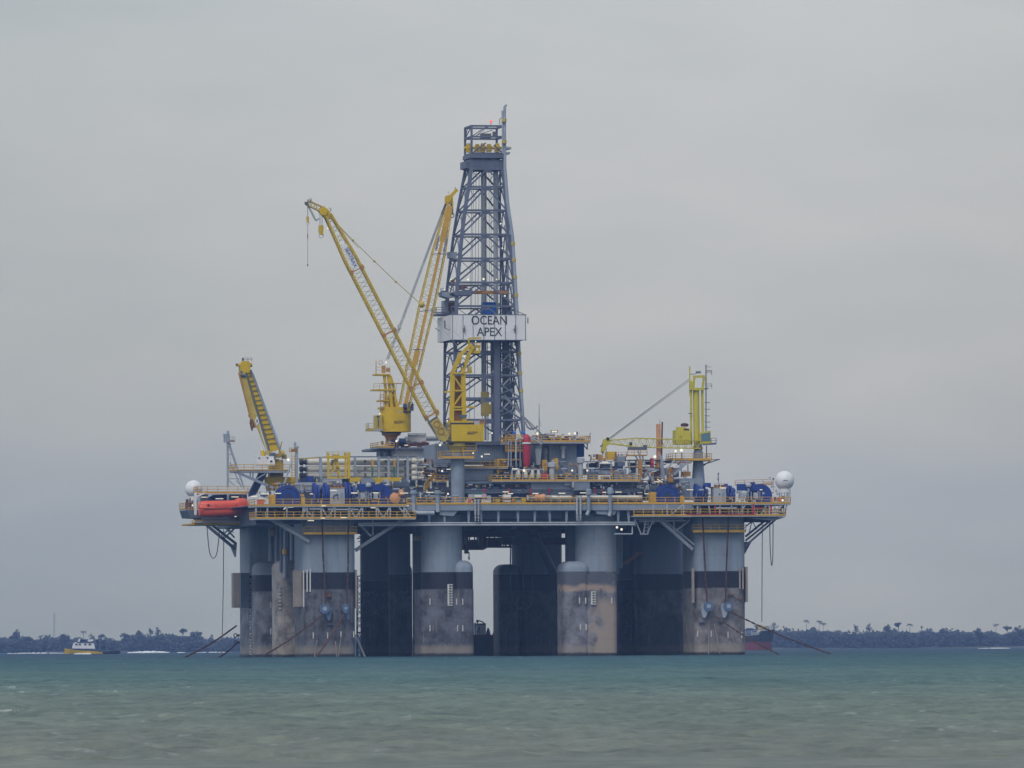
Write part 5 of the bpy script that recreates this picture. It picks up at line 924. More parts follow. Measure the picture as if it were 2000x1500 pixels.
mb = MB(); mb.tube(P(870, 398, VB - 1), P(862, 418, VB - 1), .16); mb.tube(P(889, 369, VB - 1), P(889, 365, VB - 1), .07); mb.tube(P(876, 378, VB - 1), P(875, 373, VB - 1), .05); part(mb, 'head_fittings', 'wire', crB)
mb = MB()
for i in range(7): mb.tube(P(754 + i * .9, 702, VB + 1), P(867 + i * .7, 402, VB + 1), .035, 4)
mb.pbox(778, 634, 784, 642, VB + .5, 1); part(mb, 'luffing_cables', 'palewire', crB)
hook_block(882.5, 400, 425, VB - 1.5, .5, 'dark hook block hanging under the head of the right raised boom', wire_to=388, mat='dgrey')
# --- knuckle crane on the left end
VC = 21
c = P(543, 958, VC); crC = thing('knuckle_crane', (c.x, VC, c.z), 'folded yellow box-boom crane leaning left at the left end of the deck', 'crane', 'yellow cranes on the deck')
mb = MB(); mb.pbox(528, 898, 553, 933, VC, 3); mb.tube(P(541, 905, VC + 1.5), P(541, 935, VC + 1.5), 1.3, 18); part(mb, 'pedestal', 'yellow2', crC); mb = MB(); mb.pprism([(519, 931), (586, 932), (586, 943), (545, 942), (543, 958), (524, 958), (521, 944)], VC - 1.5, 2.5); part(mb, 'base_frame', 'yellow', crC)
mb = MB(); mb.pprism([(485, 726), (491, 725), (546, 878), (526, 884), (480.5, 730)], VC - .6, 1.6); kb = part(mb, 'main_boom', 'yellow', crC)
mb = MB()
for i in range(15):
    t = (i + .7) / 16; mb.bar(P(481 + 46 * t, 729 + 150 * t, VC - .75), P(490.5 + 54 * t, 727 + 150 * t, VC - .75), .14, .1)
mb.bar(P(481, 728, VC - .8), P(527, 882, VC - .8), .25, .15); mb.build('boom_ribs', 'dgrey', kb); mb = MB(); mb.bar(P(491, 726, VC - .6), P(546, 878, VC - .6), .3, .6); mb.ladder(P(493.5, 730, VC - .4), P(548, 878, VC - .4), .3, .09, sp=1.1); mb.build('walkway_rail', 'grey', kb)
mb = MB(); mb.pprism([(466.5, 727), (478, 724), (503, 818), (511, 850), (520, 878), (512, 860), (503, 836), (494, 834), (487, 806)], VC - 1.2, .55); part(mb, 'folded_arm', 'yellow2', crC)
mb = MB(); mb.bar(P(466.5, 728, VC - 1.3), P(493, 832, VC - 1.3), .3, .2); part(mb, 'arm_hose', 'ochre', crC); mb = MB(); mb.pprism([(502, 812), (506, 822), (502, 832), (497.5, 822)], VC - 1.3, .08); dm = part(mb, 'logo_diamond', 'white', crC); mb = MB(); mb.pbox(501, 819, 503, 825, VC - 1.35, .04); mb.build('logo_mark', 'navy', dm)
mb = MB(); mb.pprism([(470, 728), (469, 712), (474, 705), (486, 705), (490, 712), (488, 728)], VC - 1, 2); mb.pbox(462, 710, 470, 715.5, VC - .5, 1); mb.pbox(487, 709, 492.5, 715, VC - .5, 1); part(mb, 'knuckle', 'yellow', crC); mb = MB(); mb.bar(P(474, 699, VC), P(474, 709, VC), .3); mb.rail([P(476, 706, VC - .8), P(492, 706, VC - .8)], .7, .07, .8, kick=False); [mb.pbox(x, y, x + 3, y + 3.5, VC - 1.4, .8) for x, y in ((461.5, 710), (490, 713), (470, 724), (477, 731), (489, 722))]; mb.tube(P(470, 733, VC - 1.3), P(480, 734, VC - 1.3), .3); part(mb, 'knuckle_fittings', 'dgrey', crC)
mb = MB(); mb.pprism([(489, 820), (493, 818), (499, 834), (495, 836), (493, 842), (490, 834)], VC - 1.4, .8); mb.pbox(488, 824, 491, 829, VC - 1.5, .5); mb.tube(P(489, 812, VC - 1), P(485, 812, VC - 1), .2); part(mb, 'arm_tip', 'rust', crC)
mb = MB(); mb.tube(P(506, 856, VC - 1), P(514, 886, VC - 1), .2, 8); part(mb, 'cylinder_rod', 'white', crC); mb = MB(); mb.tube(P(512, 880, VC - 1), P(515.5, 893, VC - 1), .4, 10); part(mb, 'luffing_cylinder', 'yellow', crC)
mb = MB(); mb.pbox(501, 891, 535, 909, VC - 3.4, 3); mb.pbox(527, 898, 537, 909, VC - 3.8, 1); cb = part(mb, 'cab', 'white', crC); mb = MB(); [mb.pbox(x, 893, x + 3, 895.5, VC - 3.5, .1) for x in (505, 521)]; mb.pbox(528, 899, 532, 903, VC - 3.86, .06); mb.build('window', 'glass', cb)
mb = MB(); [mb.pbox(*b_, VC - 2 + i % 3, 1.2) for i, b_ in enumerate(((520, 880, 528, 888), (527, 884, 537, 892), (538, 886, 548, 894), (546, 880, 556, 890), (552, 888, 560, 896), (536, 896, 545, 902)))]; mb.tube(P(548, 886, VC - 2), P(556, 886, VC - 2), .65, 12); mb.tube(P(545, 884, VC), P(550.5, 863, VC), .12); part(mb, 'slewing_gear', 'yellow2', crC); mb = MB(); mb.pbox(527, 884, 538, 896, VC - 2.6, .5); part(mb, 'slewing_panel', 'dgrey', crC)
deck_run(459, 566, 919, VC - 4.2, VC + 3, .35, rails='fl', name='crane_platform', mat='grey')
mb = MB(); [mb.bar(P(*p, VC - 4), P(*q, VC - 4), w_) for p, q, w_ in (((462, 922), (538, 955), .5), ((489, 922), (489, 934), .25), ((494, 922), (494, 937), .25), ((497, 938), (523, 922), .25), ((461, 921), (566, 921), .5))]; part(mb, 'crane_platform_truss', 'grey')
mb = MB(); mb.pprism([(508, 921), (524, 921), (500, 966), (487, 970), (487, 962)], VC - 2, 1.4); part(mb, 'blue_inclined_beam', 'navy')
# --- lemon crane on the right
VD = 10
c = P(1364, 955, VD); crD = thing('pedestal_crane', (c.x, VD, c.z), 'lemon yellow crane with a level boom on the right side of the deck', 'crane', 'yellow cranes on the deck')
zz = lambda y: P(1364, y, VD).z
mb = MB(); mb.lathe((c.x, VD, 0), [(1.45, zz(975)), (1.3, zz(940)), (1.0, zz(900)), (.95, zz(884)), (.8, zz(880)), (.75, zz(868))], 26); part(mb, 'pedestal', 'grey', crD); mb = MB(); mb.lathe((c.x, VD, 0), [(.9, zz(878)), (.9, zz(873))], 20); part(mb, 'slewing_ring', 'ochre', crD)
a = P(1314, 897, VD - 3); b = P(1390, 897, VD - 3); mb = MB(); mb.box(a.x, b.x, VD - 3, VD + 3, a.z - .3, a.z); pl = part(mb, 'pedestal_platform', 'dgrey', crD); mb = MB(); mb.rail([(a.x, VD + 3, a.z), (a.x, VD - 2.9, a.z), (b.x, VD - 2.9, a.z), (b.x, VD + 3, a.z)], 1.15, .09); mb.box(a.x, b.x, VD - 3.06, VD - 3.01, a.z - .25, a.z + .05); mb.build('railing', 'orange', pl)
mb = MB(); mb.bar(P(1371, 912, VD), P(1387, 900, VD), .18); mb.bar(P(1371, 908, VD), P(1404, 897.5, VD), .2); mb.bar(P(1388, 898, VD), P(1406, 897, VD), .14); mb.bar(P(1380, 898, VD - 1), P(1380, 870, VD - 1), .16); part(mb, 'platform_bracket', 'dgrey', crD)
mb = MB(); mb.tube(P(1361, 873, VD), P(1359.5, 762, VD), .62, 18); mb.bar(P(1350, 868, VD - .3), P(1350, 762, VD - .3), .38); mb.bar(P(1373, 850, VD - .3), P(1371.5, 762, VD - .3), .45); twr = part(mb, 'mast_column', 'lime', crD)
mb = MB(); [mb.bar(P(*p, VD + v), P(*q, VD + v), w_) for v in (-.7, .7) for p, q, w_ in (((1354, 762), (1356, 737), .42), ((1372, 760), (1375.5, 735), .42), ((1354, 736), (1376, 735), .5), ((1348, 760), (1374, 760), .5), ((1350, 745), (1350, 762), .6))]; part(mb, 'mast_head_frame', 'lime', crD); mb = MB(); mb.bar(P(1347, 716, VD), P(1347.5, 773, VD), .24); mb.bar(P(1346, 745, VD - .5), P(1351, 745, VD - .5), .4); part(mb, 'mast_spar', 'lime', crD)
mb = MB(); mb.ladder(P(1379, 845, VD), P(1379, 712, VD), .2, .1, sp=1.4); [mb.rail([P(1378, y, VD), P(1390, y - .5, VD)], .9, .09, 1.2, kick=False) for y in (733, 759)]; mb.bar(P(1378, 716, VD), P(1390, 717, VD), .08); mb.bar(P(1380, 725, VD), P(1390, 725, VD), .1); [mb.bar(P(1376, y, VD), P(1387, y + .4, VD), .12) for y in (786, 799, 812, 824, 834)]; mb.pbox(1361, 725, 1369, 729, VD - .5, 1); mb.bar(P(1348, 731, VD), P(1360, 730, VD), .14); mb.bar(P(1371, 760, VD), P(1384, 759, VD), .22); mb.bar(P(1345, 807.5, VD - 1), P(1352, 807.5, VD - 1), .2); part(mb, 'mast_ladder', 'wire', crD)
mb = MB(); mb.pbox(1320, 840, 1349, 868, VD - 1.2, 3); mb.pbox(1324, 834, 1341, 840, VD - 1, 2); mb.pbox(1337, 843, 1349, 868, VD - 1.5, .4); part(mb, 'machinery_house', 'lime', crD); mb = MB(); mb.lathe(P(1337, 833, VD), [(.7, 0), (.78, .15), (.78, .5), (.3, .7)], 14); mb.pbox(1336, 837, 1346, 840, VD - 1.3, .4); part(mb, 'exhaust', 'brownred', crD); mb = MB(); mb.pbox(1325, 851, 1333, 855, VD - 1.24, .06); part(mb, 'house_grille', 'yellow2', crD)
mb = MB(); mb.pprism([(1368, 845), (1388, 841), (1389, 866), (1368, 867)], VD - 1.6, 2.6); cb = part(mb, 'cab', 'lime', crD); mb = MB(); mb.pprism([(1369.5, 847.5), (1387, 844.5), (1387, 861), (1369.5, 862)], VD - 1.66, .06); mb.build('window', paint('cab glazing', (.11, .20, .25), rough=.15, dirt=0), cb)
mb = MB(); a = P(1372, 868.5, VD - 2); b = P(1399, 867, VD - 2); mb.bar(a, b, .3, .25); mb.rail([P(1389, 867, VD - 2), P(1399, 866.5, VD - 2)], 1.1, .09, .9); part(mb, 'cab_walkway', 'dgrey', crD)
fD = P(1368, 868, VD - 1.6); hD = P(1190, 863, VD - 1.6); mb = MB(); bD = boom(crD, fD, hD, [(0, 1.6), (.45, 1.75), (.72, 1.75), (.9, 1.0), (1, .7)], 1.3, 26, .2, .085, 'lime', 'lime')
mb = MB(); mb.pprism([(1180, 858), (1186, 855), (1192, 858), (1191, 868), (1185, 872), (1181, 884), (1175, 883), (1177, 873)], VD - 2.2, 1.2); part(mb, 'boom_head', 'lime', crD); mb = MB(); mb.tube(P(1187, 857, VD - 2.4), P(1187, 857, VD - .8), .32, 10); mb.bar(P(1172, 872, VD - 2), P(1178, 869, VD - 2), .2); mb.tube(P(1232, 866, VD - 2.5), P(1232, 868, VD - .8), .3); part(mb, 'head_sheave', 'dark', crD)
mb = MB(); [mb.tube(P(1188 + dx, 857, VD - 1.6 + dx * .1), P(1346, 740 + dy, VD), .05, 5) for dx, dy in ((0, 0), (2, 0), (5, 4))]; part(mb, 'boom_cables', 'wire', crD)
hook_block(1184, 884, 900, VD - 1.6, .35, 'thin lemon hook hanging from the end of the level boom', wire_to=872, mat='lime')

# ============================================================ equipment that stands on or hangs from the rig
def T(name, x, y, v, label, cat, group=None): return thing(name, P(x, y, v), label, cat, group)
def mk(fn): mb = MB(); fn(mb); return mb
# lifeboat
lb = T('lifeboat', 440, 1010, VL - 1.6, 'coral orange enclosed lifeboat hanging at the left end of the deck', 'lifeboat')
def skin(secs, v0):
    """secs: (px, y top, y bottom, half beam); rounded section lofted along u"""
    mb = MB(); n = 14; vs = []; fs = []
    for (x, yt, yb, hb) in secs:
        a = P(x, yt, v0); b = P(x, yb, v0); cz = (a.z + b.z) / 2; hh = (a.z - b.z) / 2
        for i in range(n):
            t = 2 * math.pi * (i + .5) / n; c_, s_ = math.cos(t), math.sin(t); k = .72
            vs.append((a.x, v0 + hb * math.copysign(abs(c_) ** k, c_), cz + hh * math.copysign(abs(s_) ** k, s_)))
    for j in range(len(secs) - 1):
        for i in range(n): fs.append((j * n + i, j * n + (i + 1) % n, (j + 1) * n + (i + 1) % n, (j + 1) * n + i))
    fs += [tuple(range(n - 1, -1, -1)), tuple(range((len(secs) - 1) * n, len(secs) * n))]; return mb.add(vs, fs)
part(skin([(388, 984, 1003, .7), (389.5, 982, 1008.5, 1.2), (400, 981, 1010.5, 1.6), (440, 981, 1009.5, 1.75), (470, 981, 1006.5, 1.6), (485, 985, 1001, 1.1), (492.5, 992, 997, .2)], VL - 2), 'hull', 'coral', lb)
part(skin([(388.5, 984, 996, .6), (391, 979.5, 998, 1.15), (402, 978, 1000, 1.6), (440, 977.5, 1000, 1.76), (459, 977, 1000, 1.66), (462, 974, 999, 1.6), (467, 972.8, 999, 1.55), (479, 973.6, 998, 1.35), (486, 984, 997, .95), (491.5, 991.5, 996, .25)], VL - 2), 'canopy', 'coral', lb)
mb = MB(); mb.pprism([(388, 992.6), (492, 993), (492, 994.3), (388, 994)], VL - 3.82, .2); part(mb, 'fender_strip', 'brownred', lb)
for x in (407, 420, 434, 447, 460): mb = MB(); mb.tube(P(x, 987, VL - 3.62), P(x, 987, VL - 3.5), .26, 12); part(mb, 'porthole', 'brownred', lb)
for x in (404, 474): mb = MB(); mb.tube(P(x, 976, VL - 2), P(x, 965, VL - 2), .07); part(mb, 'fall_wire', 'wire', lb)
# radomes
def radome(x, y, v, r, ybase, label):
    c = P(x, y, v); z0 = P(x, ybase, v).z; t = thing('radome', (c.x, v, z0), label, 'radome', 'white radomes at the ends of the deck')
    d = part(mk(lambda m_: m_.sphere(c, r, 32, 20)), 'dome', 'white', t)
    mb = MB(); mb.lathe((c.x, v, c.z - r), [(r * .62, -.5), (r * .62, .25)], 20); part(mb, 'base_ring', 'white', t)
    for sx, sy in ((-1, -1), (1, -1), (-1, 1), (1, 1)): mb = MB(); mb.bar((c.x + sx * r * .45, v + sy * r * .45, c.z - r - .4), (c.x + sx * r * .45, v + sy * r * .45, z0), .16); part(mb, 'leg', 'lgrey', t)
    mb = MB(); mb.ladder((c.x, v - r * .4, z0), (c.x, v - r * .4, c.z - r - .4), .5, .09); part(mb, 'ladder', 'wire', t); return t, c
radome(378.5, 955, VL + 16, 1.76, 994, 'white radome at the left end behind the lifeboat deck railing')
rd, rc = radome(1532.5, 938.5, 6, 1.9, 983, 'large white radome on legs at the right end of the deck')
mb = MB(); mb.pbox(1529, 938, 1539, 938.8, 6 - 1.93, .05); mb.pbox(1532, 937.3, 1536, 938, 6 - 1.93, .05); part(mb, 'logo_mark', 'dgrey', rd)
mb = MB(); mb.sphere(P(1510.5, 935, 5), .2, 8, 6); mb.sphere(P(1503.5, 933, 5), .14, 8, 6); mb.tube(P(1510.5, 935, 5), P(1510.5, 960, 5), .03, 5); t_ = thing('whip_antenna', P(1510, 960, 5), 'thin antenna with small balls beside the large right radome', 'antenna'); part(mb, 'aerial', 'dgrey', t_)
mb = MB(); mb.tube(P(1403, 944, 6), P(1403, 922, 6), .07, 6); mb.sphere(P(1403, 926, 6), .2, 8, 6); mb.pbox(1401.5, 935, 1404.5, 937.5, 5.8, .3); mb.bar(P(1400, 932, 6), P(1406, 932, 6), .06); t_ = thing('whip_antenna', P(1403, 944, 6), 'dark short antenna mast on the cabin roof among the right winches', 'antenna'); part(mb, 'aerial', 'wire', t_)
mb = MB(); mb.tube(P(1053, 852, 12), P(1053, 788, 12), .1, 6, .05); mb.bar(P(1052, 815, 12), P(1057, 832, 12), .06); t_ = thing('whip_antenna', P(1053, 852, 12), 'tall thin antenna on the roof deck right of the derrick', 'antenna'); part(mb, 'aerial', 'wire', t_)
# winches: big blue drums and narrow blue frames
def winch(x, y, r, v, label, w=3.0, base=True):
    c = P(x, y, v); t = thing('mooring_winch', (c.x, v, 29.8), label, 'winch', 'blue mooring winches along the deck edge')
    mb = MB(); rr = r * .1; mb.lathe((c.x, v, c.z), [(rr, 0), (rr, .35), (rr * .62, .4), (rr * .62, w - .4), (rr, w - .35), (rr, w)], 36, 'v'); part(mb, 'drum', 'blue', t)
    mb = MB(); mb.lathe((c.x, v - .12, c.z), [(rr * .34, 0), (rr * .34, .12)], 20, 'v'); mb.torus((c.x, v - .03, c.z), rr * .8, .09, n=24); part(mb, 'hub', 'navy', t)
    if base:
        for s_ in (-1, 1): mb = MB(); u = c.x + s_ * (rr + .15); mb.box(min(u, u + s_ * .75), max(u, u + s_ * .75), v, v + w, 29.8, c.z + (.4 if s_ < 0 else .1)); part(mb, 'side_frame', 'orange', t)
    return t
winch(563, 972, 24, -1.2, 'large round blue winch drum left of the left group, next to an orange frame'); winch(1304.5, 969, 23, -1.2, 'large round blue winch drum on orange frames left of the right group')
def chain_windlass(xs, y0, y1, v, label, big=None):
    c = P(xs[0], y1, v); t = thing('mooring_winch', (c.x, v, 29.8), label, 'winch', 'blue mooring winches along the deck edge')
    for i, x in enumerate(xs):
        mb = MB(); h = y0 + (i % 3) * 4; a = P(x, h, v); cc = P(x, (h + y1) / 2, v); rr = (a.z - 29.8) / 2; mb.tube((a.x - .22, v + 1.4, 29.8 + rr), (a.x + .22, v + 1.4, 29.8 + rr), rr, 22); mb.box(a.x - .18, a.x + .18, v + .2, v + 2.6, 29.8, 29.8 + rr); part(mb, 'disc', 'blue', t)
        mb = MB(); mb.pbox(x - 2.2, y1 - 9, x - 1.2, y1 - 2, v - .1, .3); mb.sphere(P(x - 1.6, y1 - 9, v - .1), .14, 8, 5); part(mb, 'brake_lever', 'lgrey', t)
    mb = MB(); a = P(xs[0] - 2, (y0 + y1) / 2, v + 1.4); b = P(xs[-1] + 2, (y0 + y1) / 2, v + 1.4); b.z = a.z; mb.tube(a, b, .35, 12); part(mb, 'axle', 'navy', t)
    if big:
        for (x, y, w_, h_) in big: mb = MB(); mb.pbox(x - w_ / 2, y - h_ / 2, x + w_ / 2, y + h_ / 2, v + .8, 1.6); part(mb, 'gearbox', 'blue', t)
chain_windlass((616, 622, 632, 637, 642), 942, 975, 0, 'pack of narrow blue winch discs left of the grey cabin on the left side', [(637, 958, 10, 20)])
chain_windlass((676, 683, 691), 941, 975, 0, 'pack of narrow blue winch discs right of the grey cabin on the left side', [(680, 945, 9, 7)])
chain_windlass((1362, 1368, 1373, 1380), 944, 974, 0, 'pack of narrow blue winch discs left of the grey cabin on the right side', [(1384, 948, 9, 10)])
chain_windlass((1421, 1429, 1434), 944, 974, 0, 'pack of narrow blue winch discs right of the grey cabin on the right side', None)
def curved_winch(x0, x1, v, label):
    s_ = (x1 - x0) / 62.0; X = lambda d: x0 + d * s_; c = P(X(46), 968, v); t = thing('mooring_winch', (c.x, v, 29.8), label, 'winch', 'blue mooring winches along the deck edge')
    mb = MB(); mb.lathe((c.x, v + .5, c.z), [(2.3, 0), (2.3, .3), (1.6, .35), (1.6, 2.2), (2.3, 2.25), (2.3, 2.6)], 34, 'v'); part(mb, 'drum', 'blue', t)
    mb = MB(); mb.pbox(X(2), 945, X(18), 958, v, 2); part(mb, 'gearbox', 'blue', t); mb = MB(); mb.pprism([(X(18), 950), (X(28), 948), (X(48), 946), (X(48), 958), (X(18), 959)], v - .1, 1.2); part(mb, 'guard', 'blue', t)
    mb = MB(); mb.pbox(X(26), 942, X(34), 948, v, 1); part(mb, 'motor', 'blue', t); mb = MB(); mb.lathe(P(X(21), 951, v - .3), [(.5, 0), (.62, .4), (.3, .8)], 12); part(mb, 'winch_motor', 'lgrey', t)
    for d in (5, 31): mb = MB(); mb.pbox(X(d), 962, X(d + 9), 974, v - .2, .8); part(mb, 'control_cabinet', 'lgrey', t)
    mb = MB(); [mb.bar(P(X(d), 975, v - .3), P(X(d), 960, v - .3), .16) for d in (2, 16, 20, 26, 43)]; part(mb, 'guard_posts', 'mast', t)
curved_winch(699, 761, .4, 'blue winch with curved guard beside the peach covered reel'); curved_winch(1441, 1503, .4, 'blue winch with curved guard near the right end of the deck')
# grey cabins between the winches
def cabin(x0, x1, y0, v, label):
    a = P(x0, 983, v); t = thing('control_cabin', (a.x, v, 29.8), label, 'cabin', 'grey cabins between the winches'); mb = MB(); b = P(x1, y0, v); mb.box(a.x, b.x, v, v + 2.6, 29.8, b.z); part(mb, 'walls', 'lgrey', t)
    mb = MB(); mb.box(a.x - .1, b.x + .1, v - .1, v + 2.7, b.z, b.z + .15); part(mb, 'roof', 'ochre', t); c = (x0 + x1) / 2; mb = MB(); mb.pbox(c - 2, 964, c + 1, 967, v - .05, .04); part(mb, 'window', 'glass', t); mb = MB(); mb.pbox(x1 - 8, 962, x1 - 2, 982, v - .05, .04); part(mb, 'door', 'grey', t)
    mb = MB(); [mb.pbox(c + dx, y0 - 5, c + dx + 3, y0 - 1.6, v + .6, .8) for dx in (-9, -3, 4)]; mb.rail([P(x0 + 1, y0 - 1, v + .2), P(x1 - 1, y0 - 1, v + .2)], .6, .07, 1.2, kick=False); part(mb, 'roof_gear', 'rust', t)
cabin(645, 673, 953, -.6, 'grey cabin between two packs of blue discs on the left side'); cabin(1394, 1418, 952, -.6, 'grey cabin between two packs of blue discs on the right side')
# covered reel, orange boxes, tanks on deck
t_ = thing('cable_reel', P(777, 985, 0), 'peach canvas covered reel right of the left blue winches', 'reel'); a = P(767, 985, 0); b = P(784, 962, 0)
part(mk(lambda m_: (m_.lathe(((a.x + b.x) / 2 - .3, 0, (29.8 + b.z) / 2), [(.55, 0), (1.05, .25), (1.1, 1.3), (.55, 1.6)], 18, 'v'))), 'cover', 'peach', t_); part(mk(lambda m_: m_.lathe(P(784, 969, 0), [(.3, 0), (.6, .3), (.55, 1.0), (.2, 1.3)], 10)), 'motor_cover', 'peach', t_)
def boxes(name, label, cat, items, group=None, base=None):
    b0 = items[0]; t = thing(name, P((b0[0] + b0[2]) / 2, b0[3], b0[4]), label, cat, group)
    for i, it in enumerate(items): mb = MB(); mb.pbox(*it[:6]); part(mb, it[7] if len(it) > 7 else 'body', it[6], t)
    return t
boxes('equipment_crate', 'orange crate with pale lids right of the lifeboat', 'crate', [(505, 976, 515, 985, -1, 2, 'coral'), (504, 971.5, 517, 976, -1.1, 2.2, 'white', 'lid')])
boxes('equipment_crate', 'orange yellow locker left of the large left blue drum', 'locker', [(527, 966, 539, 985, -.5, 1.5, 'orange'), (527.5, 972, 538.5, 973, -.6, .1, 'ochre', 'latch_strip')]); boxes('equipment_crate', 'orange yellow locker right of the large left blue drum', 'locker', [(585, 965, 594, 985, -.5, 1.5, 'orange'), (586, 972, 593, 973, -.6, .1, 'ochre', 'latch_strip')])
boxes('equipment_crate', 'orange yellow locker left of the large right blue drum', 'locker', [(1270, 961, 1284, 983, -.5, 1.5, 'orange'), (1274, 965, 1279, 970, -.6, .1, 'ochre', 'panel')])
boxes('stacked_tank', 'two white drums stacked in a frame at the middle of the deck edge', 'tank', [(983.5, 976, 998, 980.5, -1.8, 1.2, 'white', 'drum'), (983.5, 966, 998, 973.5, -1.8, 1.2, 'white', 'drum'), (983, 980.6, 999, 982.5, -1.8, 1.3, 'dgrey', 'frame'), (983, 973.6, 999, 975.8, -1.8, 1.3, 'brownred', 'strap'), (999, 974, 1002, 982, -1.6, .8, 'red', 'valve')])
boxes('washing_line_crates', 'pale green, pink and white crates by the pale pedestal on the deck edge', 'crates', [(916, 965, 925, 974, -1.5, 1, 'lgrey'), (926, 966, 941, 971, -1.4, 1, 'white'), (927, 963.5, 944, 966, -1.3, 1, 'green', 'cover'), (942, 964.5, 950, 973, -1.6, 1, 'pink'), (951, 968, 959, 975, -1.5, 1, 'lgrey'), (941, 975, 959, 982, -1.4, 1, 'white', 'low_crate')]).name = 'deck_crates'
boxes('gas_locker', 'small red and white locker right of the pale pedestal', 'locker', [(914.5, 974, 921, 982, -1.6, .8, 'coral'), (912, 974, 914, 980, -1.6, .6, 'white', 'sign')])
boxes('tool_container', 'yellow and green box by the end of the long pale pipe', 'box', [(1019, 973, 1027, 983, -1.5, 1, 'yellow'), (1008, 974, 1018, 978, -1.4, 1, 'green', 'lid'), (1008, 978.1, 1018, 982, -1.4, 1, 'lgrey', 'crate')])
boxes('tool_container', 'low orange yellow skid left of the stacked white drums', 'skid', [(968, 974, 977, 983, -1.4, 1.2, 'yellow2'), (1001, 974, 1007, 982, -1.2, 1, 'ochre', 'side_box')])
mb = MB(); [mb.pprism([(960, 982), (975, 973), (977, 975), (966, 983)], -1.8, .3)]
# long pale telescopic pipe lying on the deck
t_ = thing('slip_joint_pipe', P(1150, 980, 0), 'long pale pipe lying along the middle of the deck edge', 'pipe'); mb = MB(); a = P(1062, 972, -.6); b = P(1252, 971, -.6); b.z = a.z; mb.tube(a, b, .42, 14); part(mb, 'barrel', 'cream', t_)
mb = MB(); mb.lathe(P(1044, 972.3, -.6), [(.4, 0), (.75, .3), (.55, .9), (.75, 1.4), (.8, 1.9), (.4, 2.3)], 14, 'u'); part(mb, 'wrapped_collar', 'peach', t_); mb = MB(); mb.tube(P(1033, 973, -.6), P(1045, 972.3, -.6), .22, 10); mb.pbox(1030, 967, 1034, 976, -.8, .6); part(mb, 'end_fitting', 'white', t_)
for x in (1060, 1090, 1120, 1168, 1205, 1238): mb = MB(); mb.pbox(x, 976.5, x + 3, 984, -.9, 1.2); part(mb, 'saddle', 'dgrey', t_)
# left lattice mast and right-hand post
VM = VL + 2
t_ = T('lattice_mast', 455, 950, VM, 'grey lattice mast with a small basket at the left end of the deck', 'mast')
for p, q, w_ in (((444.5, 952), (444.5, 843), .35), ((446, 862), (477, 954), .32), ((446, 866), (462, 912), .25), ((449, 903), (472, 952), .2)): mb = MB(); mb.bar(P(*p, VM), P(*q, VM), w_); part(mb, 'mast_leg', 'mast', t_)
mb = MB(); [mb.bar(P(444, y, VM), P(x, y, VM), .16) for y, x in ((935, 470), (914, 463), (887, 455))]; mb.bar(P(446, 938, VM), P(458, 948, VM), .16); mb.bar(P(461, 938, VM), P(470, 948, VM), .16); part(mb, 'mast_rungs', 'mast', t_)
mb = MB(); mb.ladder(P(448.5, 950, VM), P(448.5, 866, VM), .45, .12, sp=.5); part(mb, 'ladder', 'cream', t_); mb = MB(); mb.pbox(438, 848, 449, 864, VM - .4, 1); mb.pbox(437, 847, 441, 853, VM - .5, .8); mb.pbox(444, 841, 448, 850, VM - .4, .8); part(mb, 'mast_head', 'mast', t_)
mb = MB(); mb.pbox(448, 859, 459, 863, VM - .8, 1.6); mb.rail([P(448, 859, VM - .8), P(459, 859, VM - .8)], .65, .06, .5, kick=False); part(mb, 'basket', 'tan', t_)
t_ = T('gantry_post', 579, 955, 9, 'tall grey post with orange ladder left of the racked white pipes', 'post'); mb = MB(); mb.bar(P(579.5, 956, 9), P(579.5, 872, 9), .5); mb.bar(P(576.5, 878, 9), P(576.5, 864, 9), .4); part(mb, 'post', 'mast', t_)
mb = MB(); mb.bar(P(577, 882, 9), P(583, 872, 9), .3); mb.pbox(570, 877, 582, 883, 8.8, 1.2); mb.rail([P(565, 883, 8.6), P(580, 883, 8.6)], .8, .08, .6); part(mb, 'top_landing', 'ochre', t_); mb = MB(); mb.ladder(P(573, 955, 8.8), P(573, 886, 8.8), .6, .13, sp=.5); part(mb, 'ladder', 'orange', t_)
mb = MB(); mb.bar(P(571, 900, 8.6), P(553, 950, 8.6), .28); part(mb, 'stay', 'lgrey', t_)
# racked riser joints: every joint that shows is a pipe of its own
RK = 'white riser joints racked behind the left winches'
rows = [('top', 902.5, 6.2), ('middle', 916.3, 5.6), ('bottom', 928.5, 5.6)]
for nm, y, r_ in rows:
    c = P(585, y, 13); t = thing('riser_joint', c, '%s white riser pipe of the rack behind the left winches' % nm, 'pipe', RK)
    b = P(812, y, 13); b.z = c.z; mb = MB(); mb.tube(c + Vv((1.3, 0, 0)), b, r_ * .1, 18); part(mb, 'pipe', 'cream', t); mb = MB(); mb.lathe(c, [(r_ * .085, 0), (r_ * .105, .25), (r_ * .105, .7), (r_ * .07, .75), (r_ * .07, 1.1), (r_ * .1, 1.2), (r_ * .1, 1.6)], 16, 'u'); part(mb, 'flange', 'dark', t)
    for x in (597, 712, 752, 790): mb = MB(); mb.pbox(x, y - 4, x + 3, y + 1, 12.1, .3); part(mb, 'bracket', 'dgrey', t)
    mb = MB(); mb.tube(c + Vv((1.3, -.62, -.52)), b + Vv((0, -.62, -.52)), .09, 6); part(mb, 'choke_line', 'tan', t)
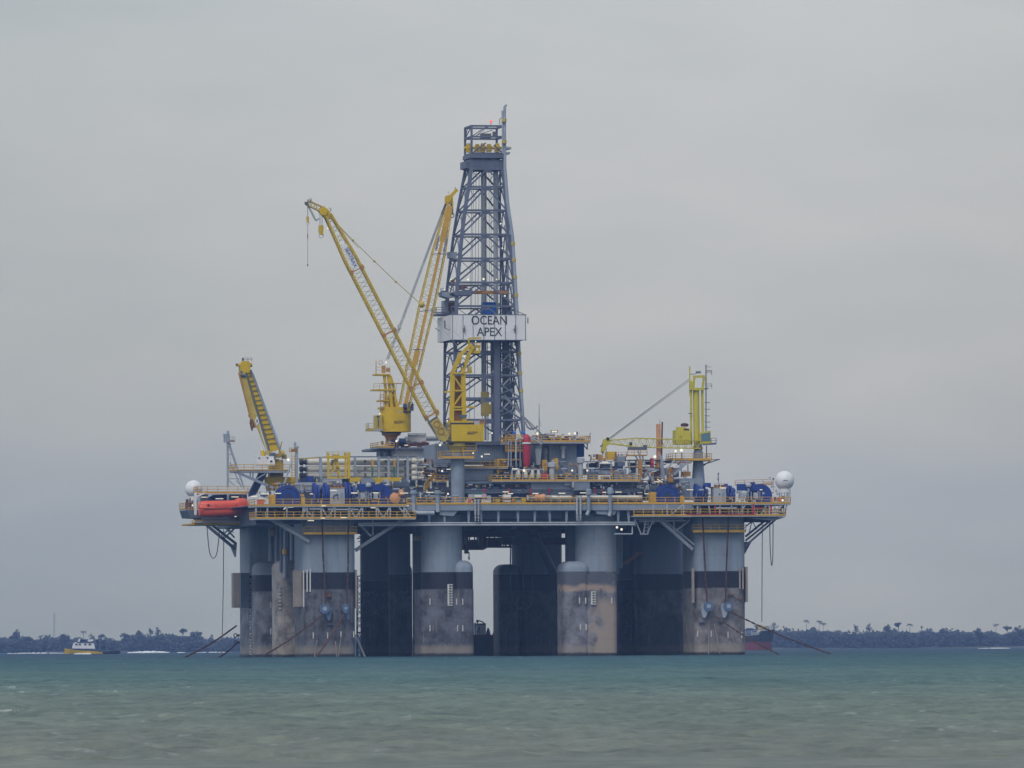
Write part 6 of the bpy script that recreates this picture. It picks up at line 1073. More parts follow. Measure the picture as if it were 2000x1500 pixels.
for k, y in enumerate((899.5, 912, 924, 934)):
    c = P(804, y, 11); t = thing('riser_joint', c, '%s pale pipe end sticking out at the right end of the rack' % ('highest', 'second highest', 'third highest', 'lowest')[k], 'pipe', 'pipe ends at the right end of the rack'); mb = MB(); mb.lathe(c, [(.5, 0), (.55, .2), (.55, 1.0), (.35, 1.1), (.35, 2.0), (.5, 2.1), (.5, 2.4)], 14, 'u'); part(mb, 'pipe', 'cream', t); mb = MB(); mb.lathe(c + Vv((2.4, 0, 0)), [(.42, 0), (.3, .5)], 12, 'u'); part(mb, 'flange', 'dark', t)
t_ = T('pipe_rack', 700, 942, 10.5, 'grey post rack holding the white pipes behind the left winches', 'rack')
for x, w in ((624, 5), (692, 4), (738, 4), (757.5, 3.5), (775.5, 3.5), (794.5, 4), (811.5, 4)): mb = MB(); mb.pbox(x, 892, x + w, 944, 10.6, .6); part(mb, 'post', 'mast', t_)
mb = MB(); mb.pbox(683, 891, 816, 893, 10.8, 1.2); part(mb, 'top_beam', 'dgrey', t_); mb = MB(); mb.bar(P(583, 896.5, 10.8), P(640, 892.5, 10.8), .25); part(mb, 'yellow_top_pipe', 'yellow2', t_)
mb = MB(); mb.bar(P(699, 924, 10.3), P(737, 904, 10.3), .16); part(mb, 'diagonal', 'dgrey', t_)
for x in (726, 769): mb = MB(); mb.pbox(x, 897, x + 3.5, 912, 10.2, .3); part(mb, 'lashing_strap', 'orange', t_, 'orange upper strap'); mb = MB(); mb.pbox(x, 912.2, x + 3.2, 932, 10.2, .3); part(mb, 'lashing_strap', 'green', t_, 'green lower strap')
t_ = T('pipe_gantry', 660, 948, 8, 'yellow open frame gantry standing over the pipe rack', 'gantry')
for x in (641, 675, 681): mb = MB(); mb.bar(P(x, 934, 8), P(x, 884, 8), .35 if x < 680 else .5); part(mb, 'post', 'yellow', t_)
for y, x0, x1, w_ in ((893, 638, 684, .55), (933, 640, 683, .3), (911, 641, 676, .2)): mb = MB(); mb.bar(P(x0, y, 8), P(x1, y, 8), w_); part(mb, 'beam', 'yellow', t_)
mb = MB(); mb.rail([P(638, 892, 7.8), P(684, 892, 7.8)], .95, .08, 1.1, kick=False); part(mb, 'railing', 'yellow2', t_); mb = MB(); mb.bar(P(656, 893, 8.5), P(647, 925, 8.5), .3); mb.bar(P(657, 897, 8.6), P(663, 932, 8.6), .5); mb.bar(P(645, 926, 8.2), P(659, 911, 8.2), .2); mb.pbox(651, 888, 663, 896, 8.3, 1.2); part(mb, 'trolley', 'yellow', t_); mb = MB(); mb.tube(P(661, 928, 7.8), P(661, 932, 7.8), .2, 8); mb.pbox(648, 898, 653, 910, 9, 1); part(mb, 'hoist_hook', 'tan', t_)
for i, (x0, x1, y0, y1, lab) in enumerate(((684, 708, 933, 944, 'yellow low catwalk beam right of the pipe gantry'), (727, 787, 933, 944, 'long yellow catwalk beam under the right half of the rack'))):
    t_ = T('catwalk_beam', (x0 + x1) / 2, y1, 7, lab, 'beam'); mb = MB(); mb.pprism([(x0, y0), (x1, y0 - 1), (x1 - (2 if i == 0 else 8), y1 - 4), (x1 - 20, y1 if i else y1 - 3), (x0, y1 - 2)], 7, 2); part(mb, 'beam', 'yellow', t_)
    mb = MB(); [mb.pbox(x, y1 - 3, x + 3, y1 + 8, 7.2, 1) for x in (x0 + 3, x1 - 12)]; part(mb, 'beam_legs', 'yellow2', t_)
boxes('hydraulic_unit', 'grey power unit with blue motor at the left foot of the rack', 'machine', [(585, 942, 630, 958, 6, 3, 'lgrey'), (600, 930, 613, 941, 6, 2, 'blue', 'motor'), (588, 933, 599, 941, 6.2, 1.5, 'navy', 'pump'), (617, 931, 626, 942, 6, 1.5, 'dgrey', 'hose_drum'), (590, 948, 627, 949, 5.9, .1, 'dgrey', 'seam')])
boxes('hydraulic_unit', 'pale grey tank below the yellow pipe gantry', 'tank', [(630, 936, 668, 952, 6.5, 3, 'lgrey'), (642, 947, 650, 953, 5.8, .6, 'dgrey', 'valve_box'), (657, 940, 661, 947, 6, .5, 'white', 'gauge')])
boxes('hydraulic_unit', 'grey unit between the left disc winches and the yellow beam', 'machine', [(706, 934, 731, 945, 6, 2, 'grey'), (750, 936, 760, 944, 5.5, 1.5, 'lgrey', 'cabinet'), (765, 940, 800, 950, 5, 1.5, 'dgrey', 'base')])
# red standpipe vessel
t_ = T('red_accumulator', 1029, 908, 5, 'tall red cylinder with a white band right of the derrick', 'tank'); c = P(1029, 911, 5.5); h = P(1029, 848, 5.5).z - c.z; mb = MB(); mb.lathe(c, [(.45, 0), (.72, .8), (.78, h * .7), (.80, h * .88), (.5, h * .96), (.16, h)], 22); part(mb, 'shell', 'red', t_); mb = MB(); zb_ = P(1029, 865.5, 5.5).z; mb.lathe((c.x, c.y, zb_), [(.95, -.15), (.95, .15)], 22); part(mb, 'white_band', 'white', t_)
mb = MB(); mb.path([P(1022, 857, 5), P(1012, 856, 5), P(1008, 860, 5), P(1007.5, 898, 5)], .2, 8); part(mb, 'side_pipe', 'lgrey', t_); mb = MB(); mb.path([P(1036, 856, 5), P(1046, 860, 5), P(1058, 868, 5)], .16, 8); mb.path([P(1034, 853, 5), P(1048, 856, 5), P(1064, 864, 5)], .12, 8); part(mb, 'outlet_pipe', 'lgrey', t_)
# orange railed tower between derrick and red cylinder
t_ = T('access_tower', 1000, 912, 6.5, 'orange railed access tower with blue panels left of the red cylinder', 'tower')
for y in (860, 880): mb = MB(); a = P(992, y, 6.5); b = P(1022, y, 6.5); mb.box(a.x, b.x, 6.5, 9, a.z - .25, a.z); pl = part(mb, 'landing', 'ochre', t_); mb = MB(); mb.rail([(a.x, 9, a.z), a, b], 1.1, .11, 1.0); mb.build('railing', 'orange', pl)
for x in (993, 998, 1008, 1016): mb = MB(); mb.bar(P(x, 912, 6.6), P(x, 858, 6.6), .22); part(mb, 'tower_post', 'mast', t_)
mb = MB(); mb.pbox(996, 862, 1006, 878, 9, .4); mb.pbox(996, 884, 1008, 897, 9, .4); part(mb, 'blue_panel', 'navy', t_); mb = MB(); [mb.tube(P(x, 847, 8), P(x + 5, 847, 8), .5, 12) for x in (1002, 1020)]; part(mb, 'blue_blower', 'bright', t_)
# roof clutter right of derrick
boxes('roof_unit', 'dark machinery row on the roof deck right of the derrick', 'machine', [(1057, 848, 1072, 860, 12, 2, 'dgrey'), (1042, 850, 1050, 861, 12, 1.5, 'rust', 'pump'), (1076, 854, 1088, 861, 11, 2, 'rust', 'engine'), (1090, 852, 1097, 861, 12, 1, 'ochre', 'cabinet'), (1100, 855, 1112, 861, 11, 2, 'brownred', 'gearbox'), (1118, 853, 1124, 861, 12, 1, 'grey', 'locker'), (1066, 846, 1078, 850, 11, 1.5, 'lgrey', 'duct'), (1128, 856, 1140, 861, 12, 1.5, 'dgrey', 'tray')])
t_ = T('derrick_hoses', 1030, 846, 20, 'pair of loose stays running from the derrick foot to the roof deck', 'stay'); mb = MB(); mb.tube(P(986, 772, 24), P(1042, 838, 12), .12, 6); mb.tube(P(983, 774, 24), P(1060, 850, 12), .12, 6); mb.tube(P(1008, 794, 20), P(1042, 840, 12), .1, 6); mb.path([P(1026, 824, 14), P(1030, 834, 13), P(1036, 838, 12), P(1046, 836, 12), P(1050, 832, 12)], .18, 6); part(mb, 'stay', 'wire', t_); t_.name = 'derrick_stays'
t_ = T('light_frame', 1082, 850, 9, 'dark flat floodlight panel raised above the roof deck', 'lamp'); mb = MB(); mb.pbox(1076, 840.5, 1090, 845, 9, .3); part(mb, 'housing', 'dark', t_); mb = MB(); mb.pbox(1077.5, 841.3, 1088.5, 844.3, 8.93, .06); part(mb, 'lit_panel', 'lamp', t_); mb = MB(); mb.bar(P(1083, 845, 9.1), P(1078, 860, 9.1), .12); mb.bar(P(1050, 840, 9.1), P(1045, 846, 9.1), .1); part(mb, 'stem', 'wire', t_)
# lemon boom rest
t_ = T('boom_rest', 1250, 965, 6, 'orange pedestal with a dark cradle under the lemon boom', 'stand'); mb = MB(); mb.bar(P(1250, 968, 6), P(1250, 897, 6), .8); part(mb, 'post', 'ochre', t_); mb = MB(); mb.pbox(1229, 873, 1262, 879, 5.5, 1.6); mb.pbox(1259, 869, 1264, 878, 5.4, 1.4); part(mb, 'cradle', 'dgrey', t_)
mb = MB(); a = P(1226, 888, 5.2); b = P(1264, 888, 5.2); mb.box(a.x, b.x, 5.2, 7, a.z - .25, a.z); mb.rail([a, b], .9, .1, 1.2, kick=False); part(mb, 'cradle_walkway', 'ochre', t_); mb = MB(); [mb.bar(P(*p, 5.8), P(*q, 5.8), .22) for p, q in (((1240, 889), (1249, 903)), ((1254, 889), (1268, 932)), ((1246, 880), (1252, 900)), ((1256, 902), (1248, 912)), ((1244, 896), (1258, 908)))]; part(mb, 'cradle_struts', 'mast', t_)
# flare stack / chimney
t_ = T('exhaust_stack', 1287, 955, 8, 'tall narrow rusty orange stack rising behind the lemon boom', 'chimney'); mb = MB(); mb.pbox(1284, 828, 1290.5, 960, 8.2, .8); part(mb, 'stack', 'peach', t_); mb = MB(); mb.bar(P(1292, 900, 8), P(1293.5, 824, 8), .25, .3); part(mb, 'edge_pipe', 'brownred', t_); mb = MB(); mb.bar(P(1291, 890, 7.6), P(1297, 935, 7.6), .5); mb.bar(P(1293, 935, 7.6), P(1289, 888, 7.6), .4); part(mb, 'side_brace', 'mast', t_); mb = MB(); mb.tube(P(1289, 828, 8.5), P(1289, 819, 8.5), .04, 5); part(mb, 'tip', 'wire', t_)
# right-hand deck modules
boxes('mud_pump_house', 'open pale-roofed shed under the tip of the lemon boom', 'shed', [(1147, 900, 1200, 901.6, 5.5, 5, 'lgrey', 'roof'), (1149, 905, 1153, 913, 7, 2, 'navy', 'cabinet'), (1156, 904, 1163, 913, 7, 2, 'navy', 'cabinet'), (1165, 903, 1169, 914, 7, 1.5, 'tan', 'panel'), (1148, 902, 1149.5, 916, 5.6, .4, 'lgrey', 'post'), (1170, 902, 1171.5, 914, 5.6, .4, 'lgrey', 'post'), (1193, 902, 1194.5, 914, 5.6, .4, 'lgrey', 'post'), (1173, 906, 1196, 914, 8, 2, 'grey', 'tank'), (1166, 902, 1168, 914, 5.8, .5, 'brownred', 'red_post')])
boxes('mud_pump_house', 'long grey machinery block under the pale-roofed shed', 'machine', [(1146, 915, 1224, 926, 6, 6, 'grey'), (1160, 916, 1215, 918, 5.9, .1, 'navy', 'louvre'), (1176, 911, 1190, 916, 6.5, 2, 'dgrey', 'duct'), (1201, 910, 1217, 916, 6, 3, 'navy', 'manifold'), (1151, 922, 1168, 938, 5.2, 1.5, 'dgrey', 'drum'), (1176, 930, 1193, 937, 4, 1.5, 'lgrey', 'tank'), (1178, 931, 1190, 935, 3.9, .1, 'navy', 'opening')])
boxes('deck_shelter', 'amber yellow container beside the hanging lemon hook', 'container', [(1187, 882, 1201, 896, 8, 2, 'yellow'), (1201, 882, 1204, 901, 8.2, 1.5, 'ochre', 'end_frame'), (1173, 888, 1178, 899, 7.5, 1.5, 'orange', 'orange_box'), (1164, 887, 1169, 897, 7.5, .3, 'brownred', 'ramp')])
boxes('air_handler', 'rounded grey air unit right of the amber container', 'machine', [(1206, 893, 1221, 901, 7, 3, 'grey'), (1206, 902, 1221, 910, 7, 3, 'dgrey', 'base'), (1208, 889, 1220, 893, 7, 2, 'lgrey', 'top')])
boxes('open_rack', 'open orange-edged rack left of the rusty orange stack', 'rack', [(1229, 911, 1290, 912.6, 7, 5, 'ochre', 'shelf'), (1229, 898, 1290, 899, 7, 5, 'dark', 'shelf'), (1230, 904, 1242, 910, 8, 2, 'dark', 'stored_box'), (1262, 901, 1270, 906, 8, 2, 'brownred', 'stored_box'), (1229, 899, 1230.5, 938, 7, .4, 'lgrey', 'post'), (1242, 899, 1243.5, 938, 7, .4, 'lgrey', 'post'), (1232, 913, 1241, 924, 8, 2, 'dgrey', 'cabinet'), (1256, 914, 1264, 922, 8, 2, 'ochre', 'cabinet'), (1282, 900, 1288, 911, 7.5, 1, 'ochre', 'crate')])
boxes('fire_cabinet', 'upright red cylinder cabinet above the open rack', 'cabinet', [(1271.5, 895, 1277, 911, 6.5, 1, 'red'), (1272, 900, 1276.5, 904, 6.42, .08, 'coral', 'panel')])
boxes('shaker_unit', 'white spotted panel machine left of the orange cradle post', 'machine', [(1231, 924, 1242, 943, 5.5, 2, 'lgrey'), (1233, 927, 1235.5, 930, 5.4, .1, 'dark', 'knob'), (1234, 934, 1236, 936, 5.4, .1, 'dark', 'knob'), (1226, 926, 1231, 944, 6, 2, 'mast', 'side')])
t_ = T('conveyor', 1275, 945, 6, 'grey sloping chute between the cradle post and the stack', 'chute'); mb = MB(); mb.pprism([(1259, 924), (1272, 914), (1288, 913), (1287, 919), (1273, 920), (1263, 932), (1258, 935)], 6, 2); part(mb, 'chute', 'mast', t_); mb = MB(); mb.pprism([(1267, 920), (1273, 920), (1281, 945), (1274, 945)], 5.6, 1.4); part(mb, 'leg', 'lgrey', t_); mb = MB(); mb.pprism([(1276, 922), (1287, 920), (1286, 932), (1280, 940)], 7, 1.5); part(mb, 'hopper', 'rust', t_)
boxes('winch_platform', 'orange and grey machinery left of the lemon crane pedestal', 'machine', [(1334, 921, 1349, 930, 7, 2, 'ochre'), (1329, 905, 1345, 907.5, 7, 3, 'cream', 'canopy'), (1331, 902, 1340, 905, 7, 2, 'red', 'red_cover'), (1330, 908, 1332, 921, 7, .4, 'lgrey', 'post'), (1343, 908, 1345, 921, 7, .4, 'lgrey', 'post'), (1306, 912, 1315, 942, 7, 2, 'ochre', 'orange_column'), (1316, 914, 1326, 932, 8, 2, 'dgrey', 'cabinet'), (1296, 914, 1304, 928, 8, 2, 'grey', 'cabinet'), (1297, 900, 1312, 903, 8, 3, 'dark', 'beam')])
t_ = T('access_stair', 1325, 925, 6, 'grey stairway climbing left to right beside the lemon crane', 'stairs'); mb = MB(); mb.bar(P(1316, 928, 6), P(1340, 906, 6), .5, .25); mb.rail([P(1316, 926, 5.8), P(1340, 905, 5.8)], 1, .1); part(mb, 'stair_flight', 'mast', t_); mb = MB(); mb.bar(P(1303, 916, 6), P(1316, 900, 6), .3); part(mb, 'stair_brace', 'lgrey', t_)
prt('pedestal_foundation', 'grey', (1328, 934, 1372, 975, 6.5, 6)); prt('foundation_wing', 'mast', (1347, 940, 1356, 975, 6.0, .6))
prt('deck_house_block', 'dgrey', (1262, 947, 1330, 962, 5.2, 3)); prt('deck_tank', 'grey', (1200, 926, 1226, 938, 6, 4))
# random pipework that fills the modules
def clutter(name, x0, x1, y0, y1, v0, v1, n, mats, seed, parent=None):
    r_ = random.Random(seed)
    for mt_ in mats:
        mb = MB()
        for i in range(n):
            x, y, v = r_.uniform(x0, x1), r_.uniform(y0, y1), r_.uniform(v0, v1); k = r_.random(); L_ = r_.uniform(4, 16)
            if k < .32: mb.tube(P(x, y, v), P(min(x1, x + L_), y, v), r_.choice((.07, .1, .14, .22)), 7)
            elif k < .6: mb.tube(P(x, y, v), P(x, min(y1, y + L_ * .8), v), r_.choice((.06, .09, .13, .22)), 7)
            elif k < .85: mb.pbox(x, y, x + r_.uniform(1, 4), y + r_.uniform(1, 3.5), v, r_.uniform(.3, 1))
            else: c = P(x, y, v); mb.lathe(c, [(.08, 0), (.18, .12), (.18, .4), (.08, .6)], 8)
        tag(part(mb, name, mt_, parent), kind='stuff')
clutter('module_pipework', 1150, 1345, 912, 958, 4.3, 5.4, 30, ('mast', 'dgrey', 'lgrey', 'rust', 'ochre'), 1); clutter('module_pipework', 1148, 1330, 940, 975, 2.6, 4, 26, ('mast', 'dgrey', 'lgrey', 'navy'), 2)
clutter('midship_pipework', 812, 880, 905, 980, 3, 9, 26, ('mast', 'dgrey', 'cream', 'rust'), 3); clutter('deck_edge_gear', 700, 1250, 968, 981, -1.4, .6, 30, ('mast', 'lgrey', 'rust', 'ochre'), 4)
clutter('deck_edge_gear', 505, 700, 960, 982, -1, 4, 26, ('mast', 'lgrey', 'dgrey'), 5); clutter('substructure_pipework', 965, 1128, 900, 935, 4.5, 8, 26, ('mast', 'dgrey', 'ochre', 'lgrey'), 6)
clutter('roof_gear', 1036, 1150, 848, 860, 8, 16, 13, ('rust', 'mast', 'dgrey'), 7); clutter('winch_gear', 1350, 1520, 950, 980, -1, 3, 22, ('mast', 'lgrey', 'rust'), 8); clutter('lower_deck_gear', 505, 812, 990, 1009, -1, 3, 24, ('mast', 'lgrey', 'rust'), 9); clutter('lower_deck_gear', 1240, 1530, 986, 1003, -1, 2, 22, ('mast', 'dgrey', 'ochre'), 10)
clutter('module_pipework', 905, 1030, 942, 965, 3.2, 4, 18, ('mast', 'dgrey'), 11); clutter('pipe_deck_gear', 584, 815, 940, 962, 3, 6, 26, ('mast', 'dgrey', 'lgrey', 'yellow2'), 12); clutter('crane_side_gear', 520, 585, 945, 975, 2, 14, 20, ('mast', 'dgrey', 'ochre', 'rust'), 13); clutter('roof_gear', 1146, 1226, 886, 901, 6, 12, 9, ('mast', 'rust'), 14)
clutter('deckhouse_gear', 742, 860, 861, 873, 33, 38, 11, ('mast', 'rust', 'lgrey'), 15); clutter('deckhouse_gear', 740, 770, 878, 892, 33, 36, 9, ('mast', 'dgrey'), 16)
for (x, y, v, w) in ((1506, 981, 5, 3), (1513, 978, 5, 3), (1520, 979, 4, 4), (1529, 976, 4, 3)): mb = MB(); mb.pbox(x, y - 7, x + w, y, v, .8); part(mb, 'end_locker', 'rust' if x % 2 else 'coral')
mb = MB(); mb.rail([P(1436, 948, 6), P(1508, 946, 6)], 1.0, .08); mb.rail([P(1492, 953, 5), P(1510, 952, 5)], 1.0, .08, kick=False); part(mb, 'rear_railing', 'ochre'); mb = MB(); [mb.rail([P(x0, y, v), P(x1, y, v)], 1.0, .08, 1.6) for x0, x1, y, v in ((1226, 1300, 908, 9), (1300, 1350, 905, 9), (1155, 1200, 898, 6), (590, 690, 934, 13.8), (1204, 1224, 893, 8))]; part(mb, 'module_railings', 'ochre')
# ---- lit lamps
def tube(x0, x1, y, v, dy=0): mb = MB(); mb.bar(P(x0, y, v), P(x1, y + dy, v), .15, .15); part(mb, 'tube_light', 'lamp')
for a in ((452, 466, 970.5, VL - .6), (393, 406, 971, VL - .6), (421, 436, 974, VL + 2.8), (510, 525, 964.5, -1.5), (537, 549, 963.6, -1.5), (490, 502, 969.5, -1.5), (645, 658, 957.8, -1.8), (686, 698, 963, -1.8), (605, 611, 964.6, -1.5), (561, 573, 990.5, -3), (601, 613, 1016.8, -4.2), (666, 677, 1011, -4.2), (627, 635, 1012, -4.2), (628, 636, 988, -4.2), (686, 698, 962.6, -2.1), (728, 740, 962.4, -2.1), (782, 797, 963, -2), (833, 847, 961.7, -1), (785, 798, 987.5, -3.5), (724, 735, 991.7, -3.5), (790, 797, 869.5, 30), (872, 880, 916.5, 1), (836, 843, 928.5, 4), (982, 993.5, 960.6, 2.5), (992, 1002, 964.2, 2.2), (1040, 1052, 963.8, 2), (1091, 1104, 963.4, 2), (1133, 1145, 962.6, 1.5), (1177, 1184, 961.5, 2), (1202, 1214, 961, 2), (1259, 1271, 964.4, 2), (1257, 1262, 940.8, 3), (1278, 1288, 941, 3), (1341, 1354, 956.4, 1), (1406, 1418, 953, -1), (1484, 1489, 956.6, -.6), (1486, 1500, 983.8, -3.5), (946, 957, 887, 5), (1000, 1011, 915.6, 3), (1378, 1384, 953, -1), (1176, 1188, 902.5, 5)): tube(*a)
tube(1284, 1294, 936, 3, 6); tube(458, 462, 1009, VL - 2.5, 0); tube(554, 558, 995, -3.5, -4)
def flood(x, y, v, r=.3, parent=None):
    r *= .8
    mb = MB(); c = P(x, y, v); mb.lathe(c + Vv((0, 0, 0)), [(r * 1.05, 0), (r * .5, .4)], 12, 'v'); h = part(mb, 'floodlight', 'wire', parent); mb = MB(); mb.lathe(c, [(r * .2, -.12), (r * .95, -.05), (r * .98, -.005)], 12, 'v'); mb.build('lit_lens', 'flood', h)
for a in ((563, 898, 7, .36), (774.5, 861.5, 30, .3), (859.5, 869, 0, .3), (863.5, 920, 3, .26), (875, 964.5, 1, .24), (1023.5, 919, 2, .34), (1049.5, 847, 8, .32), (1112, 847, 7, .26), (1123, 846.5, 7, .3), (1117.5, 919, 2, .27), (1147, 919, 2, .25), (1279, 892, 4, .4), (1319.5, 881, 6, .33), (1331, 879.5, 6, .42), (1528.5, 977, -4.2, .28), (941, 891.5, 4, .25), (924, 885, 1, .2), (1205, 1030, -2, .3), (1214, 1034, -2, .3), (914, 546, DV - 1.2, .26), (944.5, 545, DV - 1.2, .28), (970, 545.5, DV, .16), (978, 437, DV + 2, .2), (981, 485, DV + 2, .2), (986, 578, DV + 2, .24), (961, 846, DV - .5, .2), (881, 546, DV + 3, .15), (868.5, 565, DV + 2.5, .2), (873.5, 822, VA - 1, .2), (754, 708, VB - 2, .26), (742, 808, VB - 3, .2), (640, 446, VA - 1.6, .17), (376, 987, VL + 3, .22), (929, 667, VA - 1, .16), (907, 696, VA - 1, .16)): flood(*a)
for (x0, y0, x1, y1, v) in ((774.5, 863, 774, 885, 30), (1279, 894, 1283, 908, 4), (1319.5, 884, 1320, 905, 6), (1331, 883, 1331, 897, 6), (1117, 921, 1116, 936, 2.2), (1147, 921, 1147, 937, 2.2), (1023, 921, 1023, 936, 2.2)): mb = MB(); mb.tube(P(x0, y0, v), P(x1, y1, v), .07, 6); part(mb, 'lamp_post', 'wire')

# ============================================================ moorings
def chain(pts, label, group, link=.62, w=.17):
    base = Vv(pts[0]); q = [Vv(p) for p in pts]; mb = MB(); acc = 0; i = 0
    for a, b in zip(q, q[1:]):
        n = max(1, round((b - a).length / link))
        for k in range(n):
            p0 = a.lerp(b, k / n); p1 = a.lerp(b, (k + 1.18) / n); up = (0, 1, 0) if (i % 2) else (.3, .1, 1)
            mb.bar(p0, p1, w * 1.9, w * .9, up=up); i += 1
    o = mb.build('mooring_chain', 'chain', None, base); tag(o, label, 'mooring chain', group); return o
G1 = 'mooring chains running from the columns into the sea'; G2 = 'chains hanging down the corner columns'
def sagged(p, q, sag=.5, n=6): p = Vv(p); q = Vv(q); return [p.lerp(q, i / n) - Vv((0, 0, sag * math.sin(math.pi * i / n))) for i in range(n + 1)]
chain(sagged(P(462, 1222, 60), P(352, 1288, 40)), 'outermost mooring chain running down left from the back left column', G1); chain(sagged(P(464, 1254, 60), P(416, 1289, 50)), 'short inner mooring chain left of the back left column', G1)
chain(sagged(P(629, 1202, -1.2), P(498, 1290, -12)), 'mooring chain from the left blue guide of the left corner column', G1); chain(sagged(P(671, 1200, -1.2), P(612, 1290, -10)), 'mooring chain from the right blue guide of the left corner column', G1)
chain(sagged(P(1398, 1204, -1.2), P(1530, 1282.5, -10)), 'shorter mooring chain from the right corner column, ending under the red ship', G1); chain(sagged(P(1428, 1196, -1.2), P(1633, 1281, -2)), 'longest mooring chain running far right past the red ship', G1)
chain([P(629, 1012, -1.9), P(631, 1090, -1), P(637, 1186, -1.2)], 'left rusty chain down the left corner column', G2); chain([P(680, 1012, -1.9), P(680, 1100, -1), P(677, 1186, -1.2)], 'right rusty chain down the left corner column', G2)
chain([P(1372, 1010, -1.9), P(1376, 1090, -1), P(1381, 1176, -1.2)], 'left rusty chain down the right corner column', G2); chain([P(1423, 1010, -1.9), P(1419, 1100, -1), P(1417, 1180, -1.2)], 'right rusty chain down the right corner column', G2)
def fairlead(x, y, s, label, w=1.0):
    t = T('fairlead', x, y, -1, label, 'chain guide', 'blue chain guides on the corner columns'); c = P(x, y, -1.3)
    mb = MB(); R = .95; mb.lathe((c.x, -1.5, c.z), [(R, 0), (R, .15), (R * .8, .2), (R * .8, .45), (R, .5), (R, .65)], 26, 'v') if w >= 1 else mb.add(*_squash(c, R, w)); part(mb, 'wheel', 'fairlead', t)
    mb = MB(); mb.lathe((c.x, -1.58, c.z), [(.42 * w, 0), (.42 * w, .08)], 18, 'v'); part(mb, 'hub', 'mast', t)
    mb = MB(); mb.pprism([(x - 2 * s * w, y - 7), (x + 12 * s * w, y - 4), (x + 14 * s * w, y + 3), (x + 11 * s * w, y + 22), (x + 7 * s * w, y + 23), (x - 1 * s * w, y + 8)], -.95, .9); part(mb, 'swivel_arm', 'mast' if s < 0 else 'fairlead', t)
def _squash(c, R, w):
    m_ = MB(); m_.lathe((0, 0, 0), [(R, 0), (R, .15), (R * .8, .2), (R * .8, .45), (R, .5), (R, .65)], 26, 'v'); return [(c.x + v[0] * w, -1.5 + v[1], c.z + v[2]) for v in m_.v], m_.f
fairlead(634, 1189, 1, 'blue round chain guide at the left of the left corner column'); fairlead(675, 1188, 1, 'narrow blue chain guide at the right of the left corner column', .6)
fairlead(1384, 1184, -1, 'pale blue chain guide at the left of the right corner column'); fairlead(1423, 1184, -1, 'pale blue chain guide at the right of the right corner column')
for x0, x1, y0, y1, par in ((637, 646, 1158, 1166, C1), (1424, 1434, 1160, 1163, C4), (1444, 1449, 1168, 1172, C4)): mb = MB(); mb.pbox(x0, y0, x1, y1, -.5, .5); part(mb, 'mooring_bracket', 'rust', par)
for x0, x1, y, par, v in ((1364, 1377, 1214, C4, 0), (1402, 1412, 1212, C4, 0), (640, 652, 1218, C1, 0), (567, 573, 1243, C1, 2)): mb = MB(); mb.pbox(x0, y, x1, y + 2.5, v - .5, .5); part(mb, 'step_bracket', 'dgrey', par)
for p, q, par in (((666, 1244), (661, 1284), C1), ((655, 1252), (658, 1284), C1), ((619, 1250), (614, 1284), C1), ((1385, 1222), (1384, 1278), C4), ((1395, 1218), (1406, 1276), C4), ((1428, 1240), (1436, 1262), C4)): mb = MB(); mb.bar(P(*p, -.12), P(*q, -.12), .2, .1); part(mb, 'scrape_mark', 'tan', par)
for (x, y, r_) in ((460, 1241, .3), (460, 1255, .3)): mb = MB(); mb.torus(P(x, y, 58), r_ * 1.2, .1); mb.tube(P(x + 2, y, 58), P(x + 8, y, 58), .22, 8); part(mb, 'padeye', 'dark', C1b)

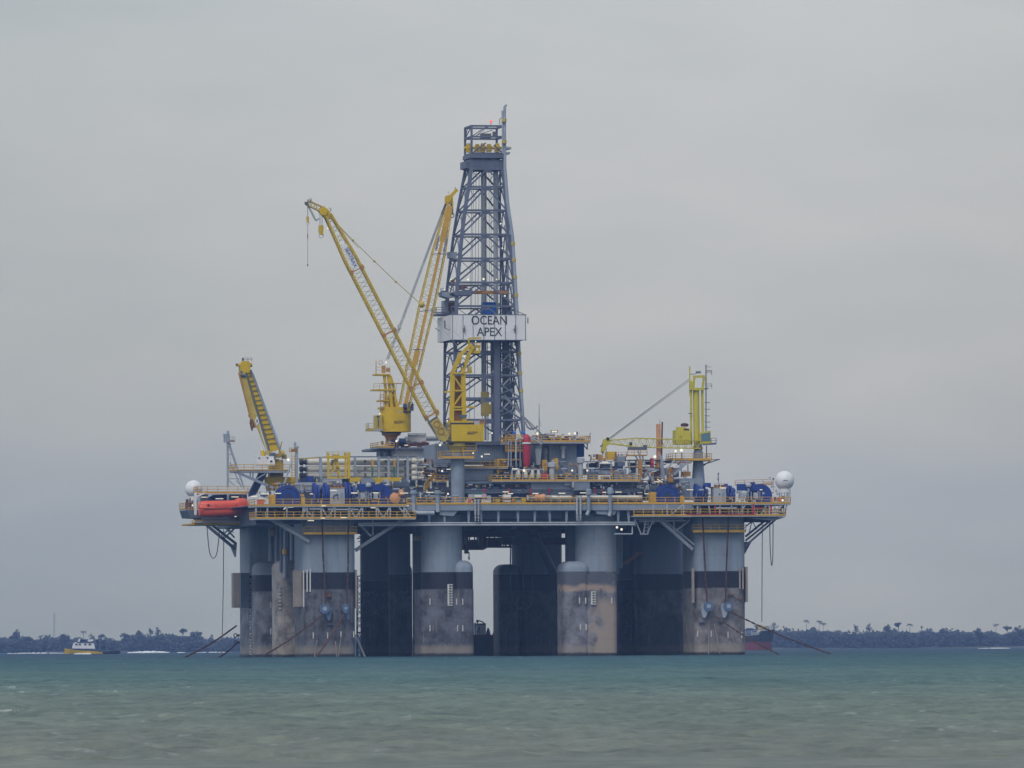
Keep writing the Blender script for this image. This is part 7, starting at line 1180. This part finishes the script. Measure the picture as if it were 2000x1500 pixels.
# ============================================================ supply vessel seen through the gap
VS = 82
sv = T('supply_vessel', 950, 1282, VS, 'dark supply vessel with a pale tank on deck, seen through the gap between the columns', 'ship')
a = P(840, 1240.5, VS); b = P(1075, 1240.5, VS); mb = MB(); mb.rbox(a.x, b.x, VS, VS + 12, 3.0, -1.5, a.z); part(mb, 'hull', 'dark', sv); mb = MB(); mb.box(a.x + 2, b.x - 2, VS - .1, VS - .02, a.z - .45, a.z - .05); part(mb, 'rubbing_strake', 'brownred', sv)
mb = MB(); mb.pbox(930.5, 1218.5, 949, 1240.3, VS + 2, 3); tk = part(mb, 'deck_tank', 'lgrey', sv); mb = MB(); mb.pbox(930, 1217.5, 949.4, 1219.5, VS + 1.9, 3.2); mb.build('tank_rim', 'brownred', tk); mb = MB(); mb.path([P(932, 1217, VS + 2.5), P(935, 1212, VS + 2.5), P(942, 1214.5, VS + 2.5), P(946, 1218, VS + 2.5)], .14, 6); mb.sphere(P(932.5, 1213, VS + 2.5), .3, 8, 6); mb.build('tank_valves', 'dark', tk)
mb = MB(); mb.path([P(936, 1224, VS + 1.8), P(935.5, 1229, VS + 1.8), P(933, 1232, VS + 1.8), P(932.5, 1236, VS + 1.8)], .16, 6); mb.build('tank_mark', 'navy', tk)
mb = MB(); c = P(953.5, 1240, VS + 2); mb.lathe(c, [(.55, 0), (.42, .5), (.3, 1.0), (.22, 1.1), (.22, 1.4)], 12); part(mb, 'bollard', 'navy', sv); mb = MB(); mb.lathe(P(966, 1240, VS + 2), [(.45, 0), (.5, .25), (.3, .5)], 12); part(mb, 'red_buoy', 'red', sv)
mb = MB(); mb.bar(P(928, 1240, VS + 1), P(928, 1216, VS + 1), .2); mb.bar(P(926, 1223, VS + 1), P(930, 1223, VS + 1), .15); part(mb, 'mast_post', 'dark', sv); mb = MB(); mb.bar(P(968.5, 1240, VS + 3), P(968.5, 1203, VS + 3), .08); mb.bar(P(968, 1215, VS + 3), P(976, 1208, VS + 3), .12); mb.bar(P(969, 1219, VS + 3), P(976, 1213, VS + 3), .12); mb.bar(P(968, 1223, VS + 3), P(977, 1215, VS + 3), .25); mb.bar(P(967, 1224, VS + 3), P(970, 1223, VS + 3), .2); mb.pbox(972, 1218, 985, 1240, VS + 2.5, 4); part(mb, 'bridge_mast', 'dark', sv)

# ------------------------------------------------------------ the hazy air over the sea
hz = MB(); hz.box(-2600, 2600, -60, 5600, -6, 118); CUR = Frame((0, 0, 0), 0)
mt = bpy.data.materials.new('sea haze'); mt.use_nodes = True; t = mt.node_tree; t.nodes.clear()
out = t.nodes.new('ShaderNodeOutputMaterial'); pv = t.nodes.new('ShaderNodeVolumePrincipled'); pv.inputs['Density'].default_value = HAZE; pv.inputs['Color'].default_value = (*HAZEC, 1); pv.inputs['Anisotropy'].default_value = 0
t.links.new(pv.outputs[0], out.inputs['Volume'])
tag(hz.build('haze', mt, smooth=0), kind='stuff')
